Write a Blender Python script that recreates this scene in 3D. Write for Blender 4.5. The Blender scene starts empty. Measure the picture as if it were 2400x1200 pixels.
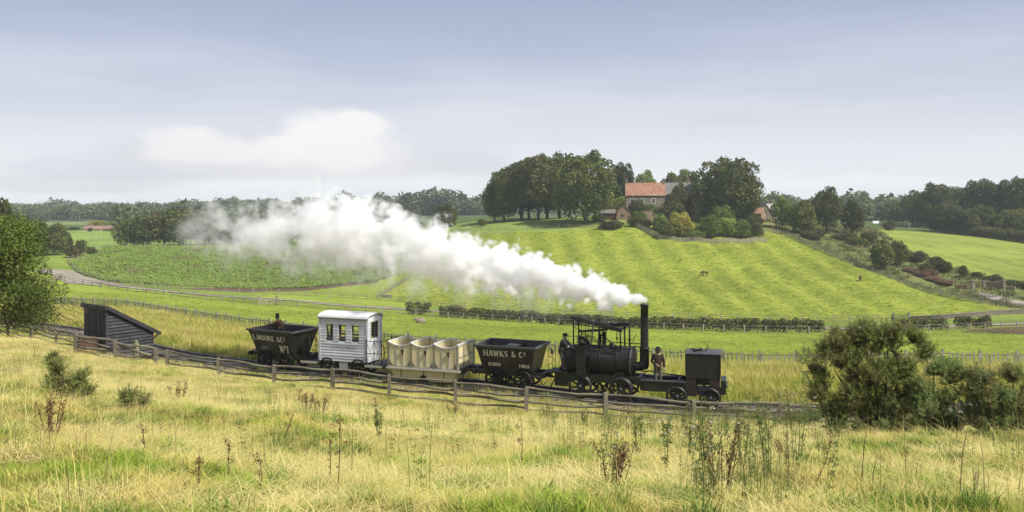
import bpy, math, random
import numpy as np
from mathutils import Vector, Matrix, Euler
R = math.radians
rnd = random.Random(7)
sc = bpy.context.scene
COL = sc.collection

# ------------------------------------------------------------------ camera, sky, sun
F = 2078.0            # focal length measured on the 2400 px wide photograph
CZ = 8.7              # eye height above the rails
cam_d = bpy.data.cameras.new('camera'); cam = bpy.data.objects.new('camera', cam_d); COL.objects.link(cam)
cam.location = (0, 0, CZ); cam.rotation_euler = (R(90), 0, 0)
cam_d.sensor_width = 36; cam_d.lens = 36 * F / 2400; cam_d.shift_y = -125 / 2400
cam_d.clip_start = 0.1; cam_d.clip_end = 40000
sc.camera = cam

SUN_EL, SUN_AZ = R(50), R(122)     # azimuth measured from +Y (the view direction) towards +X (right)
sd = Vector((math.sin(SUN_AZ) * math.cos(SUN_EL), math.cos(SUN_AZ) * math.cos(SUN_EL), math.sin(SUN_EL)))
sl = bpy.data.lights.new('sun', 'SUN'); sun = bpy.data.objects.new('sun', sl); COL.objects.link(sun)
sl.energy = 4.0; sl.angle = R(5.0); sl.color = (1.0, 0.95, 0.86)
sun.rotation_euler = sd.to_track_quat('Z', 'Y').to_euler()

w = bpy.data.worlds.new('World'); sc.world = w; w.use_nodes = True
nt = w.node_tree; nt.nodes.clear()
def N(nt, typ, **kw):
    n = nt.nodes.new(typ)
    for k, v in kw.items(): setattr(n, k, v)
    return n
def build_world():
    L = nt.links.new
    out = N(nt, 'ShaderNodeOutputWorld')
    sky = N(nt, 'ShaderNodeTexSky', sky_type='NISHITA', sun_disc=False)
    sky.sun_elevation = SUN_EL; sky.sun_rotation = SUN_AZ; sky.air_density = 1.0; sky.dust_density = 2.0
    b1 = N(nt, 'ShaderNodeBackground'); b1.inputs['Strength'].default_value = 0.085
    L(sky.outputs[0], b1.inputs['Color'])
    tc = N(nt, 'ShaderNodeTexCoord'); sep = N(nt, 'ShaderNodeSeparateXYZ'); L(tc.outputs['Generated'], sep.inputs[0])
    # high veil: pale at the horizon, lavender blue higher up
    ramp = N(nt, 'ShaderNodeValToRGB'); L(sep.outputs['Z'], ramp.inputs[0])
    cr = ramp.color_ramp
    cols = [(0.0, (.96, .95, .95)), (.04, (.74, .745, .79)), (.10, (.54, .565, .65)), (.16, (.40, .44, .565)), (.24, (.295, .34, .475)), (.6, (.20, .25, .40))]
    while len(cr.elements) < len(cols): cr.elements.new(.5)
    for e, (p, c) in zip(cr.elements, cols): e.position = p; e.color = (*c, 1)
    # streaky stratus: direction stretched flat
    mp = N(nt, 'ShaderNodeMapping'); mp.inputs['Scale'].default_value = (1.6, 1.6, 11.0); L(tc.outputs['Generated'], mp.inputs[0])
    n1 = N(nt, 'ShaderNodeTexNoise'); n1.inputs['Scale'].default_value = 1.5; n1.inputs['Detail'].default_value = 6; n1.inputs['Roughness'].default_value = .5; n1.inputs['Distortion'].default_value = .3
    L(mp.outputs[0], n1.inputs['Vector'])
    m1 = N(nt, 'ShaderNodeMapRange', interpolation_type='SMOOTHSTEP'); m1.inputs[1].default_value = .40; m1.inputs[2].default_value = .70; L(n1.outputs[0], m1.inputs[0])
    lo = N(nt, 'ShaderNodeMapRange', interpolation_type='SMOOTHSTEP'); lo.inputs[1].default_value = .26; lo.inputs[2].default_value = .02; L(sep.outputs['Z'], lo.inputs[0])
    mm = N(nt, 'ShaderNodeMath', operation='MULTIPLY'); L(m1.outputs[0], mm.inputs[0]); L(lo.outputs[0], mm.inputs[1])
    ms = N(nt, 'ShaderNodeMath', operation='MULTIPLY'); L(mm.outputs[0], ms.inputs[0]); ms.inputs[1].default_value = .7
    mx = N(nt, 'ShaderNodeMixRGB'); L(ms.outputs[0], mx.inputs[0]); L(ramp.outputs[0], mx.inputs[1]); mx.inputs[2].default_value = (.68, .68, .74, 1)
    prev = mx
    # soft heaps of cumulus low in the sky
    def puff(px, py, rx, ry, col, amount, nscale, lo_=.25, hi_=.75, na=1.5):
        nonlocal prev
        d = Vector(((px - 1200) / F, 1, (475 - py) / F)); el = d.z / math.hypot(d.x, 1); az = math.atan2(d.x, 1)
        # azimuth from the direction
        at = N(nt, 'ShaderNodeMath', operation='ARCTAN2'); L(sep.outputs['X'], at.inputs[0]); L(sep.outputs['Y'], at.inputs[1])
        da = N(nt, 'ShaderNodeMath', operation='SUBTRACT'); L(at.outputs[0], da.inputs[0]); da.inputs[1].default_value = az
        dx = N(nt, 'ShaderNodeMath', operation='DIVIDE'); L(da.outputs[0], dx.inputs[0]); dx.inputs[1].default_value = rx / F
        dz0 = N(nt, 'ShaderNodeMath', operation='SUBTRACT'); L(sep.outputs['Z'], dz0.inputs[0]); dz0.inputs[1].default_value = el
        dz = N(nt, 'ShaderNodeMath', operation='DIVIDE'); L(dz0.outputs[0], dz.inputs[0]); dz.inputs[1].default_value = ry / F
        cv = N(nt, 'ShaderNodeCombineXYZ'); L(dx.outputs[0], cv.inputs[0]); L(dz.outputs[0], cv.inputs[1])
        ln = N(nt, 'ShaderNodeVectorMath', operation='LENGTH'); L(cv.outputs[0], ln.inputs[0])
        mp = N(nt, 'ShaderNodeMapping'); mp.inputs['Scale'].default_value = (1, 1, 1.9); L(tc.outputs['Generated'], mp.inputs[0])
        nz = N(nt, 'ShaderNodeTexNoise'); nz.inputs['Scale'].default_value = nscale; nz.inputs['Detail'].default_value = 8; nz.inputs['Roughness'].default_value = .52
        L(mp.outputs[0], nz.inputs['Vector'])
        a = N(nt, 'ShaderNodeMath', operation='MULTIPLY_ADD'); L(nz.outputs[0], a.inputs[0]); a.inputs[1].default_value = na; a.inputs[2].default_value = .65 - na * .5
        s = N(nt, 'ShaderNodeMath', operation='SUBTRACT'); L(a.outputs[0], s.inputs[0]); L(ln.outputs[1], s.inputs[1])
        r = N(nt, 'ShaderNodeMapRange', interpolation_type='SMOOTHSTEP'); r.inputs[1].default_value = lo_ - .5; r.inputs[2].default_value = hi_ - .5; r.inputs[4].default_value = amount
        L(s.outputs[0], r.inputs[0])
        m = N(nt, 'ShaderNodeMixRGB'); L(r.outputs[0], m.inputs[0]); L(prev.outputs[0], m.inputs[1]); m.inputs[2].default_value = (*col, 1)
        prev = m
    puff(640, 400, 480, 90, (.56, .56, .62), .7, 5, -.1, .6)
    puff(650, 385, 420, 55, (.76, .73, .75), .75, 6, .1, .7, 2.0)
    puff(540, 352, 190, 58, (.80, .77, .78), .85, 8, .08, .75, 3.2)
    puff(700, 338, 200, 70, (.84, .81, .81), .92, 8, .12, .70, 3.4)
    puff(830, 350, 150, 50, (.82, .79, .80), .85, 8, .08, .75, 3.2)
    puff(1110, 295, 170, 55, (.66, .64, .69), .6, 8, -.05, .7)
    puff(300, 450, 520, 34, (.93, .93, .94), .8, 6, .1, .8, 2)
    puff(760, 440, 420, 24, (.90, .89, .90), .7, 7, .1, .8, 2)
    puff(1900, 440, 700, 26, (.90, .89, .91), .6, 6, .1, .8, 2)
    puff(60, 428, 330, 22, (.62, .61, .66), .7, 7, .1, .7, 2)
    puff(280, 395, 380, 22, (.60, .60, .67), .5, 7, .1, .7, 2)
    puff(1150, 430, 260, 30, (.86, .87, .89), .6, 7, .1, .8)
    b2 = N(nt, 'ShaderNodeBackground'); b2.inputs['Strength'].default_value = SKYK
    L(prev.outputs[0], b2.inputs['Color'])
    mix = N(nt, 'ShaderNodeMixShader'); mix.inputs[0].default_value = .90
    L(b1.outputs[0], mix.inputs[1]); L(b2.outputs[0], mix.inputs[2]); L(mix.outputs[0], out.inputs['Surface'])
EXPO = 0.63
SKYK = 0.81
build_world()
sc.view_settings.view_transform = 'Standard'; sc.view_settings.look = 'None'
sc.view_settings.gamma = 1; sc.view_settings.use_curve_mapping = False; sc.view_settings.exposure = EXPO
sc.render.engine = 'CYCLES'
cy = sc.cycles
cy.use_denoising = True; cy.max_bounces = 44; cy.diffuse_bounces = 3; cy.glossy_bounces = 2; cy.transmission_bounces = 3
cy.transparent_max_bounces = 12; cy.volume_bounces = 40; cy.volume_step_rate = 1.0; cy.volume_max_steps = 512
cy.caustics_reflective = False; cy.caustics_refractive = False

# ------------------------------------------------------------------ terrain height
UC = np.array([-600, 0, 300, 600, 900, 1200, 1500, 1800, 2100, 2400, 3000.])
def zr(*v): return ('z', v)
ROWS = [
 (3,    zr(*[6.6] * 11)),
 (8.5,  zr(*[5.73] * 11)),
 (20,   zr(4.9, 4.5, 4.1, 3.75, 3.45, 3.3, 3.25, 3.3, 3.35, 3.4, 3.4)),
 (36,   zr(2.6, 2.2, 1.5, .75, .3, 0, -.15, -.25, -.3, -.3, -.3)),
 (47,   zr(1.5, 1.1, .35, -.25, -.6, -.8, -.9, -.9, -.9, -.9, -.9)),
 (58,   zr(.1, -.2, -.7, -1.3, -1.8, -2.2, -2.5, -2.6, -2.6, -2.6, -2.6)),
 (75,   zr(-2, -2, -2.4, -3.2, -3.9, -4.3, -4.7, -4.9, -4.9, -4.9, -4.9)),
 (100,  zr(-4.2, -4.2, -4.5, -5.1, -5.9, -6.5, -7, -7.3, -7.3, -7.2, -7.2)),
 (125,  zr(-5.9, -5.9, -6.1, -7, -8.1, -9, -9.6, -10, -10, -9.8, -9.8)),
 (160,  zr(-8, -8, -8.4, -9.6, -11.2, -12.7, -13.3, -13.6, -13.1, -12.2, -12)),
 (175,  (655, 658, 686, 706, 724, 738, 745, 747, 746, 730, 730)),
 (190,  (640, 642, 676, 696, 704, 715, 712, 708, 700, 692, 690)),
 (215,  (615, 617, 650, 668, 672, 672, 650, 648, 640, 657, 655)),
 (240,  (600, 600, 603, 613, 618, 612, 585, 580, 602, 628, 628)),
 (260,  (590, 592, 582, 580, 575, 545, 532, 548, 587, 605, 605)),
 (285,  (585, 585, 577, 572, 560, 520, 507, 520, 562, 588, 588)),
 (320,  (575, 578, 570, 560, 545, 512, 503, 512, 545, 568, 570)),
 (400,  (548, 550, 545, 535, 525, 510, 508, 512, 530, 543, 545)),
 (550,  (528, 530, 528, 520, 513, 508, 508, 508, 513, 520, 520)),
 (800,  (508, 510, 508, 505, 503, 502, 500, 498, 498, 500, 500)),
 (1300, (495, 495, 494, 490, 488, 486, 486, 485, 485, 487, 487)),
 (2500, (483, 483, 483, 482, 481, 480.5, 480, 480, 480, 480, 480)),
 (3800, (478.5,) * 11),
]
LZ = np.log(np.array([r[0] for r in ROWS], float))
TAB = np.array([(r[1][1] if r[1][0] == 'z' else [CZ - (p - 475) / F * r[0] for p in r[1]]) for r in ROWS], float)
def _tab(u, lz):
    u = np.clip(u, -599, 2999); lz = np.clip(lz, LZ[0], LZ[-1] - 1e-6)
    i = np.clip(np.searchsorted(UC, u) - 1, 0, len(UC) - 2); j = np.clip(np.searchsorted(LZ, lz) - 1, 0, len(LZ) - 2)
    a = (u - UC[i]) / (UC[i + 1] - UC[i]); b = (lz - LZ[j]) / (LZ[j + 1] - LZ[j])
    a = a * a * (3 - 2 * a) * .5 + a * .5
    return (TAB[j, i] * (1 - a) + TAB[j, i + 1] * a) * (1 - b) + (TAB[j + 1, i] * (1 - a) + TAB[j + 1, i + 1] * a) * b
# track centre line
TP = [(-90, 78), (-60, 73), (-45, 68.5), (-37, 65), (-28.3, 59.5), (-19.6, 51.6), (-12.1, 47.3), (-8.2, 45.8), (.05, 42.8), (4.15, 41.2), (7.7, 39.95), (12.4, 39.15), (20, 39.3), (30, 40.5), (50, 44), (70, 49)]
def crom(P, per=24):
    P = [np.array(p, float) for p in P]; P = [2 * P[0] - P[1]] + P + [2 * P[-1] - P[-2]]
    o = []
    for k in range(1, len(P) - 2):
        p0, p1, p2, p3 = P[k - 1:k + 3]
        for t in np.arange(per) / per:
            o.append(.5 * (2 * p1 + (p2 - p0) * t + (2 * p0 - 5 * p1 + 4 * p2 - p3) * t * t + (3 * p1 - p0 - 3 * p2 + p3) * t ** 3))
    o.append(P[-2]); return np.array(o)
TC = crom(TP, 10)
TCd = crom([tuple(p) for p in TP], 24)
def track_z(x): return np.interp(x, [-60, -12, 0, 4, 7.5, 60], [.05, -.05, -.14, -.28, -.35, -.35])
def dist_poly(X, Y, P):
    best = np.full(X.shape, 1e9)
    for a, b in zip(P[:-1], P[1:]):
        d = b - a; L2 = d @ d
        t = np.clip(((X - a[0]) * d[0] + (Y - a[1]) * d[1]) / L2, 0, 1)
        best = np.minimum(best, np.hypot(X - a[0] - t * d[0], Y - a[1] - t * d[1]))
    return best
def vnoise(X, Y, s, seed=0):
    x = X / s + seed * 17.3; y = Y / s - seed * 9.1
    xi = np.floor(x); yi = np.floor(y); fx = x - xi; fy = y - yi
    fx = fx * fx * (3 - 2 * fx); fy = fy * fy * (3 - 2 * fy)
    def h(a, b):
        v = np.sin(a * 127.1 + b * 311.7 + seed * 74.7) * 43758.5453
        return v - np.floor(v)
    return (h(xi, yi) * (1 - fx) + h(xi + 1, yi) * fx) * (1 - fy) + (h(xi, yi + 1) * (1 - fx) + h(xi + 1, yi + 1) * fx) * fy
def base_u(X, Y): return 1200 + X / np.maximum(Y, 3.0) * F
def H(X, Y):
    X = np.atleast_1d(np.asarray(X, float)); Y = np.atleast_1d(np.asarray(Y, float))
    Yc = np.maximum(Y, 3.0); u = base_u(X, Y); lz = np.log(Yc)
    z = np.zeros_like(X)
    for du, dl, wt in ((0, 0, .28), (45, 0, .18), (-45, 0, .18), (0, .035, .18), (0, -.035, .18)):
        z += wt * _tab(u + du, lz + dl)
    z += np.where(Y < 3, (3 - Y) * .1, 0)
    near = np.clip(1 - (Y - 60) / 60, 0, 1)
    z += near * np.clip((Y - 5) / 6, 0, 1) * ((vnoise(X, Y, .95, 8) - .5) * .12 + (vnoise(X, Y, 4.2, 1) - .5) * .28 + (vnoise(X, Y, 1.7, 2) - .5) * .12)
    z += (1 - near) * (vnoise(X, Y, 14, 3) - .5) * .5 * np.clip((Y - 60) / 100, 0, 1)
    # ridge and furrow on the hill pasture and the upper field
    hp = np.clip((Y - 172) / 14, 0, 1) * np.clip((268 - Y) / 16, 0, 1) * np.clip((X + 12) / 10, 0, 1)
    z += hp * .24 * np.sin((X - .06 * (260 - Y) + 1.2 * vnoise(X, Y, 25, 5)) * 2 * math.pi / 8.2)
    sel = (Y > 30) & (Y < 90) & (np.abs(X) < 95)
    if sel.any():
        d = dist_poly(X[sel], Y[sel], TC); t = np.clip((6.0 - d) / 3.6, 0, 1); t = t * t * (3 - 2 * t)
        z[sel] = z[sel] * (1 - t) + (track_z(X[sel]) - .27) * t
    return z
def Hs(x, y): return float(H([x], [y])[0])
def W(px, py, Z): return Vector(((px - 1200) / F * Z, Z, CZ - (py - 475) / F * Z))
def G(px, py, z0=8, z1=3000):
    """the ground point seen at photo pixel px, py between depths z0 and z1"""
    Z = np.exp(np.linspace(math.log(z0), math.log(z1), 500)); X = (px - 1200) / F * Z
    v = 475 + (CZ - H(X, Z)) * F / Z
    k = np.nonzero(v <= py)[0]
    k = int(k[0]) if len(k) else int(np.argmin(v))
    if k > 0 and v[k] <= py:
        t = (v[k - 1] - py) / max(v[k - 1] - v[k], 1e-6); zz = Z[k - 1] + (Z[k] - Z[k - 1]) * min(max(t, 0), 1)
    else: zz = Z[k]
    x = (px - 1200) / F * zz
    return Vector((x, zz, Hs(x, zz)))
def PZ(px, Z):
    x = (px - 1200) / F * Z
    return Vector((x, Z, Hs(x, Z)))

# ------------------------------------------------------------------ material helper
def mat(name, c1, c2=None, scale=3.0, rough=.85, bump=0.0, bscale=None, metal=0.0, trans=0.0, detail=6, coord='Object', c3=None, stretch=None, spec=.3, jit=.12, lo=.35, hi=.65):
    m = bpy.data.materials.new(name); m.use_nodes = True; t = m.node_tree; t.nodes.clear(); L = t.links.new
    out = N(t, 'ShaderNodeOutputMaterial'); p = N(t, 'ShaderNodeBsdfPrincipled')
    p.inputs['Roughness'].default_value = rough; p.inputs['Metallic'].default_value = metal; p.inputs['Specular IOR Level'].default_value = spec
    tc = N(t, 'ShaderNodeTexCoord'); src = tc.outputs[coord] if coord != 'Position' else N(t, 'ShaderNodeNewGeometry').outputs['Position']
    if stretch:
        mp = N(t, 'ShaderNodeMapping'); mp.inputs['Scale'].default_value = stretch; L(src, mp.inputs[0]); src = mp.outputs[0]
    c2 = c2 or tuple(x * .7 for x in c1)
    n = N(t, 'ShaderNodeTexNoise'); n.inputs['Scale'].default_value = scale; n.inputs['Detail'].default_value = detail; n.inputs['Roughness'].default_value = .6; L(src, n.inputs['Vector'])
    r = N(t, 'ShaderNodeMapRange'); r.inputs[1].default_value = lo; r.inputs[2].default_value = hi; L(n.outputs[0], r.inputs[0])
    x = N(t, 'ShaderNodeMixRGB'); x.inputs[1].default_value = (*c1, 1); x.inputs[2].default_value = (*c2, 1); L(r.outputs[0], x.inputs[0])
    col = x.outputs[0]
    if c3:
        n3 = N(t, 'ShaderNodeTexNoise'); n3.inputs['Scale'].default_value = scale * .37; n3.inputs['Detail'].default_value = 4; L(src, n3.inputs['Vector'])
        r3 = N(t, 'ShaderNodeMapRange'); r3.inputs[1].default_value = .5; r3.inputs[2].default_value = .68; L(n3.outputs[0], r3.inputs[0])
        x3 = N(t, 'ShaderNodeMixRGB'); L(r3.outputs[0], x3.inputs[0]); L(col, x3.inputs[1]); x3.inputs[2].default_value = (*c3, 1); col = x3.outputs[0]
    oi = N(t, 'ShaderNodeObjectInfo'); ov = N(t, 'ShaderNodeMapRange'); ov.inputs[3].default_value = 1 - jit; ov.inputs[4].default_value = 1 + jit; L(oi.outputs['Random'], ov.inputs[0])
    hv = N(t, 'ShaderNodeHueSaturation'); L(col, hv.inputs['Color']); L(ov.outputs[0], hv.inputs['Value']); col = hv.outputs[0]
    L(col, p.inputs['Base Color'])
    if bump:
        b = N(t, 'ShaderNodeBump'); b.inputs['Strength'].default_value = 1; b.inputs['Distance'].default_value = bump
        nb = N(t, 'ShaderNodeTexNoise'); nb.inputs['Scale'].default_value = bscale or scale * 3; nb.inputs['Detail'].default_value = 5; L(src, nb.inputs['Vector'])
        L(nb.outputs[0], b.inputs['Height']); L(b.outputs[0], p.inputs['Normal'])
    sh = p.outputs[0]
    if trans:
        tr = N(t, 'ShaderNodeBsdfTranslucent'); L(col, tr.inputs[0]); ms = N(t, 'ShaderNodeMixShader'); ms.inputs[0].default_value = trans
        L(sh, ms.inputs[1]); L(tr.outputs[0], ms.inputs[2]); sh = ms.outputs[0]
    L(sh, out.inputs[0]); return m
def leafmat(name, a, b, c, trans=.3, nscale=.5, dry=None):
    """foliage: a..b by a per-leaf value, c in broad world patches"""
    m = bpy.data.materials.new(name); m.use_nodes = True; t = m.node_tree; t.nodes.clear(); L = t.links.new
    out = N(t, 'ShaderNodeOutputMaterial'); p = N(t, 'ShaderNodeBsdfPrincipled'); p.inputs['Roughness'].default_value = .6; p.inputs['Specular IOR Level'].default_value = .25
    at = N(t, 'ShaderNodeAttribute', attribute_name='var'); oi = N(t, 'ShaderNodeObjectInfo')
    x = N(t, 'ShaderNodeMixRGB'); x.inputs[1].default_value = (*a, 1); x.inputs[2].default_value = (*b, 1); L(at.outputs['Fac'], x.inputs[0])
    g = N(t, 'ShaderNodeNewGeometry'); n = N(t, 'ShaderNodeTexNoise'); n.inputs['Scale'].default_value = nscale; n.inputs['Detail'].default_value = 3; L(g.outputs['Position'], n.inputs['Vector'])
    r = N(t, 'ShaderNodeMapRange'); r.inputs[1].default_value = .42; r.inputs[2].default_value = .66; L(n.outputs[0], r.inputs[0])
    x2 = N(t, 'ShaderNodeMixRGB'); L(r.outputs[0], x2.inputs[0]); L(x.outputs[0], x2.inputs[1]); x2.inputs[2].default_value = (*c, 1)
    hsv = N(t, 'ShaderNodeHueSaturation'); L(x2.outputs[0], hsv.inputs['Color'])
    mr = N(t, 'ShaderNodeMapRange'); mr.inputs[3].default_value = .8; mr.inputs[4].default_value = 1.2; L(oi.outputs['Random'], mr.inputs[0]); L(mr.outputs[0], hsv.inputs['Value'])
    col = hsv.outputs[0]
    L(col, p.inputs['Base Color']); tr = N(t, 'ShaderNodeBsdfTranslucent'); L(col, tr.inputs[0])
    ms = N(t, 'ShaderNodeMixShader'); ms.inputs[0].default_value = trans; L(p.outputs[0], ms.inputs[1]); L(tr.outputs[0], ms.inputs[2]); L(ms.outputs[0], out.inputs[0])
    return m
M = {}
M['black'] = mat('black_paint', (.010, .010, .011), (.018, .017, .017), 4, .45, .002, 30, spec=.5, c3=(.040, .036, .031))
M['iron'] = mat('sooty_iron', (.010, .0095, .009), (.024, .021, .018), 6, .55, .003, 25, metal=.2)
M['rail_iron'] = mat('worn_rail', (.10, .085, .07), (.30, .30, .31), 2, .4, .002, 20, metal=.6)
M['rim'] = mat('rubbed_grey_edge', (.09, .09, .09), (.035, .035, .035), 9, .5, .002, 30)
M['green_paint'] = mat('dark_green_paint', (.011, .016, .012), (.022, .026, .020), 3, .4, .002, 20, spec=.5)
M['rust'] = mat('rusty_brown_iron', (.05, .03, .019), (.025, .02, .017), 7, .8, .004, 30)
M['lag'] = mat('boiler_lagging', (.014, .013, .014), (.034, .031, .030), 5, .5, .003, 20, stretch=(.4, 3, 3), jit=.3)
M['lagd'] = mat('boiler_end', (.035, .033, .032), (.07, .066, .062), 4, .55, .003, 20)
M['white_paint'] = mat('white_painted_board', (.66, .68, .69), (.56, .58, .60), 5, .6, .002, 12, stretch=(.5, 1, 3))
M['roof_white'] = mat('white_canvas_roof', (.74, .74, .73), (.62, .62, .62), 3, .7, .002, 10)
M['cream'] = mat('cream_paint', (.74, .65, .38), (.66, .57, .32), 3, .55, .001, 12)
M['stone_frame'] = mat('stone_grey_frame', (.48, .45, .36), (.36, .34, .28), 6, .6, .001, 12)
M['wood_in'] = mat('varnished_wood', (.16, .10, .05), (.10, .06, .03), 6, .6, .002, 12)
M['letter'] = mat('cream_lettering', (.80, .76, .64), (.55, .52, .45), 22, .7)
M['letter_grey'] = mat('grey_lettering', (.27, .29, .33), (.44, .46, .49), 16, .7)
M['oak'] = mat('weathered_oak', (.24, .205, .155), (.13, .11, .08), 6, .9, .01, 20, c3=(.18, .18, .11), stretch=(1, 1, 1))
M['oak_far'] = mat('weathered_fence_wood', (.36, .32, .25), (.22, .20, .15), 1.5, .9, .01, 8)
M['tarred'] = mat('tarred_boards', (.028, .028, .032), (.055, .055, .062), 5, .7, .006, 14, stretch=(1, 1, 1), jit=.4)
M['brick'] = mat('old_brick', (.20, .10, .07), (.13, .085, .065), 9, .9, .01, 30)
M['stone'] = mat('sandstone', (.30, .25, .18), (.18, .16, .13), 2.5, .95, .03, 6)
M['stone_red'] = mat('warm_rubble_wall', (.36, .24, .16), (.24, .17, .12), 2.5, .95, .03, 6)
M['pantile'] = mat('red_pantile', (.40, .20, .13), (.27, .13, .085), 1.6, .85, .02, 10, c3=(.36, .27, .19))
M['slate'] = mat('grey_slate', (.15, .14, .13), (.22, .20, .18), 1.5, .8, .02, 8)
M['bark'] = mat('bark', (.10, .08, .06), (.055, .045, .035), 4, .95, .03, 10)
M['bark_pale'] = mat('pale_bark', (.15, .13, .10), (.08, .07, .05), 4, .95, .03, 10)
M['glass'] = mat('dark_glass', (.03, .035, .04), (.05, .055, .06), 3, .12, spec=.8)
M['win_white'] = mat('white_window_paint', (.78, .78, .76), (.7, .7, .68), 5, .5)
M['road'] = mat('gravel_lane', (.38, .32, .27), (.27, .225, .19), .8, .95, .03, 4, coord='Position', c3=(.22, .20, .13))
M['ballast'] = mat('ash_ballast', (.10, .078, .055), (.19, .15, .105), 3, .95, .04, 12, coord='Position', c3=(.20, .20, .07))
M['sleeper'] = mat('old_sleeper', (.075, .062, .052), (.15, .13, .11), 8, .95, .01, 20)

# ------------------------------------------------------------------ mesh helpers
class MB:
    def __init__(s): s.v = []; s.f = []; s.sm = []
    def add(s, vs, fs, smooth=False):
        o = len(s.v); s.v += [tuple(v) for v in vs]; s.f += [tuple(i + o for i in f) for f in fs]; s.sm += [smooth] * len(fs); return s
    def box(s, c, d, rot=None, taper=None):
        x, y, z = (k / 2 for k in d); vs = []
        for sz in (-1, 1):
            tp = taper if (taper and sz > 0) else 1
            for sx, sy in ((-1, -1), (1, -1), (1, 1), (-1, 1)): vs.append(Vector((sx * x * tp, sy * y * tp, sz * z)))
        if rot is not None:
            q = Euler(rot).to_matrix(); vs = [q @ v for v in vs]
        c = Vector(c); return s.add([v + c for v in vs], [(3, 2, 1, 0), (4, 5, 6, 7), (0, 1, 5, 4), (1, 2, 6, 5), (2, 3, 7, 6), (3, 0, 4, 7)])
    def bb(s, a, b): return s.box([(a[i] + b[i]) / 2 for i in range(3)], [abs(b[i] - a[i]) for i in range(3)])
    def tube(s, pts, r, n=8, cap=True, smooth=True):
        pts = [Vector(p) for p in pts]; rs = r if isinstance(r, (list, tuple)) else [r] * len(pts); vs = []; up = None
        for k, p in enumerate(pts):
            t = (pts[min(k + 1, len(pts) - 1)] - pts[max(k - 1, 0)]).normalized()
            if up is None: up = t.orthogonal().normalized()
            up = (up - t * up.dot(t)); up = up.normalized() if up.length > 1e-6 else t.orthogonal().normalized()
            b = t.cross(up)
            for i in range(n):
                a = 2 * math.pi * i / n; vs.append(p + (up * math.cos(a) + b * math.sin(a)) * rs[k])
        fs = [(k * n + i, k * n + (i + 1) % n, (k + 1) * n + (i + 1) % n, (k + 1) * n + i) for k in range(len(pts) - 1) for i in range(n)]
        s.add(vs, fs, smooth)
        if cap:
            o = len(s.v) - len(vs)
            s.f.append(tuple(o + i for i in range(n))[::-1]); s.f.append(tuple(o + (len(pts) - 1) * n + i for i in range(n))); s.sm += [False, False]
        return s
    def bar(s, a, b, w, h=None):
        """rectangular bar from a to b"""
        a = Vector(a); b = Vector(b); h = h or w; t = (b - a).normalized(); up = Vector((0, 0, 1))
        if abs(t.z) > .95: up = Vector((1, 0, 0))
        side = t.cross(up).normalized(); up = side.cross(t)
        vs = []
        for p in (a, b):
            for sx, sz in ((-1, -1), (1, -1), (1, 1), (-1, 1)): vs.append(p + side * sx * w / 2 + up * sz * h / 2)
        return s.add(vs, [(0, 1, 2, 3), (7, 6, 5, 4), (0, 4, 5, 1), (1, 5, 6, 2), (2, 6, 7, 3), (3, 7, 4, 0)])
    def lathe(s, prof, axis='z', c=(0, 0, 0), n=24, smooth=True, a0=0, a1=2 * math.pi):
        """prof: list of (radius, along axis)"""
        full = abs(a1 - a0 - 2 * math.pi) < 1e-6; m = n if full else n + 1; vs = []
        for r, h in prof:
            for i in range(m):
                a = a0 + (a1 - a0) * i / n; p = (r * math.cos(a), r * math.sin(a), h)
                if axis == 'y': p = (p[0], p[2], p[1])
                if axis == 'x': p = (p[2], p[0], p[1])
                vs.append(Vector(p) + Vector(c))
        fs = []
        for k in range(len(prof) - 1):
            for i in range(n):
                j = (i + 1) % m; fs.append((k * m + i, k * m + j, (k + 1) * m + j, (k + 1) * m + i))
        return s.add(vs, fs, smooth)
    def mesh(s, name):
        me = bpy.data.meshes.new(name); me.from_pydata(s.v, [], s.f); me.polygons.foreach_set('use_smooth', s.sm); me.update(); return me
def link(name, data, parent=None, m=None, loc=None, rot=None):
    o = bpy.data.objects.new(name, data); COL.objects.link(o)
    if m is not None and data is not None and not data.materials: data.materials.append(m)
    if parent is not None: o.parent = parent
    if loc is not None: o.location = loc
    if rot is not None: o.rotation_euler = rot
    return o
def obj(name, mb, m, parent=None, loc=None, rot=None): return link(name, mb.mesh(name), parent, m, loc, rot)
def tag(o, label=None, cat=None, group=None, kind=None):
    if label: o['label'] = label
    if cat: o['category'] = cat
    if group: o['group'] = group
    if kind: o['kind'] = kind
    return o
def thing(name, label, cat, loc=(0, 0, 0), rz=0, group=None):
    return tag(link(name, None, loc=loc, rot=(0, 0, rz)), label, cat, group)
def dupe(o, parent=None):
    c = o.copy(); COL.objects.link(c)
    if parent is not None: c.parent = parent
    for ch in KIDS.get(o.name, ()): dupe(ch, c)
    return c
KIDS = {}
def note_kids(o):
    ks = [c for c in COL.objects if c.parent == o]; KIDS[o.name] = ks
    for k in ks: note_kids(k)
def npmesh(name, verts, quads, var=None, smooth=False):
    me = bpy.data.meshes.new(name); nv = len(verts); nf, k = quads.shape
    me.vertices.add(nv); me.vertices.foreach_set('co', np.ascontiguousarray(verts, dtype=np.float32).ravel())
    me.loops.add(nf * k); me.loops.foreach_set('vertex_index', np.ascontiguousarray(quads, dtype=np.int32).ravel())
    me.polygons.add(nf); me.polygons.foreach_set('loop_start', np.arange(nf, dtype=np.int32) * k)
    if smooth: me.polygons.foreach_set('use_smooth', np.ones(nf, dtype=bool))
    me.update(calc_edges=True)
    if var is not None:
        a = me.attributes.new('var', 'FLOAT', 'POINT'); a.data.foreach_set('value', np.ascontiguousarray(var, dtype=np.float32))
    return me
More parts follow.
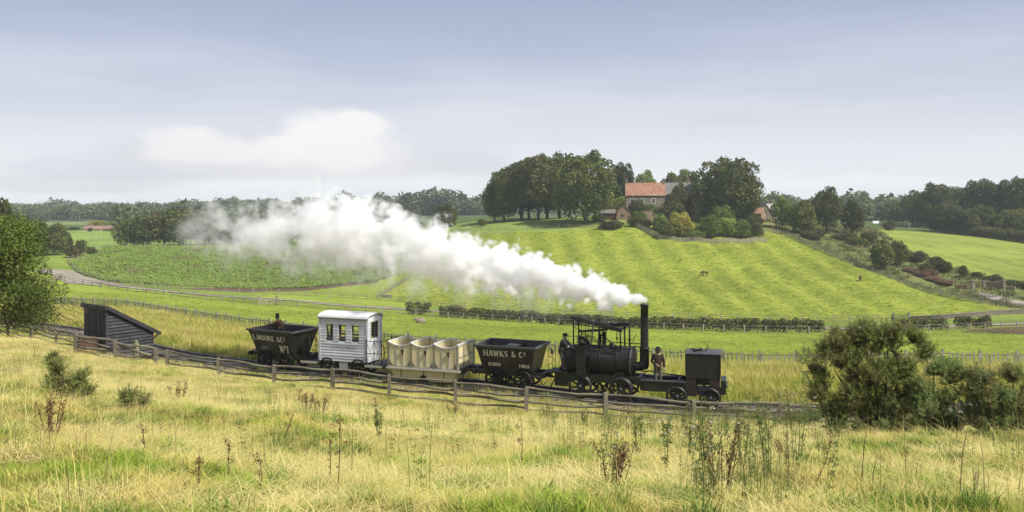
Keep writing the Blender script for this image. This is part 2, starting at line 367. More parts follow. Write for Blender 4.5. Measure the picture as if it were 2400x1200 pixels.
# ------------------------------------------------------------------ ground sheet, split into its fields
def spaced(segs):
    o = [segs[0][0]]
    for a, b, d0, d1 in segs:
        x = a
        while x < b - 1e-6:
            t = (x - a) / (b - a); x += d0 + (d1 - d0) * t; o.append(min(x, b))
    return np.array(o)
xp = spaced([(0, 40, .45, .5), (40, 150, .9, 1.6), (150, 420, 2, 9), (420, 3800, 10, 260)])
XS = np.concatenate([-xp[::-1][:-1], xp])
YS = spaced([(-60, 4, 8, .6), (4, 50, .33, .4), (50, 130, .6, 1.0), (130, 290, 1.0, 1.2), (290, 560, 2, 7), (560, 3750, 8, 240)])
GX, GY = np.meshgrid(XS, YS); gx = GX.ravel(); gy = GY.ravel(); gz = H(gx, gy)
gu = base_u(gx, gy); gv = 475 + (CZ - gz) * F / np.maximum(gy, 1)
def pip(u, v, poly):
    r = np.zeros(u.shape, bool); n = len(poly)
    for i in range(n):
        x1, y1 = poly[i]; x2, y2 = poly[(i + 1) % n]
        if y1 == y2: continue
        r ^= ((y1 > v) != (y2 > v)) & (u < (x2 - x1) * (v - y1) / (y2 - y1) + x1)
    return r
# lines on the ground, as photo pixels (base) -> world
def gl(pts, z0, z1): return [G(a, b, z0, z1) for a, b in pts]
LANE = gl([(100, 640), (128, 634), (170, 645), (230, 660), (300, 673), (420, 686), (600, 700), (800, 716), (1000, 729), (1200, 742), (1400, 754), (1600, 762), (1800, 768), (1960, 771), (2120, 768), (2250, 765), (2400, 760), (2560, 757)], 130, 235)
PICK = [PZ(130, 133), PZ(190, 128), PZ(300, 121), PZ(400, 110), PZ(500, 101), PZ(580, 95), PZ(740, 88), PZ(900, 82), PZ(1100, 79), PZ(1300, 76), PZ(1600, 72), PZ(1800, 70), PZ(2100, 69.5), PZ(2400, 69), PZ(2640, 69)]
LOWF = gl([(250, 662), (330, 672), (430, 680), (560, 686), (700, 693), (860, 702), (1000, 716), (1200, 730), (1400, 741), (1600, 749), (1800, 753), (1950, 754), (2090, 752)], 150, 215)
DIAG = gl([(1808, 540), (1840, 551), (1900, 578), (1950, 600), (2000, 620), (2050, 640), (2100, 658), (2200, 690), (2300, 710), (2400, 726), (2520, 736)], 165, 262)
HILL = gl([(1060, 545), (1120, 541), (1200, 539), (1300, 535), (1400, 532), (1482, 531)], 225, 275)
CROPN = gl([(160, 612), (200, 600), (270, 580), (330, 577), (420, 576), (540, 575), (680, 574), (800, 573), (940, 572)], 200, 275)
lane_d = dist_poly(gx, gy, np.array([[p.x, p.y] for p in LANE]))
def line_y(P, x): xs = [p.x for p in P]; ys = [p.y for p in P]; return np.interp(x, xs, ys)
pick_y = line_y(PICK, gx)
crop = pip(gu, gv, [(166, 622), (184, 642), (250, 660), (430, 674), (600, 682), (700, 680), (880, 662), (935, 645), (962, 600), (950, 566), (270, 572), (200, 597)]) & (gy > 170) & (gy < 275)
soil = pip(gu, gv, [(400, 676), (560, 684), (700, 683), (880, 664), (890, 654), (700, 672), (560, 674)]) & (gy > 170) & (gy < 240)
soil2 = pip(gu, gv, [(2240, 778), (2300, 770), (2400, 765), (2600, 764), (2600, 780), (2400, 784)]) & (gy > 120) & (gy < 170)
diag_y = np.interp(gx, [p.x for p in DIAG], [p.y for p in DIAG][:])
dx_ = np.array([p.x for p in DIAG]); dy_ = np.array([p.y for p in DIAG])
low_y = line_y(LOWF, gx)
o_ = np.argsort(dy_)
hill = (gy > low_y) & (gy < 264) & (gu > np.interp(gv, [560, 600, 652, 697, 720], [960, 966, 962, 884, 870])) & (gx < np.interp(gy, dy_[o_], dx_[o_])) & (gy > 165)
upper = pip(gu, gv, [(2055, 534), (2400, 566), (2700, 590), (2700, 672), (2400, 664), (2330, 652), (2230, 628), (2120, 585)]) & (gy > 200) & (gy < 345)
mead = pip(gu, gv, [(120, 612), (150, 560), (160, 540), (276, 538), (276, 580), (230, 592)]) & (gy > 250) & (gy < 620)
fore = (gy < 40)
tdist = dist_poly(gx, gy, TC)
TYL = np.interp(gx, TC[:, 0], TC[:, 1]); fore = gy < TYL
bankw = (gy < pick_y) & ~fore
padd = (gy >= pick_y) & (gy < line_y(LANE, gx)) & ~soil2
bank = ~(hill | upper) & (gy > 170) & (gy < 330) & (gu > 1780) & (gx > 30)
C = np.zeros((len(gx), 3)) + np.array([.085, .125, .03])
C[(gy > 120) & (gy < 330)] = (.19, .25, .045); C[(gy > 165) & (gy < 262) & (gu > 600) & (gu < 1000)] = (.24, .30, .045)
def setc(mask, c): C[mask] = c
setc(fore, (.30, .25, .10)); setc(bankw, (.36, .36, .09)); setc(padd, (.245, .30, .04)); setc(bank, (.16, .18, .055))
setc(mead, (.21, .29, .06)); setc(hill, (.225, .27, .034)); setc(upper, (.235, .275, .05)); setc(crop, (.22, .27, .06))
setc(soil | soil2, (.13, .085, .055))
setc((gy > 262) & (gy < 320) & (gu > 1040) & (gu < 1500), (.21, .27, .06))
farm = (gy > 560); fn = vnoise(gx, gy, 260, 9)
C[farm] = np.where((fn[farm] > .55)[:, None], np.array([.20, .24, .08]), np.array([.075, .11, .04]))
tb = np.clip((2.3 - tdist) / .6, 0, 1)[:, None] * ((gy > 30) & (gy < 95))[:, None]
C = C * (1 - tb) + np.array([.10, .085, .06]) * tb
bnk = ((tdist > 1.9) & (tdist < 4.6) & (gy < 95) & (gy > 30)) * np.clip(vnoise(gx, gy, 1.3, 4) * 1.6 - .35, 0, 1)
C = C * (1 - .7 * bnk[:, None]) + np.array([.10, .075, .055]) * .7 * bnk[:, None]
zone = np.zeros(len(gx), int)      # 0 ground 1 foreground 2 verge 3 paddock 4 crop 5 hill pasture 6 upper field
zone[fore] = 1; zone[bankw] = 2; zone[padd] = 3; zone[hill] = 5; zone[upper] = 6; zone[crop | soil] = 4
strp = np.zeros(len(gx)); strp[hill] = 1; strp[upper] = 2
NX, NY = len(XS), len(YS)
ii = np.arange((NX - 1) * (NY - 1)); a = (ii // (NX - 1)) * NX + ii % (NX - 1)
Q = np.stack([a, a + 1, a + 1 + NX, a + NX], 1)
zq = zone[Q[:, 0]]
def ground_material():
    m = bpy.data.materials.new('ground_cover'); m.use_nodes = True; t = m.node_tree; t.nodes.clear(); L = t.links.new
    out = N(t, 'ShaderNodeOutputMaterial'); p = N(t, 'ShaderNodeBsdfPrincipled'); p.inputs['Roughness'].default_value = .95; p.inputs['Specular IOR Level'].default_value = .08
    at = N(t, 'ShaderNodeAttribute', attribute_name='cover'); g = N(t, 'ShaderNodeNewGeometry')
    st = N(t, 'ShaderNodeAttribute', attribute_name='furrow')
    def noise(s, d=5, r=.6, stretch=None):
        n = N(t, 'ShaderNodeTexNoise'); n.inputs['Scale'].default_value = s; n.inputs['Detail'].default_value = d; n.inputs['Roughness'].default_value = r
        if stretch:
            mp = N(t, 'ShaderNodeMapping'); mp.inputs['Scale'].default_value = stretch; L(g.outputs['Position'], mp.inputs[0]); L(mp.outputs[0], n.inputs['Vector'])
        else: L(g.outputs['Position'], n.inputs['Vector'])
        return n.outputs[0]
    def mr(src, a, b, c, d):
        r = N(t, 'ShaderNodeMapRange'); r.inputs[1].default_value = a; r.inputs[2].default_value = b; r.inputs[3].default_value = c; r.inputs[4].default_value = d; L(src, r.inputs[0]); return r.outputs[0]
    def mulc(col, f):
        x = N(t, 'ShaderNodeMixRGB', blend_type='MULTIPLY'); x.inputs[0].default_value = 1; L(col, x.inputs[1]); L(f, x.inputs[2]); return x.outputs[0]
    def mixc(col, c2, f):
        x = N(t, 'ShaderNodeMixRGB'); L(f, x.inputs[0]); L(col, x.inputs[1]); x.inputs[2].default_value = (*c2, 1); return x.outputs[0]
    col = at.outputs['Color']
    col = mulc(col, mr(noise(.045, 5, .7), .35, .65, .78, 1.2))
    col = mulc(col, mr(noise(1.1, 8, .7), .3, .7, .74, 1.26))
    col = mulc(col, mr(noise(7, 3), .35, .65, .75, 1.22))
    # darker rank tufts in the pasture, scattered and flattened by the slope
    tf = mr(noise(.35, 5, .75, (1, .6, 1)), .56, .66, 0, .55)
    x = N(t, 'ShaderNodeMixRGB', blend_type='MULTIPLY'); L(tf, x.inputs[0]); L(col, x.inputs[1]); x.inputs[2].default_value = (.55, .72, .8, 1); col = x.outputs[0]
    # paler colour stripes at the ridge spacing, running down the slope
    sp = N(t, 'ShaderNodeSeparateXYZ'); L(g.outputs['Position'], sp.inputs[0])
    k = N(t, 'ShaderNodeMath', operation='MULTIPLY_ADD'); L(sp.outputs[1], k.inputs[0]); k.inputs[1].default_value = .06; L(sp.outputs[0], k.inputs[2])
    ns = mr(noise(.05, 3), 0, 1, -3, 3); k2 = N(t, 'ShaderNodeMath', operation='ADD'); L(k.outputs[0], k2.inputs[0]); L(ns, k2.inputs[1])
    sn = N(t, 'ShaderNodeMath', operation='MULTIPLY'); L(k2.outputs[0], sn.inputs[0]); sn.inputs[1].default_value = 2 * math.pi / 8.2
    s2 = N(t, 'ShaderNodeMath', operation='SINE'); L(sn.outputs[0], s2.inputs[0])
    sf = mr(s2.outputs[0], -1, 1, .0, .5)
    sm = N(t, 'ShaderNodeMath', operation='MULTIPLY'); L(sf, sm.inputs[0]); L(st.outputs['Fac'], sm.inputs[1]); sm.use_clamp = True
    nz = N(t, 'ShaderNodeMath', operation='MULTIPLY'); L(sm.outputs[0], nz.inputs[0]); L(mr(noise(.25, 5, .75), .35, .65, .1, 1.5), nz.inputs[1]); nz.use_clamp = True
    col = mixc(col, (.33, .36, .06), nz.outputs[0])
    L(col, p.inputs['Base Color'])
    b = N(t, 'ShaderNodeBump'); b.inputs['Distance'].default_value = .22; b.inputs['Strength'].default_value = .9
    L(noise(2.2, 8, .75), b.inputs['Height']); L(b.outputs[0], p.inputs['Normal']); L(p.outputs[0], out.inputs[0]); return m
M['ground'] = ground_material()
P3 = np.stack([gx, gy, gz], 1)
def submesh(name, sel):
    q = Q[sel]; used = np.unique(q); mp = np.full(len(gx), -1); mp[used] = np.arange(len(used))
    me = npmesh(name, P3[used], mp[q], smooth=True)
    ca = me.color_attributes.new('cover', 'FLOAT_COLOR', 'POINT'); cc = np.ones((len(used), 4), np.float32); cc[:, :3] = C[used]; ca.data.foreach_set('color', cc.ravel())
    fa = me.attributes.new('furrow', 'FLOAT', 'POINT'); fa.data.foreach_set('value', np.where(strp[used] == 2, .4, strp[used]).astype(np.float32))
    tag(link(name, me, None, M['ground']), kind='structure')
for k, nm in enumerate(['ground', 'foreground_slope', 'railway_bank', 'paddock', 'crop_field', 'hill_pasture', 'upper_field']): submesh(nm, zq == k)

def ribbon(name, P, wl, wr, m, lift, step=1.5, kind='structure', crown=0):
    D = crom([(p.x, p.y) for p in P], 16); out = []
    for k, c in enumerate(D):
        t = D[min(k + 1, len(D) - 1)] - D[max(k - 1, 0)]; t = t / np.linalg.norm(t); n = np.array([-t[1], t[0]])
        out.append([c + n * q for q in np.linspace(-wl, wr, 7)])
    A = np.array(out); z = H(A[..., 0].ravel(), A[..., 1].ravel()).reshape(A.shape[:2]) + lift
    v = np.concatenate([A, z[..., None]], 2).reshape(-1, 3); n, k = A.shape[:2]
    i = np.arange((n - 1) * (k - 1)); a = (i // (k - 1)) * k + i % (k - 1); q = np.stack([a, a + 1, a + 1 + k, a + k], 1)
    o = link(name, npmesh(name, v, q, smooth=True), None, m); tag(o, kind=kind); return o
ribbon('lane', LANE, 1.7, 1.9, M['road'], .10)
ribbon('footpath', gl([(2290, 690), (2340, 700), (2400, 712), (2500, 722)], 165, 215), 1.3, 1.3, M['road'], .10)
ribbon('side_lane', gl([(128, 632), (150, 640), (200, 668)], 170, 235), 3.5, 3.5, M['road'], .09)
# ------------------------------------------------------------------ railway track
D_ = np.vstack([[0, 0], np.diff(TCd, axis=0)]); TS = np.cumsum(np.hypot(D_[:, 0], D_[:, 1]))
def tr_at(s):
    x = np.interp(s, TS, TCd[:, 0]); y = np.interp(s, TS, TCd[:, 1]); return x, y
def tr_frame(s):
    x, y = tr_at(s); x0, y0 = tr_at(s - .6); x1, y1 = tr_at(s + .6); return x, y, math.atan2(y1 - y0, x1 - x0)
def s_of_x(xx): return float(np.interp(xx, TCd[:, 0], TS))
track = thing('railway_track', 'curving waggonway track of worn rails on ash ballast under the train', 'railway track')
S0, S1 = s_of_x(-72), s_of_x(34)
ss = np.arange(S0, S1, .8)
for side in (-1, 1):
    vs = []; prof = [(-.035, 0), (-.035, -.035), (-.01, -.045), (-.01, -.11), (-.05, -.12), (-.05, -.135), (.05, -.135), (.05, -.12), (.01, -.11), (.01, -.045), (.035, -.035), (.035, 0)]
    fs = []
    for k, s in enumerate(ss):
        x, y, a = tr_frame(s); n = (-math.sin(a), math.cos(a)); z = float(track_z(x))
        for (o, h) in prof: vs.append((x + n[0] * (side * .7175 + o), y + n[1] * (side * .7175 + o), z + h))
    m = len(prof)
    for k in range(len(ss) - 1):
        for i in range(m): fs.append((k * m + i, k * m + (i + 1) % m, (k + 1) * m + (i + 1) % m, (k + 1) * m + i))
    mb = MB(); mb.add(vs, fs); obj('rail', mb, M['rail_iron'], track)
sme = MB().box((0, 0, 0), (.24, 2.3, .14)).mesh('sleeper'); sme.materials.append(M['sleeper'])
for s in np.arange(S0 + .3, S1 - .3, .78):
    x, y, a = tr_frame(s); o = link('sleeper', sme, track, loc=(x, y, float(track_z(x)) - .205), rot=(0, 0, a + rnd.uniform(-.03, .03)))
# ballast bed, one uneven ribbon
A = []
for s in np.arange(S0, S1, .35):
    x, y, a = tr_frame(s); z = float(track_z(x)); row = []
    for q in np.linspace(-2.0, 1.75, 16):
        e = max(0, abs(q + .1) - 1.35); row.append((x - math.sin(a) * q, y + math.cos(a) * q, z - .175 - e * .42 + rnd.uniform(-.02, .02)))
    A.append(row)
A = np.array(A); n, k = A.shape[:2]; i = np.arange((n - 1) * (k - 1)); a = (i // (k - 1)) * k + i % (k - 1)
tag(link('ballast', npmesh('ballast', A.reshape(-1, 3), np.stack([a, a + k, a + 1 + k, a + 1], 1)), track, M['ballast']), kind='stuff')

# ------------------------------------------------------------------ fences
unit_rail = []
for q in range(4):
    r_ = random.Random(q); mb = MB(); pts = []; rad = []
    for i in range(7):
        pts.append((i / 6, r_.uniform(-.012, .012) + .03 * math.sin(i * 1.1 + q), r_.uniform(-.015, .015) + .035 * math.sin(i * .9 + q * 2)))
        rad.append(.042 + r_.uniform(-.008, .008))
    # uneven half-round cleft rail, unit length along x
    vs = []
    for i, p in enumerate(pts):
        for c, s_ in ((-.7, -1), (.7, -1), (1, .2), (0, 1.15), (-1, .2)): vs.append((p[0], p[1] + c * rad[i] * .75, p[2] + s_ * rad[i]))
    fs = [(k * 5 + j, k * 5 + (j + 1) % 5, (k + 1) * 5 + (j + 1) % 5, (k + 1) * 5 + j) for k in range(6) for j in range(5)] + [tuple(range(5))[::-1], tuple(30 + j for j in range(5))]
    mb.add(vs, fs); me = mb.mesh('rail'); me.materials.append(M['oak']); unit_rail.append(me)
def unit_post(w, h, m, name='post'):
    mb = MB(); mb.box((0, 0, h / 2 - .15), (w, w * .85, h + .3)); mb.box((0, 0, h + .012), (w * .8, w * .65, .024)); me = mb.mesh(name); me.materials.append(m); return me
def place_rail(me, a, b, parent, th=1.0, name='rail'):
    a = Vector(a); b = Vector(b); d = b - a; o = link(name, me, parent)
    x = d.normalized(); y = Vector((0, 0, 1)).cross(x).normalized(); z = x.cross(y)
    Mx = Matrix((x, y, z)).transposed().to_4x4(); Mx.translation = a
    o.matrix_local = Mx @ Matrix.Diagonal((d.length, th, th, 1)); return o
def walk(P, step):
    """points along a polyline (world xy) at even steps"""
    P = [np.array((p[0], p[1])) for p in P]; C_ = crom(P, 16); d = np.hypot(*np.diff(C_, axis=0).T); s = np.concatenate([[0], np.cumsum(d)])
    n = max(1, int(round(s[-1] / step))); q = np.linspace(0, s[-1], n + 1)
    return [(float(np.interp(t, s, C_[:, 0])), float(np.interp(t, s, C_[:, 1]))) for t in q]
def rail_fence(name, label, P, step, h, nr, pw, rth, pm=None, rm=None, group=None, lean=.03, seed=1, spots=None, joined=False):
    r_ = random.Random(seed); t = thing(name, label, 'fence', group=group)
    pm = pm or M['oak_far']
    pme = unit_post(pw, h, pm); sp = spots or walk(P, step)
    rails = unit_rail
    if rm: rails = [m_.copy() for m_ in unit_rail]; [(m_.materials.clear(), m_.materials.append(rm)) for m_ in rails]
    pos = []
    for (x, y) in sp:
        z = Hs(x, y); dz = r_.uniform(-.05, .05); pos.append((x, y, z + dz))
        o = link('post', pme, t, loc=(x, y, z + dz - .02), rot=(r_.uniform(-lean, lean), r_.uniform(-lean, lean), r_.uniform(-.3, .3)))
    for a, b in zip(pos[:-1], pos[1:]):
        for k in range(nr):
            hh = h * (.2 + .72 * k / max(nr - 1, 1)); j = [r_.uniform(-.05, .05) * h * .7 for _ in range(2)]
            ext = .06
            place_rail(r_.choice(rails), (a[0], a[1], a[2] + hh + j[0]), (b[0], b[1], b[2] + hh + j[1]), t, rth * r_.uniform(.85, 1.15))
    return t
# cleft oak fence between the meadow and the railway
nf = [(392, 44.6), (513, 43), (641, 41.3), (779, 40), (912, 38.9), (1067, 38), (1233, 37), (1418, 36.1), (1625, 35.4), (1830, 35), (2035, 35), (2240, 35.1), (2440, 35.4), (2640, 35.8)]
nspots = [((u - 1200) / F * z, z) for u, z in nf]
rail_fence('cleft_oak_fence', 'long weathered cleft oak fence with four wavy rails in front of the train', None, 0, 1.14, 4, .16, 1.1, M['oak'], seed=3, spots=nspots)
lf = [(-40, 62), (20, 58), (72, 54.5), (132, 51), (178, 47.6)]
rail_fence('cleft_oak_fence', 'low grey rail fence running up to the bush left of the black shed', None, 0, 1.05, 4, .13, .9, M['oak'], seed=5, spots=[((u - 1200) / F * z, z) for u, z in lf])
rail_fence('cleft_oak_fence', 'sturdy two bay oak fence with thick wavy rails before the black shed', None, 0, 1.18, 4, .17, 1.35, M['oak'], seed=6, lean=.015, spots=[((u - 1200) / F * z, z) for u, z in ((178, 46.6), (270, 45.6), (365, 45.3))])
# lane and field fences far behind
NEARL = [(130, 655), (200, 668), (260, 677), (330, 686), (430, 697), (560, 709), (648, 716), (720, 721), (860, 731), (1000, 741), (1160, 753), (1340, 765), (1600, 776), (1800, 782), (1960, 783), (2120, 780), (2260, 775), (2400, 769), (2520, 765)]
rail_fence('post_and_rail_fence', 'pale post and rail fence on the paddock side of the lane', gl(NEARL, 125, 230), 3.0, 1.15, 3, .16, 1.0, seed=7)
rail_fence('post_and_rail_fence', 'post and rail fence along the foot of the hill pasture beyond the lane', LOWF, 3.0, 1.15, 3, .14, .9, seed=8)
rail_fence('post_and_rail_fence', 'fence descending diagonally down the right edge of the horse pasture', DIAG, 2.8, 1.2, 4, .15, 1.4, seed=9)
rail_fence('post_and_rail_fence', 'fence across the hilltop below the big clump of trees', HILL, 3.2, 1.15, 3, .14, .8, seed=10)
rail_fence('post_and_rail_fence', 'fence along the top of the weedy crop field before the dark copse', CROPN, 3.2, 1.2, 3, .14, .8, seed=11)
rail_fence('post_and_rail_fence', 'fence curving round the left end of the weedy crop field', gl([(158, 612), (166, 622), (184, 640), (215, 652), (250, 661)], 180, 250), 2.8, 1.15, 3, .14, .9, seed=12)
rail_fence('post_and_rail_fence', 'short close fence climbing from the trough at the crop field corner', gl([(884, 697), (905, 688), (930, 672), (962, 652)], 170, 225), 1.8, 1.3, 4, .15, 1.3, seed=13)
rail_fence('post_and_rail_fence', 'faint fence crossing the far left meadow', gl([(200, 567), (240, 562), (276, 557)], 260, 420), 4, 1.2, 2, .14, .9, seed=14)
rail_fence('post_and_rail_fence', 'fence along the top of the upper right field under the woods', gl([(2180, 541), (2240, 546), (2300, 553), (2360, 560), (2440, 566)], 250, 360), 3.2, 1.1, 2, .14, .8, seed=15)
rail_fence('post_and_rail_fence', 'little leaning fence at the left mouth of the lane', gl([(96, 674), (120, 664), (146, 652)], 150, 215), 2.0, 1.1, 3, .14, 1.3, seed=16)
# palisade garden fence
def board_fence(name, label, P, h, step, seed):
    r_ = random.Random(seed); t = thing(name, label, 'fence'); me = MB().box((0, 0, h / 2 - .1), (step * .78, .04, h + .2)).mesh('board'); me.materials.append(M['oak_far'])
    sp = walk(P, step)
    for k, (x, y) in enumerate(sp):
        x2, y2 = sp[min(k + 1, len(sp) - 1)]; x1, y1 = sp[max(k - 1, 0)]
        link('board', me, t, loc=(x, y, Hs(x, y) + r_.uniform(-.08, .05)), rot=(0, r_.uniform(-.05, .05), math.atan2(y2 - y1, x2 - x1)))
    return t
board_fence('board_fence', 'grey close boarded fence slanting down from the garden to its corner', gl([(1482, 531), (1510, 542), (1545, 559)], 215, 275), 1.5, .5, 3)
board_fence('board_fence', 'low dull boarded fence along the foot of the hillside garden', gl([(1547, 561), (1620, 566), (1700, 568), (1795, 569)], 205, 270), 1.3, .5, 4)
# picket fence
pk = thing('picket_fence', 'old grey picket fence dividing the rough grass from the bright paddock', 'fence')
pme = MB(); pme.add([(-.055, -.015, -.15), (.055, -.015, -.15), (.055, -.015, 1.12), (0, -.015, 1.26), (-.055, -.015, 1.12), (-.055, .015, -.15), (.055, .015, -.15), (.055, .015, 1.12), (0, .015, 1.26), (-.055, .015, 1.12)],
    [(0, 1, 2, 3, 4), (9, 8, 7, 6, 5), (0, 5, 6, 1), (1, 6, 7, 2), (2, 7, 8, 3), (3, 8, 9, 4), (4, 9, 5, 0)])
pme = pme.mesh('picket'); pme.materials.append(M['oak_far'])
sp = walk(PICK, .31); prev = None; kk = 0
extra = MB()
for k, (x, y) in enumerate(sp):
    z = Hs(x, y); x2, y2 = sp[min(k + 1, len(sp) - 1)]; x1, y1 = sp[max(k - 1, 0)]; a = math.atan2(y2 - y1, x2 - x1)
    if rnd.random() < .05: continue
    o = link('picket', pme, pk, loc=(x, y, z + rnd.uniform(-.1, .05)), rot=(rnd.uniform(-.04, .04), rnd.uniform(-.07, .07), a)); s_ = 1.25 if x > -2 else 1.1; o.scale = (s_, 1, rnd.uniform(.9, 1.08))
ps = walk(PICK, 2.8); ppost = unit_post(.14, 1.35, M['oak_far'])
for k, (x, y) in enumerate(ps):
    z = Hs(x, y); link('post', ppost, pk, loc=(x, y + .07, z))
    if k:
        for hh in (.32, .98): place_rail(unit_rail[k % 4], (prev[0], prev[1] + .05, prev[2] + hh), (x, y + .05, z + hh + rnd.uniform(-.04, .04)), pk, .9)
    prev = (x, y, z)
# gates
def gate(px0, px1, py, label, P=None):
    a = G(px0, py, 140, 215); b = G(px1, py, 140, 215); t = thing('field_gate', label, 'gate', loc=((a + b) / 2), group=None)
    a0 = a - (a + b) / 2; b0 = b - (a + b) / 2
    for q in (a0, b0): obj('gate_post', MB().box((0, 0, .75), (.3, .3, 1.8)), M['oak_far'], t, loc=q)
    for k in range(5): obj('bar', MB().bar(a0 + Vector((0, 0, .25 + .24 * k)), b0 + Vector((0, 0, .25 + .24 * k)), .05, .09), M['oak_far'], t)
    obj('brace', MB().bar(a0 + Vector((0, -.04, .25)), b0 + Vector((0, -.04, 1.2)), .05, .08), M['oak_far'], t); return t
gate(608, 648, 715, 'grey five barred gate in the lane fence above the black wagon')
gate(2094, 2131, 752, 'five barred gate at the foot of the pasture left of the stone wall')
def stone_wall(name, label, P, h, w_, m, z0, z1, cap=True, seed=1, step=.9):
    """dry stone wall: visible blocks, one stuff part when too small to tell apart"""
    r_ = random.Random(seed); pts = [G(a, b, z0, z1) for a, b in P]; t = thing(name, label, 'wall', loc=pts[0]); sp = walk(pts, step); mb = MB(); cp = MB(); rows = max(2, int(h / .28))
    for (x0, y0), (x1, y1) in zip(sp[:-1], sp[1:]):
        za, zb = Hs(x0, y0), Hs(x1, y1); a = math.atan2(y1 - y0, x1 - x0); L_ = math.hypot(x1 - x0, y1 - y0)
        cx, cy_, cz = (x0 + x1) / 2 - pts[0].x, (y0 + y1) / 2 - pts[0].y, (za + zb) / 2 - pts[0].z
        for k in range(rows):
            n_ = r_.choice((2, 2, 3)); e = [0] + sorted(r_.uniform(.25, .75) for _ in range(n_ - 1)) + [1]
            for i in range(n_):
                m_ = (e[i] + e[i + 1]) / 2 - .5; ln = (e[i + 1] - e[i]) * L_ * .96; hh = h / rows
                mb.box((cx + math.cos(a) * m_ * L_, cy_ + math.sin(a) * m_ * L_, cz - .1 + hh * (k + .5)), (ln, w_ + r_.uniform(-.05, .05), hh * .97), (0, 0, a + r_.uniform(-.03, .03)))
        if cap: cp.box((cx, cy_, cz - .1 + h + .05), (L_ * .95, w_ + .1, .1), (0, r_.uniform(-.03, .03), a))
    tag(obj('stonework', mb, m, t), kind='stuff')
    if cap: tag(obj('coping', cp, m, t), kind='stuff')
    return t
stone_wall('dry_stone_wall', 'long low dry stone wall right of the pasture gate', [(2134, 752), (2200, 749), (2280, 743), (2340, 738), (2420, 735), (2520, 735)], .9, .45, M['stone'], 140, 200, seed=2)
stone_wall('stone_wall', 'pale rubble wall standing at the top left of the upper field', [(2060, 531), (2095, 532), (2131, 534)], 2.0, .5, M['stone'], 240, 400, cap=False, seed=3)
stone_wall('stone_wall', 'low broken wall left of the gateway on the right bank', [(2238, 677), (2252, 677), (2266, 676)], .9, .4, M['stone_red'], 160, 240, seed=4)
stone_wall('stone_wall', 'reddish wall panel right of the gateway on the right bank', [(2310, 676), (2330, 676), (2352, 675)], 1.5, .4, M['stone_red'], 160, 240, seed=5)
stone_wall('stone_wall', 'short low wall end beyond the reddish wall panel', [(2358, 678), (2380, 679)], .7, .4, M['stone_red'], 160, 240, seed=6)
for px, py, lb in ((2280, 677, 'square stone gate pillar beside the low broken wall'), (2306, 677, 'stone gate pillar at the left end of the reddish wall panel'), (2353, 676, 'stone gate pillar at the right end of the reddish wall panel')):
    p = G(px, py, 160, 240); t = thing('gate_pillar', lb, 'pillar', loc=p); obj('shaft', MB().box((0, 0, .8), (.62, .62, 1.8)), M['stone'], t); obj('cap', MB().box((0, 0, 1.78), (.8, .8, .16)), M['stone'], t)
# trough, boulders
p = G(906, 698, 150, 215); t = thing('water_trough', 'dark field trough at the foot of the short close fence', 'trough', loc=p)
obj('basin', MB().box((0, 0, .3), (2.2, .7, .6)), M['slate'], t); obj('rim', MB().box((0, 0, .62), (2.3, .8, .06)), M['stone'], t)
def boulder(name, px, py, z0, z1, s, label, m, grp=None):
    r_ = random.Random(px); p = G(px, py, z0, z1); mb = MB(); vs = []
    prof = [(0.0, -.2), (.85, -.15), (1, .25), (.75, .7), (.3, .95), (0.001, 1)]
    mb.lathe([(r * s * .5, h * s * .55) for r, h in prof], n=9); mb.v = [(x * r_.uniform(.8, 1.2) * 1.3, y * r_.uniform(.8, 1.2), z * r_.uniform(.85, 1.15)) for x, y, z in mb.v]
    o = obj(name, mb, m, loc=p); tag(o, label, 'rock', grp); return o
boulder('boulder', 988, 757, 90, 165, 1.3, 'brown boulder lying in the paddock above the cream carriage', M['stone'])
boulder('boulder', 978, 752, 90, 175, .9, 'smaller stone just left of the brown paddock boulder', M['stone'])
# ------------------------------------------------------------------ the train
def bandmat(): pass
def wheel_parts(parent, x, y, r, nsp=8, side=-1, m=None, wd=.11, rimw=.075, solid=False):
    m = m or M['iron']
    mb = MB(); w2 = wd / 2
    mb.lathe([(r - rimw, -w2), (r, -w2), (r, w2), (r - rimw, w2), (r - rimw, -w2)], 'y', n=36)
    mb.lathe([(r - rimw, -side * w2), (r + .025, -side * w2), (r + .025, -side * (w2 + .025)), (r - rimw, -side * (w2 + .025)), (r - rimw, -side * w2)], 'y', n=36)
    wo = obj('wheel', mb, M['rim'] if False else m, parent, loc=(x, y, r))
    obj('hub', MB().lathe([(0.001, -.11), (.075, -.11), (.10, -.05), (.10, .05), (.075, .11), (0.001, .11)], 'y', n=14), m, wo)
    for k in range(nsp):
        a = 2 * math.pi * (k + .3) / nsp; c, s = math.cos(a), math.sin(a); sm = MB()
        t = Vector((-s, 0, c)); d = Vector((c, 0, s)); vs = []
        for rr, hw in ((.09, .055), (r - rimw + .005, .034)):
            for q, h in ((-1, -.022), (1, -.022), (1, .022), (-1, .022)): vs.append(d * rr + t * hw * q + Vector((0, h, 0)))
        sm.add(vs, [(3, 2, 1, 0), (4, 5, 6, 7), (0, 1, 5, 4), (1, 2, 6, 5), (2, 3, 7, 6), (3, 0, 4, 7)]); obj('spoke', sm, m, wo)
    return wo
def wheelset(t, xs, r, gy_=.7175, **k):
    for x in xs:
        for s in (-1, 1): wheel_parts(t, x, s * gy_, r, side=s, **k)
        obj('axle', MB().tube([(x, -gy_ - .16, r), (x, gy_ + .16, r)], .045, 10), k.get('m') or M['black'], t)
def vehicle(name, label, cat, xw):
    s = s_of_x(xw); x, y, a = tr_frame(s); x, y = tr_at(s); return thing(name, label, cat, (float(x), float(y), float(track_z(x))), a)
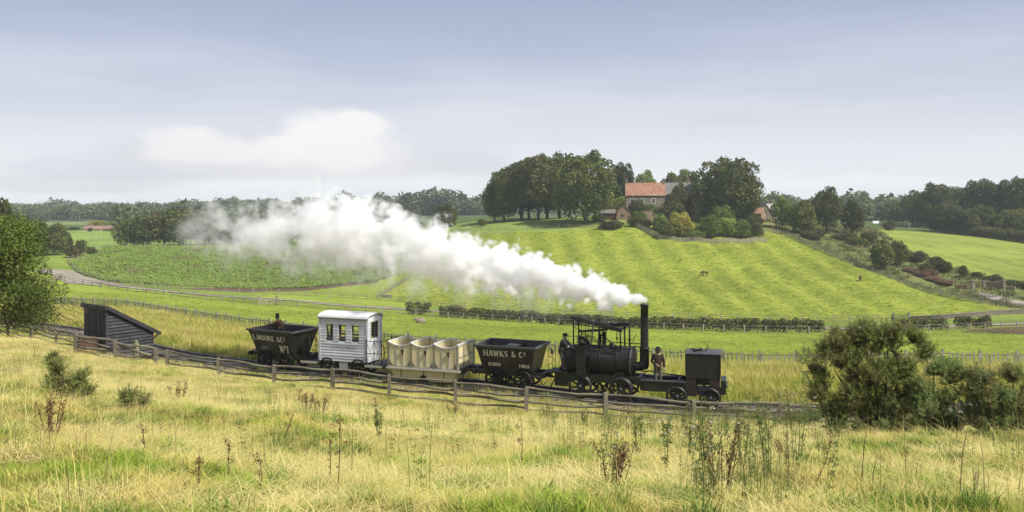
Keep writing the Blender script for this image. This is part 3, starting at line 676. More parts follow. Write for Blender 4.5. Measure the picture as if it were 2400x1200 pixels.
def lettering(txt, size, m, parent, origin, xdir, ydir, name='lettering', sx=1.0, off=.012, ext=.002, serif=0, seed=0, gaps=None):
    """built-in typeface made into thin solid letters, with slab serifs on the stems"""
    cu = bpy.data.curves.new('letters', 'FONT'); cu.body = txt; cu.size = size; cu.offset = off * size; cu.extrude = ext; cu.resolution_u = 2
    cu.space_character = 1.12
    tmp = bpy.data.objects.new('letters', cu); COL.objects.link(tmp); bpy.context.view_layer.update()
    me = bpy.data.meshes.new_from_object(tmp.evaluated_get(bpy.context.evaluated_depsgraph_get())); bpy.data.objects.remove(tmp)
    o = link(name, me, parent); me.materials.clear(); me.materials.append(m)
    X = Vector(xdir).normalized(); Y = Vector(ydir).normalized(); Z = X.cross(Y)
    mt = Matrix((X * sx, Y, Z)).transposed().to_4x4(); mt.translation = Vector(origin); o.matrix_local = mt
    return o
# serifed sign-writer letters, strokes on a 1-high grid: (x0,y0,x1,y1,weight)
GLY = {
 'A': (1.0, [(.12, 0, .48, 1, .08), (.5, 1, .86, 0, .17), (.28, .36, .7, .36, .06)], [(.02, .26), (.7, 1.0)], []),
 'H': (1.0, [(.16, 0, .16, 1, .15), (.82, 0, .82, 1, .15), (.16, .5, .82, .5, .06)], [(0, .32), (.66, .98)], [(0, .32), (.66, .98)]),
 'W': (1.2, [(.08, 1, .34, 0, .16), (.34, 0, .6, .9, .07), (.6, .9, .82, 0, .15), (.82, 0, 1.08, 1, .07)], [], [(0, .2), (.98, 1.16)]),
 'K': (.95, [(.16, 0, .16, 1, .15), (.2, .42, .78, 1, .07), (.36, .56, .84, 0, .15)], [(0, .32), (.7, .98)], [(0, .32), (.66, .92)]),
 'S': (.8, [(.66, .84, .4, .98, .08), (.4, .98, .14, .78, .12), (.14, .78, .34, .54, .14), (.34, .54, .6, .34, .16), (.6, .34, .58, .12, .13), (.58, .12, .34, .02, .09), (.34, .02, .1, .18, .08)], [], []),
 '&': (.95, [(.78, .5, .5, .03, .07), (.5, .03, .14, .08, .09), (.14, .08, .14, .36, .11), (.14, .36, .5, .68, .08), (.5, .68, .48, .95, .08), (.48, .95, .26, .95, .08), (.26, .95, .24, .7, .1), (.24, .7, .82, .02, .12)], [], []),
 'C': (.9, [(.76, .8, .55, .98, .08), (.55, .98, .25, .88, .1), (.25, .88, .1, .5, .15), (.1, .5, .25, .12, .15), (.25, .12, .55, .02, .1), (.55, .02, .8, .2, .07)], [], []),
 'O': (.95, [(.48, 1, .18, .82, .09), (.18, .82, .1, .5, .15), (.1, .5, .18, .18, .15), (.18, .18, .48, 0, .09), (.48, 0, .76, .18, .09), (.76, .18, .86, .5, .15), (.86, .5, .76, .82, .15), (.76, .82, .48, 1, .09)], [], []),
 'M': (1.15, [(.14, 0, .14, 1, .08), (.14, 1, .54, .1, .16), (.54, .1, .94, 1, .06), (.94, 0, .94, 1, .16)], [(0, .28), (.8, 1.1)], [(0, .2), (.88, 1.1)]),
 'R': (.95, [(.16, 0, .16, 1, .15), (.16, .97, .6, .93, .07), (.6, .93, .66, .7, .13), (.66, .7, .5, .52, .09), (.5, .52, .16, .5, .06), (.42, .5, .8, .02, .14)], [(0, .32)], []),
 'E': (.85, [(.16, 0, .16, 1, .15), (.16, .97, .72, .97, .06), (.16, .5, .56, .5, .06), (.16, .03, .76, .03, .06), (.72, .97, .72, .8, .05), (.76, .03, .76, .22, .05)], [], []),
 'B': (.85, [(.16, 0, .16, 1, .15), (.1, .97, .5, .97, .06), (.5, .97, .62, .76, .13), (.62, .76, .45, .52, .08), (.16, .52, .5, .52, .06), (.5, .52, .7, .28, .14), (.7, .28, .5, .03, .08), (.1, .03, .5, .03, .06)], [], []),
 'I': (.42, [(.2, 0, .2, 1, .16)], [(.04, .36)], [(.04, .36)]),
 'F': (.8, [(.16, 0, .16, 1, .15), (.16, .97, .7, .97, .06), (.16, .5, .55, .5, .06), (.7, .97, .7, .8, .05)], [(0, .32)], []),
 'G': (.95, [(.76, .8, .55, .98, .08), (.55, .98, .25, .88, .1), (.25, .88, .1, .5, .15), (.1, .5, .25, .12, .15), (.25, .12, .55, .02, .1), (.55, .02, .76, .14, .08), (.76, 0, .76, .45, .13), (.6, .45, .88, .45, .05)], [], []),
 'N': (1.0, [(.16, 0, .16, 1, .07), (.16, 1, .8, 0, .17), (.8, 0, .8, 1, .07)], [(.04, .28)], [(0, .2), (.68, .92)]),
 'X': (.9, [(.1, 1, .78, 0, .16), (.76, 1, .12, 0, .07)], [(0, .24), (.64, .9)], [(0, .24), (.64, .88)]),
 'P': (.85, [(.16, 0, .16, 1, .15), (.16, .97, .55, .95, .07), (.55, .95, .68, .72, .14), (.68, .72, .5, .47, .09), (.5, .47, .16, .46, .06)], [(0, .32)], []),
 'T': (.9, [(.44, 0, .44, 1, .15), (.06, .96, .82, .96, .06), (.06, .96, .06, .78, .05), (.82, .96, .82, .78, .05)], [(.28, .6)], []),
 '7': (.7, [(.08, .95, .62, .93, .12), (.62, .93, .4, .4, .08), (.4, .4, .34, -.1, .15), (.08, .95, .08, .75, .05)], [], []),
 '.': (.3, [(.1, .05, .2, .05, .12)], [], []),
 'o': (.5, [(.25, 1, .1, .8, .07), (.1, .8, .25, .6, .07), (.25, .6, .4, .8, .07), (.4, .8, .25, 1, .07), (.1, .46, .4, .46, .06)], [], []),
 ' ': (.45, [], [], []),
}
def sign(txt, h, width, m, parent, origin, xdir, ydir, name='lettering', wob=0, weight=1.5):
    X = Vector(xdir).normalized(); Y = Vector(ydir).normalized(); Z = X.cross(Y); r_ = random.Random(len(txt))
    tw = sum(GLY[c][0] + .12 for c in txt); sx = width / (tw * h); cx = 0; mb = MB()
    def stroke(x0, y0, x1, y1, wd):
        a = Vector((x0 * h * sx, y0 * h, 0)); b = Vector((x1 * h * sx, y1 * h, 0)); d = (b - a)
        if d.length < 1e-6: return
        d.normalize(); n = Vector((-d.y, d.x, 0)) * wd * h * .5 * weight; e = d * .02 * h; vs = []
        for q in (a - e - n, b + e - n, b + e + n, a - e + n): vs += [q]
        lo = [X * q.x + Y * q.y + Z * .001 for q in vs]; hi = [X * q.x + Y * q.y + Z * .006 for q in vs]
        mb.add(lo + hi, [(4, 5, 6, 7), (3, 2, 1, 0), (0, 1, 5, 4), (1, 2, 6, 5), (2, 3, 7, 6), (3, 0, 4, 7)])
    for c in txt:
        wdt, st, sb, stp = GLY[c]; dy = r_.uniform(-wob, wob)
        for x0, y0, x1, y1, ww in st: stroke(cx + x0, y0 + dy, cx + x1, y1 + dy, ww)
        for x0, x1 in sb: stroke(cx + x0, .02 + dy, cx + x1, .02 + dy, .05)
        for x0, x1 in stp: stroke(cx + x0, .98 + dy, cx + x1, .98 + dy, .05)
        cx += wdt + .12
    return obj(name, mb, m, parent, loc=origin)

def chauldron(name, label, xw, L=3.05, Wd=2.15, zt=2.02, zb=.82, il=.27, iw=.42, flare=1.7):
    t = vehicle(name, label, 'wagon', xw); n = 7; th = .04
    def ring(z, inner):
        q = (z - zb) / (zt - zb); k = max(0.0, 1 - q) ** .62; hl = L / 2 - il * k - inner; hw = Wd / 2 - iw * (1 - q) - inner; return hl, hw
    zs = [zb + (zt - zb) * i / n for i in range(n + 1)]
    for nm, ax, sg in (('side_panel', 1, -1), ('side_panel', 1, 1), ('end_panel', 0, -1), ('end_panel', 0, 1)):
        vs = []
        for z in zs:
            ho, wo_ = ring(z, 0); hi_, wi = ring(z, th)
            if ax: vs += [(-ho, sg * wo_, z), (ho, sg * wo_, z), (hi_, sg * wi, z), (-hi_, sg * wi, z)]
            else: vs += [(sg * ho, wo_, z), (sg * ho, -wo_, z), (sg * hi_, -wi, z), (sg * hi_, wi, z)]
        fs = []
        for k in range(n):
            for i in range(4): fs.append((k * 4 + i, k * 4 + (i + 1) % 4, (k + 1) * 4 + (i + 1) % 4, (k + 1) * 4 + i))
        fs += [(3, 2, 1, 0), tuple(n * 4 + i for i in range(4))]; obj(nm, MB().add(vs, fs), M['black'], t)
    hb, wb = ring(zb, .03); obj('floor', MB().box((0, 0, zb + .04), (2 * hb, 2 * wb, .06)), M['black'], t)
    # rubbed iron rim
    for sg in (-1, 1):
        obj('rim', MB().box((0, sg * (Wd / 2 + .005), zt + .01), (L + .12, .11, .09)), M['rim'], t)
        obj('rim', MB().box((sg * (L / 2 + .005), 0, zt + .01), (.11, Wd - .11, .09)), M['rim'], t)
    # straps on the sides and ends, studs under the rim
    for sg in (-1, 1):
        for u in (-.42, 0, .42):
            vs = []
            for z in zs[:-1]:
                hl, hw = ring(z, 0); x = u * 2 * hl * .93
                vs += [(x - .03, sg * (hw + .012), z), (x + .03, sg * (hw + .012), z), (x + .03, sg * (hw - .01), z), (x - .03, sg * (hw - .01), z)]
            m_ = len(zs) - 2; fs = [(k * 4 + i, k * 4 + (i + 1) % 4, (k + 1) * 4 + (i + 1) % 4, (k + 1) * 4 + i) for k in range(m_) for i in range(4)]
            if u or sg > 0: obj('strap', MB().add(vs, fs + [(3, 2, 1, 0), tuple(m_ * 4 + i for i in range(4))]), M['iron'], t)
    for sg in (-1, 1):
        for k in range(5): obj('rim_bolt', MB().box((-L / 2 + .3 + k * (L - .6) / 4, sg * (Wd / 2 + .065), zt + .01), (.05, .03, .05)), M['iron'], t)
        obj('solebar', MB().box((0, sg * .5, .70), (3.7, .13, .2)), M['black'], t)
        obj('headstock', MB().box((sg * 1.72, 0, .70), (.14, 1.5, .2)), M['black'], t)
        obj('buffer_block', MB().box((sg * 1.88, 0, .70), (.18, .34, .24)), M['black'], t)
    wheelset(t, (-.68, .78), .45)
    for x in (-.68, .78):
        for sg in (-1, 1): obj('axle_box', MB().box((x, sg * .5, .50), (.24, .16, .26)), M['iron'], t)
    # brake beam and hanging hook chain
    obj('brake_beam', MB().bar((-.3, -.66, .62), (.5, -.66, .34), .05, .12), M['iron'], t)
    obj('brake_lever', MB().tube([(.1, -.72, .5), (.9, -.86, .66), (1.75, -.9, .72)], .022, 6), M['iron'], t)
    ch = MB()
    for k in range(7): ch.lathe([(.045, -.012), (.06, 0), (.045, .012), (.03, 0), (.045, -.012)], 'y' if k % 2 else 'x', c=(1.97 + .055 * k, 0, .62 - .05 * math.sin(k * .5)), n=8)
    obj('coupling_chain', ch, M['iron'], t)
    for k in (-1, 1): obj('hook', MB().tube([(k * 1.55, -.4, .6), (k * 1.6, -.42, .35), (k * 1.72, -.42, .25), (k * 1.82, -.4, .36)], .02, 6), M['iron'], t)
    sl = Vector((0, -(iw), (zt - zb))).normalized()       # up the sloping near side
    def face(z): return -(ring(z, 0)[1]) - .006
    return t, sl, face
hw_, sl, face = chauldron('coal_wagon', 'black hopper wagon painted HAWKS & Co behind the cream carriage', .02)
sign('HAWKS & Co', .30, 2.18, M['letter'], hw_, (-1.12, face(1.55), 1.55), (1, 0, 0), sl, wob=.03, weight=1.45)
sign('BEAMISH', .17, .62, M['letter'], hw_, (-.93, face(1.06), 1.06), (1, 0, 0), sl, wob=.02, weight=1.6)
sign('FORGE', .17, .56, M['letter'], hw_, (.62, face(1.04), 1.04), (1, 0, 0), sl, wob=.03, weight=1.5)
obj('label_plate', MB().box((-.05, .35, 1.93), (.55, .34, .03)), M['stone_frame'], hw_)
obj('crossbar', MB().box((-.05, 0, 1.90), (.7, 2.02, .025)), M['black'], hw_)
obj('red_mark', MB().box((.27, face(1.38) - .004, 1.38), (.1, .012, .035)), mat('red_mark_paint', (.22, .02, .02), (.12, .01, .01)), hw_)
mw_, sl, face = chauldron('coal_wagon', 'black hopper wagon lettered S MOORE & Co No 7 at the left end of the train', -12.2)
sign('S.MOORE &Co', .30, 2.25, M['letter'], mw_, (-1.28, face(1.53), 1.50), (1, 0, -.02), sl, wob=.05, weight=1.4)
sign('No7', .40, .62, M['letter'], mw_, (.42, face(.92), .90), (1, 0, -.02), sl, wob=.03, weight=1.4)
sign('TARE', .10, .42, M['letter_grey'], mw_, (-.95, face(1.1), 1.10), (1, 0, 0), sl) if False else None
obj('faded_lettering', MB().box((-.78, face(1.12), 1.12), (.07, .012, .10)).box((-.66, face(1.12), 1.11), (.05, .012, .08)).box((-.56, face(1.12), 1.12), (.07, .012, .09)).box((-.44, face(1.12), 1.12), (.06, .012, .11)).box((-.70, face(.98), .99), (.8, .012, .02)), M['letter_grey'], mw_)

# ---- white weatherboarded brake van
van = vehicle('brake_van', 'white weatherboarded van lettered EXPERIMENT with railed end platforms', 'railway carriage', -8.35)
VL, VW, VB, VT = 2.72, 1.42, .70, 2.86
xw = [(-1.0, -.59), (-.26, .15), (.50, .91)]; zw = (1.82, 2.52)
nb = 15; bh = (VT - VB) / nb
def boards(y, sg):
    for k in range(nb):
        z0 = VB + k * bh; z1 = z0 + bh; segs = [(-VL / 2, VL / 2)]
        if z0 < zw[1] - .02 and z1 > zw[0] + .02:
            xs = [-VL / 2] + [q for w_ in xw for q in w_] + [VL / 2]; segs = [(xs[i], xs[i + 1]) for i in range(0, len(xs), 2)]
        for a, b in segs:
            vs = []
            for x in (a, b): vs += [(x, y, z0), (x, y + sg * .045, z0 - .004), (x, y + sg * .016, z1 + .004), (x, y, z1)]
            obj('board', MB().add(vs, [(0, 1, 2, 3), (7, 6, 5, 4), (0, 4, 5, 1), (1, 5, 6, 2), (2, 6, 7, 3), (3, 7, 4, 0)]), M['white_paint'], van)
boards(-VW / 2, -1); boards(VW / 2, 1)
for sg in (-1, 1):     # end walls of boards, open doorway above the half door
    for k in range(nb):
        z0 = VB + k * bh; z1 = z0 + bh; segs = [(-VW / 2, VW / 2)]
        if z0 > 1.75 and z1 < 2.75: segs = [(-VW / 2, -.36), (.36, VW / 2)]
        for a, b in segs:
            x = sg * VL / 2; vs = []
            for y in (a, b): vs += [(x, y, z0), (x + sg * .04, y, z0 - .004), (x + sg * .016, y, z1 + .004), (x, y, z1)]
            obj('board', MB().add(vs, [(0, 1, 2, 3), (7, 6, 5, 4), (0, 4, 5, 1), (1, 5, 6, 2), (2, 6, 7, 3), (3, 7, 4, 0)]), M['white_paint'], van)
    g_ = [(sg * VL / 2, -VW / 2, VT), (sg * VL / 2, VW / 2, VT)] + [(sg * VL / 2, VW / 2 * math.cos(a), VT + .18 * math.sin(a)) for a in np.linspace(0.2, math.pi - .2, 9)]
    g2 = [(x - sg * .03, y, z) for x, y, z in g_]; m_ = len(g_)
    obj('gable', MB().add(g_ + g2, [tuple([0, 1] + list(range(2, m_))), tuple([m_ + i for i in [0, 1] + list(range(2, m_))])[::-1]] ), M['white_paint'], van)
    for q in (-.36, .36): obj('door_jamb', MB().box((sg * (VL / 2 - .02), q, 2.25), (.1, .07, 1.0)), M['wood_in'], van)
for sy in (-1, 1):
    for sx in (-1, 1): obj('corner_board', MB().box((sx * (VL / 2 + .02), sy * (VW / 2 + .02), (VB + VT) / 2), (.09, .09, VT - VB)), M['white_paint'], van)
    for a, b in xw:
        f = MB(); y = sy * (VW / 2 - .03)
        f.box((a + .018, y, 2.17), (.036, .07, .72)); f.box((b - .018, y, 2.17), (.036, .07, .72)); f.box(((a + b) / 2, y, zw[0] + .03), (b - a, .12, .06)); f.box(((a + b) / 2, y, zw[1] - .02), (b - a, .12, .05))
        obj('window_frame', f, M['wood_in'], van)
roof = MB(); vs = []; nseg = 12
for k in range(nseg + 1):
    a = math.pi * k / nseg; y = -(VW / 2 + .1) * math.cos(a); z = VT + .02 + .21 * math.sin(a) ** .8
    vs += [(-VL / 2 - .1, y, z), (VL / 2 + .1, y, z), (VL / 2 + .1, y, z + .05), (-VL / 2 - .1, y, z + .05)]
roof.add(vs, [(k * 4 + i, (k + 1) * 4 + i, (k + 1) * 4 + (i + 1) % 4, k * 4 + (i + 1) % 4) for k in range(nseg) for i in range(4)] + [(0, 1, 2, 3), tuple(nseg * 4 + i for i in (3, 2, 1, 0))], False)
obj('roof', roof, M['roof_white'], van)
for sg in (-1, 1): obj('gutter', MB().box((0, sg * (VW / 2 + .10), VT + .01), (VL + .2, .03, .05)), M['slate'], van)
obj('floor', MB().box((0, 0, VB - .02), (VL, VW, .05)), M['wood_in'], van)
obj('valance', MB().box((-.02, -VW / 2 + .06, .45), (.5, .05, .34)), M['white_paint'], van)
for sg in (-1, 1): obj('solebar', MB().box((0, sg * .52, .50), (4.7, .12, .16)), M['black'], van)
sign('EXPERIMENT', .17, 1.5, M['letter_grey'], van, (-.62, -VW / 2 - .048, 1.36), (1, 0, 0), (0, 0, 1), weight=1.1)
wheelset(van, (-.92, .86), .43)
for sg in (-1, 1):      # platforms and lattice railings
    x0 = sg * (VL / 2 + .03); x1 = sg * (VL / 2 + 1.0); pw = .98
    obj('platform', MB().bb((x0, -pw, .55), (x1, pw, .61)), M['rim'], van); obj('platform_edge', MB().bb((x0, -pw - .03, .53), (x1, -pw, .64)), M['stone_frame'], van)
    rz0, rz1 = .61, 1.83
    corners = [(x0 + sg * .05, -pw + .05), (x1 - sg * .05, -pw + .05), (x1 - sg * .05, pw - .05), (x0 + sg * .05, pw - .05)]
    pp = [corners[0], ((corners[0][0] + corners[1][0]) / 2, -pw + .05), corners[1], (corners[1][0], -.3), (corners[1][0], .3), corners[2], ((corners[0][0] + corners[1][0]) / 2, pw - .05), corners[3]]
    for (x, y) in pp:
        if (x, y) == pp[3] or (x, y) == pp[4]: pass
        obj('railing_post', MB().tube([(x, y, rz0), (x, y, rz1 + .08)], .02, 6), M['iron'], van)
    for a, b in zip(pp[:-1], pp[1:]):
        if a == pp[3]: continue
        for z in (rz1, 1.22, .68): obj('railing_rail', MB().bar((*a, z), (*b, z), .022, .03), M['iron'], van)
        obj('railing_brace', MB().bar((*a, .68), (*b, rz1), .016), M['iron'], van); obj('railing_brace', MB().bar((*a, rz1), (*b, .68), .016), M['iron'], van)

# ---- cream open carriage with three scalloped compartments
cw = vehicle('open_carriage', 'cream open carriage with three scalloped compartments between white van and wagon', 'railway carriage', -4.02)
CL, CWd, CB, CT = 3.7, 2.1, .74, 1.92
post_x = [-CL / 2, -CL / 6, CL / 6, CL / 2]
def zc_(x):
    q = ((x + CL / 2) % (CL / 3)) / (CL / 3); q = 0 if x >= CL / 2 - 1e-6 else q; return CT - .17 * math.sin(math.pi * q) ** .9
for sg in (-1, 1):
    yo = sg * CWd / 2
    for c in range(3):
        a, b = post_x[c], post_x[c + 1]; xs = np.linspace(a + .02, b - .02, 13); vs = []
        for x in xs:
            z = zc_(x); vs += [(x, yo, CB), (x, yo - sg * .03, CB), (x, yo - sg * .03, z), (x, yo, z)]
        obj('side_panel', MB().add(vs, [(k * 4 + i, k * 4 + (i + 1) % 4, (k + 1) * 4 + (i + 1) % 4, (k + 1) * 4 + i) for k in range(12) for i in range(4)] + [(3, 2, 1, 0), (48, 49, 50, 51)]), M['cream'], cw)
        cap = MB()
        for x, x2 in zip(np.linspace(a, b, 13)[:-1], np.linspace(a, b, 13)[1:]): cap.bar((x - .003, yo, zc_(x + 1e-4) + .015), (x2 + .003, yo, zc_(x2 - 1e-4) + .015), .075, .045)
        obj('top_rail', cap, M['roof_white'], cw)
        wd = b - a
        for q in (.36, .64): obj('door_stile', MB().bb((a + wd * q - .045, yo - .0, CB + .03), (a + wd * q + .045, yo + sg * .022, zc_(a + wd * q) - .01)), M['stone_frame'], cw)
        # U-shaped surround: rounded lower corners
        for s2, xc in ((1, a), (-1, b)):
            pts = [(xc + s2 * .06, CB + .02)]; rr = .30
            for k in range(7):
                an = math.pi / 2 * k / 6; pts.append((xc + s2 * (.085 + rr * (1 - math.cos(an))), CB + .04 + rr * (1 - math.sin(an))))
            y0, y1 = yo, yo + sg * .016; m_ = len(pts); vs = [(x, y0, z) for x, z in pts] + [(x, y1, z) for x, z in pts]
            obj('corner_spandrel', MB().add(vs, [tuple(range(m_)), tuple(m_ + i for i in range(m_))[::-1]] + [(i, (i + 1) % m_, m_ + (i + 1) % m_, m_ + i) for i in range(m_)]), M['slate'] if (c % 2 or True) else M['stone_frame'], cw)
        obj('latch', MB().box((a + wd * .64, yo + sg * .04, CT - .38), (.11, .06, .07)).box((a + wd * .64, yo + sg * .04, CT - .50), (.05, .05, .16)).box((a + wd * .64 - .04, yo + sg * .05, CT - .44), (.05, .04, .05)), M['iron'], cw)
    for x in post_x: obj('side_post', MB().bb((x - .05, yo - .035, CB), (x + .05, yo + sg * .035, CT + .02)), M['stone_frame'], cw)
    obj('bottom_rail', MB().bb((-CL / 2, yo, CB - .06), (CL / 2, yo + sg * .03, CB + .03)), M['stone_frame'], cw)
for k, x in enumerate(post_x):
    obj('partition', MB().bb((x - .02, -CWd / 2 + .04, CB), (x + .02, CWd / 2 - .04, CT - .01)), M['cream'], cw)
    obj('partition_cap', MB().box((x, 0, CT + .025), (.07, CWd - .02, .045)), M['roof_white'], cw)
    if k < 3: obj('seat', MB().bb((x + .03, -CWd / 2 + .05, 1.1), (x + .5, CWd / 2 - .05, 1.16)), M['cream'], cw)
for sx in (-1, 1):
    x = sx * (CL / 2 + .03)
    for z in (CB + .02, 1.33, CT - .05): obj('end_rail', MB().box((x, 0, z), (.03, CWd - .02, .07)), M['stone_frame'], cw)
    for y in (-.97, -.33, .33, .97): obj('end_stile', MB().box((x + sx * .002, y, (CB + CT) / 2), (.026, .06, CT - CB - .14)), M['stone_frame'], cw)
obj('floor', MB().bb((-CL / 2 + .02, -CWd / 2 + .04, CB - .05), (CL / 2 - .02, CWd / 2 - .04, CB - .01)), M['wood_in'], cw)
led = MB(); obj('ledge', led.bb((-CL / 2 - .1, -CWd / 2 - .12, CB - .12), (CL / 2 + .12, CWd / 2 + .12, CB - .055)), M['stone_frame'], cw)
for sg in (-1, 1):       # boarded skirts with wheel arches
    yo = sg * (CWd / 2 - .12)
    for r in range(4):
        z1 = CB - .12 - r * .135; z0 = z1 - .125; segs = [(-CL / 2 + .12 + r * .03, CL / 2 - .12 - r * .05)]
        if r == 3: segs = [(segs[0][0], -.28), (.28, segs[0][1])]
        if r == 2: segs = [(segs[0][0], -.16), (.16, segs[0][1])]
        for a, b in segs: obj('skirt_board', MB().bb((a, yo, z0), (b, yo + sg * .03, z1)), M['cream'], cw)
    for x in (-1.2, 0.02, 1.1): obj('skirt_strap', MB().bb((x - .018, yo, .2 if x else .40), (x + .018, yo + sg * .04, CB - .12)), M['iron'], cw)
for sx in (-1, 1): obj('end_skirt', MB().box((sx * (CL / 2 - .2), 0, .40), (.03, CWd - .25, .42)), M['cream'], cw); obj('buffer_beam', MB().box((sx * 1.98, 0, .62), (.2, 1.5, .16)), M['black'], cw)
obj('step_frame', MB().tube([(1.95, -.7, .6), (2.05, -.72, .3), (2.2, -.72, .2), (2.3, -.7, .35), (2.32, -.68, .6)], .022, 6), M['iron'], cw)
obj('step_frame', MB().tube([(2.3, -.5, .66), (2.75, -.5, .62), (2.8, -.5, .68)], .05, 6), M['iron'], cw)
obj('buffer_block', MB().box((2.35, .1, .78), (.55, .5, .12)), M['black'], cw)
wheelset(cw, (-.95, .95), .42)

# ---- steam locomotive
lo = vehicle('steam_locomotive', 'early black beam engine locomotive with tall chimney pouring white steam', 'locomotive', 4.15)
LB = 1.68; RB = .64
def lp(name, mb, m=None): return obj(name, mb, m or M['iron'], lo)
# boiler with separate lagging strips
bx0, bx1 = -1.5, 1.46
lp('boiler', MB().lathe([(.001, bx0 - .34), (.22, bx0 - .33), (.42, bx0 - .26), (.55, bx0 - .12), (.60, bx0), (RB - .02, bx0), (RB - .02, bx1), (.001, bx1)], 'x', (0, 0, LB), 36), M['lagd'])
ns = 34
for k in range(ns):
    a0 = 2 * math.pi * k / ns + .012; a1 = 2 * math.pi * (k + 1) / ns - .012; vs = []
    for x in (bx0 + .02, bx1 - .02):
        for r in (RB - .025, RB + (.004 if k % 3 else .009)):
            for a in (a0, a1): vs.append((x, r * math.cos(a), LB + r * math.sin(a)))
    lp('lagging_strip', MB().add(vs, [(0, 1, 3, 2), (6, 7, 5, 4), (2, 3, 7, 6), (0, 4, 5, 1), (1, 5, 7, 3), (0, 2, 6, 4)]), M['lag'])
for x in (-.72, 0.05, .85): lp('boiler_band', MB().lathe([(RB + .008, x - .03), (RB + .016, x - .03), (RB + .016, x + .03), (RB + .008, x + .03)], 'x', (0, 0, LB), 40), M['iron'])
lp('front_flange', MB().lathe([(.3, bx1), (RB + .07, bx1), (RB + .07, bx1 + .06), (.3, bx1 + .06)], 'x', (0, 0, LB), 40), M['rim'])
lp('front_plate', MB().lathe([(.001, bx1 + .05), (RB - .04, bx1 + .05), (RB - .04, bx1 + .09), (.001, bx1 + .09)], 'x', (0, 0, LB), 36))
for k in range(16):
    a = 2 * math.pi * k / 16; lp('flange_bolt', MB().box((bx1 + .075, (RB + .02) * math.cos(a), LB + (RB + .02) * math.sin(a)), (.04, .04, .04)))
# chimney with elbow
cx = 2.03
lp('smoke_elbow', MB().tube([(bx1 + .05, 0, 1.48), (1.62, 0, 1.47), (1.82, 0, 1.50), (1.96, 0, 1.58), (cx, 0, 1.72)], [.19, .20, .22, .22, .215], 18), M['black'])
lp('chimney_base', MB().lathe([(.001, 1.36), (.12, 1.38), (.19, 1.45), (.215, 1.6), (.215, 2.32), (.235, 2.33), (.235, 2.37), (.20, 2.38)], 'z', (cx, 0, 0), 24), M['black'])
lp('chimney', MB().lathe([(.185, 2.36), (.178, 3.3), (.172, 4.28), (.195, 4.285), (.195, 4.36), (.17, 4.36), (.15, 4.30), (.15, 3.9), (.001, 3.9)], 'z', (cx, 0, 0), 24), M['black'])
for z in (3.0, 3.65): lp('chimney_band', MB().lathe([(.18, z - .02), (.19, z - .02), (.19, z + .02), (.18, z + .02)], 'z', (cx, 0, 0), 24))
# timber frame
for sg in (-1, 1):
    lp('frame_beam', MB().box((-.05, sg * .5, .92), (4.0, .16, .34)), M['green_paint'])
    lp('frame_drop', MB().box((-1.78, sg * .5, .66), (.62, .18, .42)), M['green_paint'])
    lp('boiler_saddle', MB().box((-.55, sg * .42, 1.16), (.3, .3, .22)), M['green_paint']); lp('boiler_saddle', MB().box((1.0, sg * .42, 1.16), (.45, .3, .22)), M['green_paint'])
    for x in (-.82, 1.10): lp('axle_box', MB().box((x, sg * .5, .58), (.3, .18, .36)), M['iron'])
for x in (-2.0, 1.88): lp('frame_end', MB().box((x, 0, .92), (.14, 1.3, .34)), M['green_paint'])
lp('footplate', MB().bb((-2.1, -.75, 1.09), (-1.5, .75, 1.13)), M['iron']); lp('footplate', MB().bb((-2.5, -.6, 1.02), (-2.1, .6, 1.07)), M['iron'])
# wheels
wheelset(lo, (-.82, 1.10), .53, m=M['black'], nsp=8, rimw=.08)
for sg in (-1, 1):
    for x, r in ((-.12, .3), (.45, .27)):
        g_ = MB(); g_.lathe([(r - .05, -.03), (r, -.03), (r, .03), (r - .05, .03), (r - .05, -.03)], 'y', (x, sg * .34, .42), 24)
        for k in range(20):
            a = 2 * math.pi * k / 20; g_.box((x + r * math.cos(a), sg * .34, .42 + r * math.sin(a)), (.05, .05, .05), (0, -a, 0))
        for k in range(5):
            a = 2 * math.pi * k / 5; g_.bar((x, sg * .34, .42), (x + (r - .04) * math.cos(a), sg * .34, .42 + (r - .04) * math.sin(a)), .035)
        lp('gear_wheel', g_)
# near side standing engine casing beside the driver
lp('cylinder_casing', MB().bb((-1.0, -.74, 1.02), (-.57, -.36, 2.30)), M['green_paint']); lp('casing_cap', MB().bb((-1.07, -.79, 2.30), (-.51, -.32, 2.40)), M['iron'])
lp('casing_foot', MB().bb((-1.05, -.78, .98), (-.53, -.34, 1.06)), M['iron'])
lp('cylinder', MB().lathe([(.001, 2.38), (.13, 2.38), (.13, 2.50), (.16, 2.50), (.16, 2.56), (.10, 2.57), (.10, 2.66), (.001, 2.66)], 'z', (-.8, -.55, 0), 16))
# upper frame posts (slender columns) and cross ties
def rod(a, b, r=.02, n=6, nm='rod', m=None): return lp(nm, MB().tube([a, b], r, n), m)
ZT = 3.62
for sg in (-1, 1):
    rod((-1.22, sg * .42, 2.35), (-1.22, sg * .42, ZT), .035, 8, 'column'); rod((-.42, sg * .72, 1.0), (-.22, sg * .55, ZT - .12), .035, 8, 'column')
    rod((1.02, sg * .40, 2.25), (1.00, sg * .40, 3.18), .04, 8, 'column'); rod((1.02, sg * .40, 3.12), (1.02, sg * .40, 3.22), .075, 8, 'column_cap')
    rod((-1.22, sg * .42, 3.35), (1.02, sg * .40, 3.12), .018, 6, 'tie_rod')
rod((-1.22, -.42, ZT - .12), (-1.22, .42, ZT - .12), .03, 6, 'cross_tie'); rod((1.02, -.4, 3.15), (1.02, .4, 3.15), .03, 6, 'cross_tie'); rod((-.28, -.6, 3.45), (-.28, .6, 3.45), .03, 6, 'cross_tie')
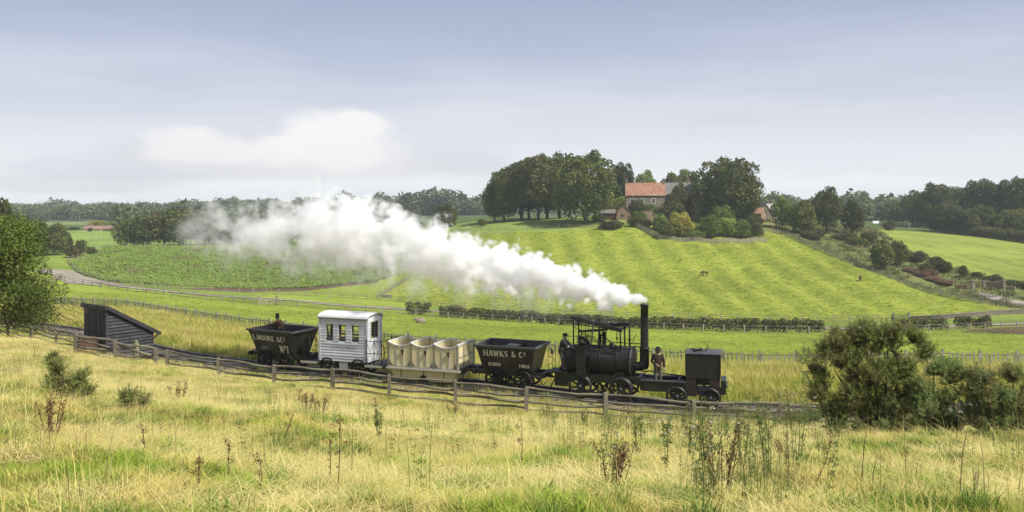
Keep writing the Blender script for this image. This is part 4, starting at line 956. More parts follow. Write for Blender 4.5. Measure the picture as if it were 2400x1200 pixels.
# rocking beams
def beam(a, b, y, h0, h1, nm='rocking_beam'):
    a = Vector((a[0], y, a[1])); b = Vector((b[0], y, b[1])); mid = (a + b) / 2; d = (b - a).normalized(); u = Vector((-d.z, 0, d.x)); vs = []
    for p, h in ((a, h0), (mid, h1), (b, h0)):
        for s_, w_ in ((-1, -.045), (-1, .045), (1, .045), (1, -.045)): vs.append(p + u * h / 2 * s_ + Vector((0, w_, 0)))
    lp(nm, MB().add(vs, [(k * 4 + i, k * 4 + (i + 1) % 4, (k + 1) * 4 + (i + 1) % 4, (k + 1) * 4 + i) for k in range(2) for i in range(4)] + [(3, 2, 1, 0), (8, 9, 10, 11)]), M['black'])
beam((-1.32, 3.66), (-.30, 3.48), -.5, .14, .19); beam((-.62, 3.50), (1.06, 3.14), -.38, .15, .23)
beam((-1.0, 2.98), (.35, 3.12), -.15, .08, .13); beam((-1.25, 3.44), (-.55, 3.40), .35, .08, .12); beam((.30, 3.24), (1.25, 3.36), .45, .10, .20); beam((-.3, 3.3), (1.2, 3.3), .3, .08, .12)
rod((1.22, .5, 2.2), (1.22, .5, 3.34), .04, 8, 'column'); rod((1.22, .5, 2.55), (1.22, .5, 2.68), .06, 8, 'column_collar'); rod((.62, .5, 2.4), (.62, .5, 3.3), .02); rod((.62, .5, 2.6), (.62, .5, 2.7), .045)
rod((1.3, .3, 2.35), (1.65, .1, 3.0), .012); rod((1.3, .35, 3.0), (1.75, .0, 2.5), .012) if False else None
# parallel motion and eccentric rods slanting down to the boiler front
for dz, y in ((0, -.46), (.06, -.40), (-.05, -.5)):
    rod((-.95, y, 3.05 + dz), (.98, y - .05, 1.98 + dz), .014, 6, 'slide_rod')
rod((-1.15, -.5, 3.2), (.1, -.5, 2.62), .014, 6, 'slide_rod'); rod((.0, -.3, 2.95), (.9, -.35, 2.3), .014, 6, 'slide_rod'); rod((-.1, -.2, 3.0), (.85, -.25, 2.38), .014, 6, 'slide_rod')
rod((-1.3, -.3, 2.75), (-.2, -.3, 2.78), .014); rod((-1.3, -.2, 2.35), (1.9, -.2, 2.42), .028, 8, 'steam_pipe'); rod((-1.0, .2, 2.5), (1.86, .2, 2.5), .02, 6, 'steam_pipe')
# engine cylinders standing on the boiler
for x, z1, r in ((-.02, 2.88, .075), (.18, 3.02, .095)):
    lp('steam_cylinder', MB().lathe([(r * 1.4, 2.24), (r * 1.4, 2.3), (r, 2.31), (r, z1 - .08), (r * 1.35, z1 - .07), (r * 1.35, z1), (.02, z1 + .01), (.02, z1 + .22)], 'z', (x, -.15, 0), 14))
for k, (x, y, z, r, h) in enumerate(((-.92, -.25, 2.5, .16, .14), (-.86, -.2, 2.68, .12, .12), (-.72, -.32, 2.44, .10, .2), (-1.02, -.1, 2.66, .09, .22), (-.8, .1, 2.5, .12, .3), (-.6, -.05, 2.42, .08, .2), (.62, -.1, 2.36, .17, .10), (.45, .1, 2.40, .1, .14))):
    lp('valve_chest', MB().lathe([(.001, z - h / 2), (r, z - h / 2), (r, z + h / 2 - .02), (r * .6, z + h / 2), (.001, z + h / 2)], 'z', (x, y, 0), 10), M['rim'] if k % 3 == 0 else M['iron'])
for k in range(6): rod((-1.1 + k * .11, -.3 + (k % 2) * .2, 2.3), (-1.08 + k * .12, -.28 + (k % 2) * .2, 2.8 + .09 * (k % 3)), .012, 6, 'valve_rod')
for x in (-1.05, -.85, -.72): rod((x, .3, 2.3), (x, .3, 3.3), .014, 6, 'valve_rod')
rod((-1.5, -.45, 2.75), (-1.2, -.45, 2.78), .012, 6, 'lever'); rod((-1.45, -.5, 2.6), (-1.4, -.5, 2.35), .02, 6, 'lever'); rod((-1.62, -.35, 2.36), (-1.1, -.5, 2.38), .018, 6, 'lever', M['rail_iron']); lp('gauge', MB().lathe([(.001, -.02), (.07, -.02), (.07, .02), (.001, .02)], 'y', (-1.42, -.62, 2.28), 14), M['rail_iron'])
lp('door_ring', MB().lathe([(.2, 0), (.25, 0), (.25, .03), (.2, .03)], 'y', (.62, -RB - .005, LB + .25), 16)) if False else None
# rear railing and hanging lamp at the back of the footplate
for y, x in ((-.55, -2.42), (-.55, -2.2), (.55, -2.42), (.55, -2.2)): rod((x, y, 1.05), (x, y, 2.15 if x > -2.3 else 2.25), .012, 6, 'handrail_post')
for z in (1.4, 1.75, 2.12): rod((-2.42, -.55, z), (-2.2, -.55, z), .01, 6, 'handrail'); rod((-2.42, .55, z), (-2.42, -.55, z), .01, 6, 'handrail')
lp('lamp', MB().lathe([(.001, 1.9), (.06, 1.92), (.075, 2.0), (.075, 2.1), (.05, 2.14), (.001, 2.16)], 'z', (-2.22, -.56, 0), 10), M['black'])
lp('step', MB().tube([(-2.1, -.6, .75), (-2.2, -.62, .5), (-2.3, -.62, .35)], .03, 6)); lp('drawbar', MB().bar((-2.5, 0, .72), (-2.0, 0, .8), .1, .06)); lp('drawbar', MB().bar((1.9, 0, .8), (2.35, 0, .8), .1, .06))
lp('feed_pipe', MB().tube([(1.75, -.1, 1.36), (2.1, -.15, 1.30), (2.35, -.15, 1.36), (2.5, -.15, 1.30), (3.2, -.15, 1.26), (3.9, -.15, 1.22)], .03, 8), M['black'])
rod((1.5, -.5, .62), (1.9, -.55, .45), .04, 8, 'guard_iron')
# ---- tender
te = vehicle('water_tender', 'open tender carrying a dark green water tank at the front of the train', 'tender', 7.75)
def tp(name, mb, m=None): return obj(name, mb, m or M['green_paint'], te)
for sg in (-1, 1): tp('side_beam', MB().box((-.62, sg * .62, .84), (2.4, .12, .44)), M['green_paint']); tp('top_rail', MB().box((-.85, sg * .62, 1.09), (1.95, .2, .05)), M['rim'])
tp('end_beam', MB().box((-1.85, 0, .86), (.12, 1.3, .42))); tp('floor', MB().box((-.2, 0, .70), (3.2, 1.2, .05)), M['wood_in'])
tp('buffer_box', MB().bb((1.62, -.62, .62), (1.84, .62, 1.22)), M['green_paint']); tp('buffer_plank', MB().bb((1.84, -.5, .9), (1.9, .5, 1.02)), M['rim'])
tx0, tx1, tz0, tz1 = .12, 1.60, 1.30, 2.36
for nm, a, b in (('tank_side', (tx0, -.70, tz0), (tx1, -.67, tz1)), ('tank_side', (tx0, .67, tz0), (tx1, .70, tz1)), ('tank_end', (tx0, -.67, tz0), (tx0 + .03, .67, tz1)), ('tank_end', (tx1 - .03, -.67, tz0), (tx1, .67, tz1)), ('tank_bottom', (tx0, -.67, tz0 - .02), (tx1, .67, tz0))):
    tp(nm, MB().bb(a, b))
tp('tank_lid', MB().bb((tx0 - .02, -.72, tz1), (tx1 + .02, .72, tz1 + .03)), M['rim'])
for x in (tx0, tx1): tp('tank_angle', MB().bb((x - .025, -.725, tz0 + .02), (x + .025, -.70, tz1)), M['iron'])
tp('tank_angle', MB().bb((tx0, -.722, tz1 - .05), (tx1, -.702, tz1)), M['iron'])
for x in (.34, 1.36): tp('tank_leg', MB().bb((x - .22, -.69, .5), (x + .22, -.60, 1.28)), M['rust']); tp('tank_leg', MB().bb((x - .2, .60, .5), (x + .2, .69, 1.28)), M['rust'])
tp('leg_beam', MB().bb((.10, -.64, .55), (1.62, -.60, .80)), M['rust']); tp('inner_box', MB().bb((.6, -.5, .98), (1.2, .5, 1.2)), M['black'])
tp('tank_pipe', MB().tube([(.45, -.2, tz1 + .03), (.45, -.2, tz1 + .12), (.75, .05, tz1 + .13), (.78, .3, tz1 + .06)], .05, 8), M['black']); tp('tank_pipe', MB().tube([(.3, .1, tz1 + .1), (.7, .1, tz1 + .1)], .035, 8), M['black']); tp('filler', MB().bb((.45, 0, tz1 + .03), (.75, .2, tz1 + .12)), M['black'])
tp('tank_lever', MB().tube([(.95, -.1, tz1 + .03), (1.05, -.05, tz1 + .28), (1.0, -.05, tz1 + .36)], .018, 6), M['rust']); tp('tank_lever', MB().tube([(.8, -.2, tz1 + .05), (1.15, .1, tz1 + .2)], .014, 6), M['rust'])
tp('pipe', MB().tube([(-1.9, .1, 1.18), (-.8, .1, 1.14), (.1, .1, 1.16)], .03, 8), M['black']); tp('tool_box', MB().bb((-1.75, .2, .72), (-1.2, .55, 1.0)), M['black']); tp('coal_heap', MB().bb((-.6, -.1, .72), (.0, .5, 1.0)), M['black'])
wheelset(te, (-.28, 1.17), .45, m=M['black'])
for x in (-.28, 1.17):
    for sg in (-1, 1): tp('axle_box', MB().box((x, sg * .56, .5), (.24, .12, .3)), M['iron'])
tp('hand_lever', MB().tube([(-.3, -.66, .95), (-.12, -.70, 1.35)], .016, 6), M['rail_iron'])
for x in (-1.35, .1): tp('step_loop', MB().tube([(x - .12, -.66, .66), (x - .1, -.68, .5), (x + .1, -.68, .5), (x + .12, -.66, .66)], .015, 6), M['iron'])

# ------------------------------------------------------------------ shed beside the line
C0 = W(249, 842, 48.0); C0.z = Hs(C0.x, C0.y) - .1
sh = thing('timber_shed', 'black tarred timber shed with a steep lean-to roof beside the track', 'shed', C0, math.atan2(.8, .6))
sL, sD, hH, hL = 2.7, 2.3, 3.02, 1.5   # along the side wall (x), depth (+y = to the left wall), heights
zsl = lambda x: hH - (hH - hL) * x / sL
for k in range(11):
    y0 = k * sD / 11; obj('upright_board', MB().bb((-.03 - .008 * (k % 2), y0 + .008, 0), (0, y0 + sD / 11 - .008, hH - .02)), M['tarred'], sh)
    obj('upright_board', MB().bb((sL, y0 + .008, 0), (sL + .03, y0 + sD / 11 - .008, hL - .02)), M['tarred'], sh)
nbz = 17
for yy, sg in ((0, -1), (sD, 1)):
    for k in range(nbz):
        z0 = k * hH / nbz; z1 = z0 + hH / nbz + .02; xe = min(sL, (hH - z0) / (hH - hL) * sL); xt = min(sL, max(0, (hH - z1) / (hH - hL) * sL))
        vs = [(0, yy + sg * .085, z0), (xe, yy + sg * .085, z0 + rnd.uniform(-.02, .02)), (xt, yy + sg * .012, z1), (0, yy + sg * .012, z1), (0, yy, z0), (xe, yy, z0), (xt, yy, z1), (0, yy, z1)]
        obj('weatherboard', MB().add(vs, [(0, 1, 2, 3), (7, 6, 5, 4), (0, 4, 5, 1), (1, 5, 6, 2), (3, 2, 6, 7), (0, 3, 7, 4)]), M['tarred'], sh)
a_ = math.atan2(hH - hL, sL); rl = math.hypot(sL, hH - hL) + .5
for k in range(7):
    w7 = (sD + .3) / 7; obj('roof_board', MB().box((sL / 2 + .17, -.15 + (k + .5) * w7, (hH + hL) / 2 + .02), (rl, w7 - .01, .04), (0, a_, 0)), M['tarred'], sh)
for y in (-.19, sD + .19): obj('barge_board', MB().box((sL / 2 + .17, y, (hH + hL) / 2 - .05), (rl + .05, .05, .2), (0, a_, 0)), M['tarred'], sh)
obj('eave_board', MB().box((-.1, sD / 2, hH + .02), (.05, sD + .42, .18)), M['tarred'], sh)
obj('eave_bracket', MB().bar((sL, -.05, hL - .45), (sL + .4, -.05, hL - .12), .06), M['tarred'], sh); obj('corner_post', MB().bb((-.05, -.06, 0), (.04, 0, hH - .05)), M['tarred'], sh); obj('corner_post', MB().bb((sL - .04, -.06, 0), (sL + .05, -.01, hL - .05)), M['tarred'], sh)
sp_ = PZ(319, 47.3)
st = obj('stone_marker', MB().lathe([(.001, -.3), (.16, -.3), (.16, 1.25), (.12, 1.4), (.05, 1.48), (.001, 1.5)], 'z', n=10), mat('lichened_stone', (.42, .40, .27), (.07, .06, .04), 14, .95, .01, 20, lo=.42, hi=.56), loc=sp_)
st.scale = (1, .6, 1); tag(st, 'tall round topped lichened stone marker in front of the black shed', 'marker stone')
bp = PZ(184, 47.7); pier = thing('brick_pier', 'squat red brick block behind the fence left of the shed', 'brick pier', (bp.x + .15, bp.y + 1.0, bp.z), .2)
bme = MB().box((0, 0, 0), (.215, .1, .066)).mesh('brick'); bme.materials.append(M['brick'])
obj('core', MB().box((0, 0, .42), (1.02, .86, .92)), M['stone'], pier)
for r in range(12):
    for k in range(5):
        ox = -.44 + k * .225 + (.11 if r % 2 else 0) - .05
        if abs(ox) < .48: link('brick', bme, pier, loc=(ox, -.44, .03 + r * .078))
    for k in range(4):
        oy = -.38 + k * .225 + (.11 if r % 2 else 0)
        if oy < .42:
            for sx in (-1, 1): link('brick', bme, pier, loc=(sx * .53, oy, .03 + r * .078), rot=(0, 0, math.pi / 2))
# ------------------------------------------------------------------ people and horses grown with the skin modifier
def skin(name, V_, E_, Rr, m, parent=None, root=0, sub=2):
    me = bpy.data.meshes.new(name); me.from_pydata(V_, E_, []); me.update(); o = link(name, me, parent)
    md = o.modifiers.new('Skin', 'SKIN'); md.use_smooth_shade = True
    sv = me.skin_vertices[0].data
    for i, r in enumerate(Rr):
        rr = r if isinstance(r, tuple) else (r, r); sv[i].radius = rr; sv[i].use_root = (i == root)
    s2 = o.modifiers.new('Sub', 'SUBSURF'); s2.levels = sub; s2.render_levels = sub
    me.materials.append(m); return o
M['skinc'] = mat('skin', (.42, .25, .18), (.36, .20, .14), 8, .6)
M['coat_dark'] = mat('dark_wool', (.03, .032, .036), (.045, .045, .048), 12, .95, .004, 60)
M['coat_brown'] = mat('brown_tweed', (.13, .07, .04), (.08, .045, .028), 14, .95, .004, 60)
M['coat_deep'] = mat('dark_brown_wool', (.055, .034, .024), (.035, .024, .018), 14, .95, .004, 60)
M['trouser'] = mat('grey_trousers', (.16, .14, .13), (.11, .10, .095), 10, .95, .004, 60)
M['hat'] = mat('black_felt', (.014, .014, .015), (.022, .021, .02), 10, .9)
M['hair'] = mat('grey_hair', (.16, .13, .11), (.10, .08, .06), 20, .9)
M['hair_brown'] = mat('ginger_beard', (.16, .07, .035), (.10, .05, .03), 20, .9)
M['shirt'] = mat('pale_neckcloth', (.6, .56, .5), (.5, .46, .4), 10, .9)
def person(label, loc, rz, pose, coat, trou, hatkind, beard=None):
    """front faces local +x; joints in metres"""
    t = thing('person', label, 'person', loc, rz); P = pose; V_, E_, Rr = [], [], []
    def v(p, r): V_.append(p); Rr.append(r); return len(V_) - 1
    def e(a, b): E_.append((a, b)); return b
    pel = v(P['pel'], (.14, .12)); ab = v(P['ab'], (.15, .12)); ch = v(P['ch'], (.18, .13)); nk = v(P['nk'], .06); e(pel, ab); e(ab, ch); e(ch, nk)
    h0 = v(P['h'], (.072, .082)); h1 = v(tuple(np.array(P['h']) + (0, 0, .10)), (.08, .09)); h2 = v(tuple(np.array(P['h']) + (-.005, 0, .17)), (.055, .06)); e(nk, h0); e(h0, h1); e(h1, h2)
    ns_ = v(tuple(np.array(P['h']) + (.095, 0, .05)), .014); e(h0, ns_)
    for s, k in ((-1, 'r'), (1, 'l')):
        sh_ = v(P['sh' + k], .075); el = v(P['el' + k], .05); wr = v(P['wr' + k], .032); e(ch, sh_); e(sh_, el); e(el, wr)
        d = np.array(P['wr' + k]) - np.array(P['el' + k]); d = d / np.linalg.norm(d); pm = np.array(P['wr' + k]) + d * .07; pal = v(tuple(pm), (.042, .022)); e(wr, pal)
        sd_ = np.cross(d, (0, 0, 1.)); sd_ = sd_ / (np.linalg.norm(sd_) + 1e-9); dn = np.cross(sd_, d)
        for q, ln in ((-.03, .07), (-.01, .082), (.01, .078), (.03, .06)):
            a = pm + sd_ * q + d * .03; b = pm + sd_ * q * 1.15 + d * (.03 + ln * .55) - dn * .012; c = pm + sd_ * q * 1.1 + d * (.03 + ln * .85) - dn * .035
            i1 = v(tuple(a), .0095); i2 = v(tuple(b), .009); i3 = v(tuple(c), .0075); e(pal, i1); e(i1, i2); e(i2, i3)
        th = v(tuple(pm + sd_ * .045 * s + d * .0 - dn * .01), .010); t2 = v(tuple(pm + sd_ * .055 * s + d * .04 - dn * .025), .008); e(pal, th); e(th, t2)
        hp = v(P['hp' + k], .095); kn = v(P['kn' + k], .058); an = v(P['an' + k], .042); to = v(tuple(np.array(P['an' + k]) + (.17, 0, -.04)), (.04, .028)); e(pel, hp); e(hp, kn); e(kn, an); e(an, to)
    skin('body', V_, E_, Rr, M['skinc'], t, sub=1)
    # jacket: torso, skirts and sleeves; trousers; boots
    V_, E_, Rr = [], [], []
    pl = np.array(P['pel']); sk = v(tuple(pl + (0, 0, -.24)), (.19, .17)); p0 = v(P['pel'], (.19, .165)); a0 = v(P['ab'], (.185, .155)); c0 = v(P['ch'], (.215, .165)); n0 = v(tuple(np.array(P['nk']) * .6 + np.array(P['ch']) * .4), .11)
    e(p0, sk); e(p0, a0); e(a0, c0); e(c0, n0)
    for k in 'rl': s0 = v(P['sh' + k], .095); s1 = v(P['el' + k], .072); wv = np.array(P['wr' + k]); s2 = v(tuple(wv), .055); e(c0, s0); e(s0, s1); e(s1, s2)
    skin('jacket', V_, E_, Rr, coat, t, sub=2)
    V_, E_, Rr = [], [], []
    p0 = v(P['pel'], (.16, .135))
    for k in 'rl': a = v(P['hp' + k], .115); b = v(P['kn' + k], .082); an = np.array(P['an' + k]); c = v(tuple(an + (0, 0, .02)), .066); e(p0, a); e(a, b); e(b, c)
    skin('trousers', V_, E_, Rr, trou, t, sub=1)
    for k in 'rl':
        an = Vector(P['an' + k]); obj('boot', MB().tube([an + Vector((-.06, 0, .06)), an + Vector((-.05, 0, -.03)), an + Vector((.08, 0, -.045)), an + Vector((.2, 0, -.055))], [.06, .06, .05, .035], 8), M['hat'], t)
    h = np.array(P['h'])
    obj('hair', MB().lathe([(.001, .13), (.085, .12), (.098, .05), (.09, -.03), (.06, -.05)], 'z', tuple(h + (-.018, 0, .02)), 14, a0=1.25, a1=2 * math.pi - 1.25), M['hair'], t)
    for s in (-1, 1):
        obj('ear', MB().box(tuple(h + (-.01, s * .092, .05)), (.035, .018, .055)), M['skinc'], t); obj('eye', MB().box(tuple(h + (.078, s * .03, .075)), (.012, .024, .012)), M['hat'], t)
    obj('mouth', MB().box(tuple(h + (.084, 0, -.005)), (.008, .045, .010)), M['rust'], t)
    if beard: obj('beard', MB().lathe([(.001, -.10), (.05, -.08), (.08, -.02), (.085, .03), (.07, .05)], 'z', tuple(h + (.012, 0, 0)), 12, a0=-1.5, a1=1.5), beard, t)
    hz = .115
    if hatkind == 'top': prof = [(.15, hz), (.155, hz + .012), (.098, hz + .018), (.092, hz + .10), (.10, hz + .17), (.09, hz + .175), (.001, hz + .175)]
    elif hatkind == 'wide': prof = [(.19, hz + .0), (.195, hz + .012), (.11, hz + .018), (.105, hz + .09), (.085, hz + .125), (.001, hz + .13)]
    else: prof = [(.10, hz - .03), (.112, hz), (.12, hz + .05), (.10, hz + .085), (.001, hz + .09)]
    obj('hat', MB().lathe(prof, 'z', tuple(h + (-.005, 0, 0)), 18), M['hat'], t)
    if hatkind == 'cap': obj('cap_peak', MB().box(tuple(h + (.13, 0, hz - .01)), (.09, .13, .012), (0, .25, 0)), M['hat'], t)
    obj('neckcloth', MB().lathe([(.075, -.03), (.085, 0), (.07, .03)], 'z', tuple(np.array(P['nk']) + (.01, 0, 0)), 12), M['shirt'], t)
    return t
def pose(**k):
    P = dict(pel=(0, 0, .95), ab=(.01, 0, 1.12), ch=(.0, 0, 1.36), nk=(.0, 0, 1.50), h=(.02, 0, 1.57),
             shr=(0, -.19, 1.42), shl=(0, .19, 1.42), elr=(.02, -.25, 1.14), ell=(.02, .25, 1.14), wrr=(.12, -.24, .92), wrl=(.12, .24, .92),
             hpr=(0, -.09, .90), hpl=(0, .09, .90), knr=(.03, -.11, .50), knl=(.03, .11, .50), anr=(0, -.12, .08), anl=(0, .12, .08)); P.update(k); return P
def on(v, x, y, z): bpy.context.view_layer.update(); return v.matrix_world @ Vector((x, y, z))
ra = lo.rotation_euler.z
person('driver in black cap and long dark coat leaning forward on the engine footplate', on(lo, -1.80, -.30, 1.13), ra,
       pose(ab=(.03, 0, 1.12), ch=(.07, 0, 1.35), nk=(.11, 0, 1.48), h=(.14, 0, 1.54), shr=(.08, -.19, 1.41), shl=(.08, .19, 1.41), elr=(.28, -.22, 1.22), ell=(.26, .2, 1.22), wrr=(.52, -.14, 1.12), wrl=(.5, .1, 1.14), anr=(.08, -.1, .08), anl=(-.08, .1, .08)), M['coat_dark'], M['trouser'], 'cap')
person('fireman in wide black hat and brown coat standing in the tender', on(te, -1.15, -.2, .73), te.rotation_euler.z + R(-75),
       pose(elr=(-.02, -.29, 1.14), wrr=(.18, -.1, 1.05), ell=(.0, .27, 1.13), wrl=(.1, .27, .88)), M['coat_deep'], M['trouser'], 'wide', M['hair_brown'])
person('man in top hat and brown coat riding in the leftmost black wagon', on(mw_, -.5, .35, .98), mw_.rotation_euler.z + R(200),
       pose(ab=(.05, 0, 1.1), ch=(.12, 0, 1.32), nk=(.17, 0, 1.44), h=(.2, 0, 1.50), shr=(.12, -.19, 1.38), shl=(.12, .19, 1.38), elr=(.34, -.24, 1.22), ell=(.36, .24, 1.22), wrr=(.6, -.2, 1.20), wrl=(.62, .2, 1.22)), M['coat_brown'], M['coat_brown'], 'top', M['hair_brown'])
def horse(label, loc, rz, m, mane):
    t = thing('horse', label, 'horse', loc, rz, 'horses grazing on the hill pasture'); V_, E_, Rr = [], [], []
    def v(p, r): V_.append(p); Rr.append(r); return len(V_) - 1
    def c(*ix):
        for a, b in zip(ix[:-1], ix[1:]): E_.append((a, b))
    rump = v((-.62, 0, 1.22), (.27, .27)); mid = v((-.1, 0, 1.18), (.31, .29)); chest = v((.45, 0, 1.2), (.27, .3)); n1 = v((.75, 0, 1.15), (.13, .2)); n2 = v((1.1, 0, .78), (.09, .14)); hd = v((1.28, 0, .46), (.09, .11)); mz = v((1.33, 0, .14), .06)
    c(mid, rump); c(mid, chest, n1, n2, hd, mz)
    for s in (-1, 1):
        e_ = v((1.16, s * .08, .62), .025); c(n2, e_)
        a, b, d, f = v((-.66, s * .17, .98), .15), v((-.52, s * .17, .72), .095), v((-.76, s * .17, .50), .055), v((-.70, s * .17, .08), .05); c(rump, a, b, d, f)
        a, b, d = v((.48, s * .15, .88), .11), v((.50 + s * .05, s * .15, .50), .06), v((.48 + s * .08, s * .15, .07), .05); c(chest, a, b, d)
    skin('body', V_, E_, Rr, m, t, sub=2)
    obj('tail', MB().tube([(-.86, 0, 1.32), (-.98, 0, 1.1), (-.98, 0, .55)], [.05, .09, .03], 7), mane, t)
    obj('mane', MB().tube([(.62, 0, 1.42), (.95, 0, 1.12), (1.2, 0, .72)], [.04, .07, .04], 6), mane, t)
    return t
hm = mat('bay_coat', (.12, .05, .025), (.08, .035, .02), 3, .6); hn = mat('dark_mane', (.02, .015, .012), (.03, .02, .015), 8, .8)
horse('bay horse grazing side on in the middle of the hill pasture', G(1651, 648, 175, 262), R(200), hm, hn)
horse('dark horse grazing end on near the diagonal fence', G(2016, 660, 175, 262), R(75), hm, hn)

# ------------------------------------------------------------------ buildings
def gable_house(name, label, cat, p0, p1, Z0, Z1, depth, zb, eave, ridge, wallm, roofm, wins=(), doors=(), chim=(), pane=True, tile_rows=0, base=None):
    """front wall runs from pixel p0 at depth Z0 to p1 at Z1; heights are world z"""
    A_ = Vector(((p0 - 1200) / F * Z0, Z0, 0)); B_ = Vector(((p1 - 1200) / F * Z1, Z1, 0)); d = B_ - A_; Lh = d.length; a = math.atan2(d.y, d.x)
    t = thing(name, label, cat, (A_.x, A_.y, zb), a); he, hr = eave - zb, ridge - zb
    # front wall with real openings
    ops = sorted([(x - w_ / 2, x + w_ / 2, z, z + h_) for x, w_, z, h_ in wins] + [(x - w_ / 2, x + w_ / 2, 0, h_) for x, w_, h_ in doors]); mb = MB()
    xs = sorted({0, Lh} | {o[0] for o in ops} | {o[1] for o in ops})
    for x0, x1 in zip(xs[:-1], xs[1:]):
        xm = (x0 + x1) / 2; hs = sorted([(o[2], o[3]) for o in ops if o[0] < xm < o[1]]); z = -1.5
        for s0, s1 in hs:
            if s0 > z: mb.bb((x0, 0, z), (x1, .4, s0))
            z = s1
        mb.bb((x0, 0, z), (x1, .4, he))
    obj('front_wall', mb, wallm, t); obj('rear_wall', MB().bb((0, depth - .4, -1.5), (Lh, depth, he)), wallm, t)
    for x in (0, Lh - .4):
        vs = [(x, .4, -1.5), (x, depth - .4, -1.5), (x, depth - .4, he), (x, depth / 2, hr - .12), (x, .4, he)]; vs += [(x + .4, y, z) for _, y, z in vs]
        obj('gable_wall', MB().add(vs, [(4, 3, 2, 1, 0), (5, 6, 7, 8, 9), (0, 1, 6, 5), (1, 2, 7, 6), (2, 3, 8, 7), (3, 4, 9, 8), (4, 0, 5, 9)]), wallm, t)
    for sg in (0, 1):
        y0 = -.3 if sg == 0 else depth + .3; n = tile_rows or 1; mbr = MB()
        for k in range(n):
            q0, q1 = k / n, (k + 1) / n; ya, yb = y0 + (depth / 2 - y0) * q0, y0 + (depth / 2 - y0) * q1; za, zb_ = he - .12 + (hr - he + .12) * q0, he - .12 + (hr - he + .12) * q1; nx = max(1, int(Lh / .5)) if tile_rows else 1
            for i in range(nx):
                xa, xb = -.15 + (Lh + .3) * i / nx, -.15 + (Lh + .3) * (i + 1) / nx; xm = (xa + xb) / 2; lift = .07 if tile_rows else 0
                vs = [(xa, ya, za + .05), (xm, ya, za + .05 + lift), (xb, ya, za + .05), (xb, yb, zb_ + .0), (xm, yb, zb_ + lift), (xa, yb, zb_ + .0), (xa, ya, za - .08), (xb, ya, za - .08), (xb, yb, zb_ - .1), (xa, yb, zb_ - .1)]
                mbr.add(vs, [(0, 1, 4, 5), (1, 2, 3, 4), (0, 6, 7, 2, 1), (9, 8, 7, 6), (2, 7, 8, 3), (0, 5, 9, 6)])
        o = obj('roof', mbr, roofm, t)
        if tile_rows: tag(o, kind='stuff')
    obj('ridge', MB().tube([(-.15, depth / 2, hr + .04), (Lh + .15, depth / 2, hr + .04)], .11, 6), roofm, t)
    for x, w_, z, h_ in wins:
        f = MB(); b = .14
        for q in ((x - w_ / 2, x - w_ / 2 + b), (x + w_ / 2 - b, x + w_ / 2)): f.bb((q[0], -.04, z), (q[1], .18, z + h_))
        f.bb((x - w_ / 2, -.05, z), (x + w_ / 2, .18, z + b)); f.bb((x - w_ / 2, -.04, z + h_ - b), (x + w_ / 2, .18, z + h_)); f.bb((x - w_ / 2, .06, z + h_ / 2 - .04), (x + w_ / 2, .14, z + h_ / 2 + .04))
        wo = obj('window', f, M['win_white'], t); obj('pane', MB().bb((x - w_ / 2 + .05, .2, z + .05), (x + w_ / 2 - .05, .22, z + h_ - .05)), M['glass'], wo)
        obj('lintel', MB().bb((x - w_ / 2 - .15, -.03, z + h_), (x + w_ / 2 + .15, .1, z + h_ + .2)), M['stone'], t)
    for x, w_, h_ in doors: obj('door', MB().bb((x - w_ / 2, .15, 0), (x + w_ / 2, .22, h_)), M['win_white'] if cat == 'house' else M['tarred'], t)
    for x, y in chim: c_ = obj('chimney', MB().box((x, y, hr + .5), (.7, .6, 1.6)).box((x, y, hr + 1.25), (.85, .75, .12)), M['stone'], t); obj('chimney_pot', MB().lathe([(.001, hr + 1.3), (.12, hr + 1.3), (.10, hr + 1.65), (.001, hr + 1.65)], 'z', (x, y, 0), 8), M['pantile'], t)
    return t
hz_ = lambda py, Z: CZ - (py - 475) / F * Z
Zh = 285
gable_house('farmhouse', 'stone farmhouse with bright red pantile roof and three white upper windows', 'house', 1467, 1559, Zh, Zh - 1, 7.0, hz_(502, Zh), hz_(457.5, Zh), hz_(432, Zh) + .5, M['stone'], M['pantile'],
            wins=[(2.0, 1.35, 3.4, 1.65), (5.15, 1.25, 3.4, 1.65), (8.8, 1.35, 3.4, 1.65), (3.2, 1.2, .7, 1.4)], doors=[(9.7, 1.2, 2.2)], chim=[(.4, 3.5), (12.3, 3.5)], tile_rows=14)
gable_house('farmhouse_wing', 'grey slated stone wing joining the red roofed farmhouse on its right', 'house', 1560.5, 1622, Zh - .5, Zh - 1, 7.0, hz_(502, Zh), hz_(456, Zh), hz_(432, Zh) + .6, M['stone'], M['slate'],
            wins=[(4.6, 1.2, 3.2, 1.4)], chim=[(7.6, 3.5)], tile_rows=12)
gable_house('outbuilding', 'small stone outbuilding with red roof beside the grey slated wing', 'outbuilding', 1622, 1648, Zh - 3, Zh - 6, 4.5, hz_(505, Zh), hz_(472, Zh), hz_(459, Zh), M['stone_red'], M['pantile'], wins=[(2.4, .7, .9, 1.8)], tile_rows=8)
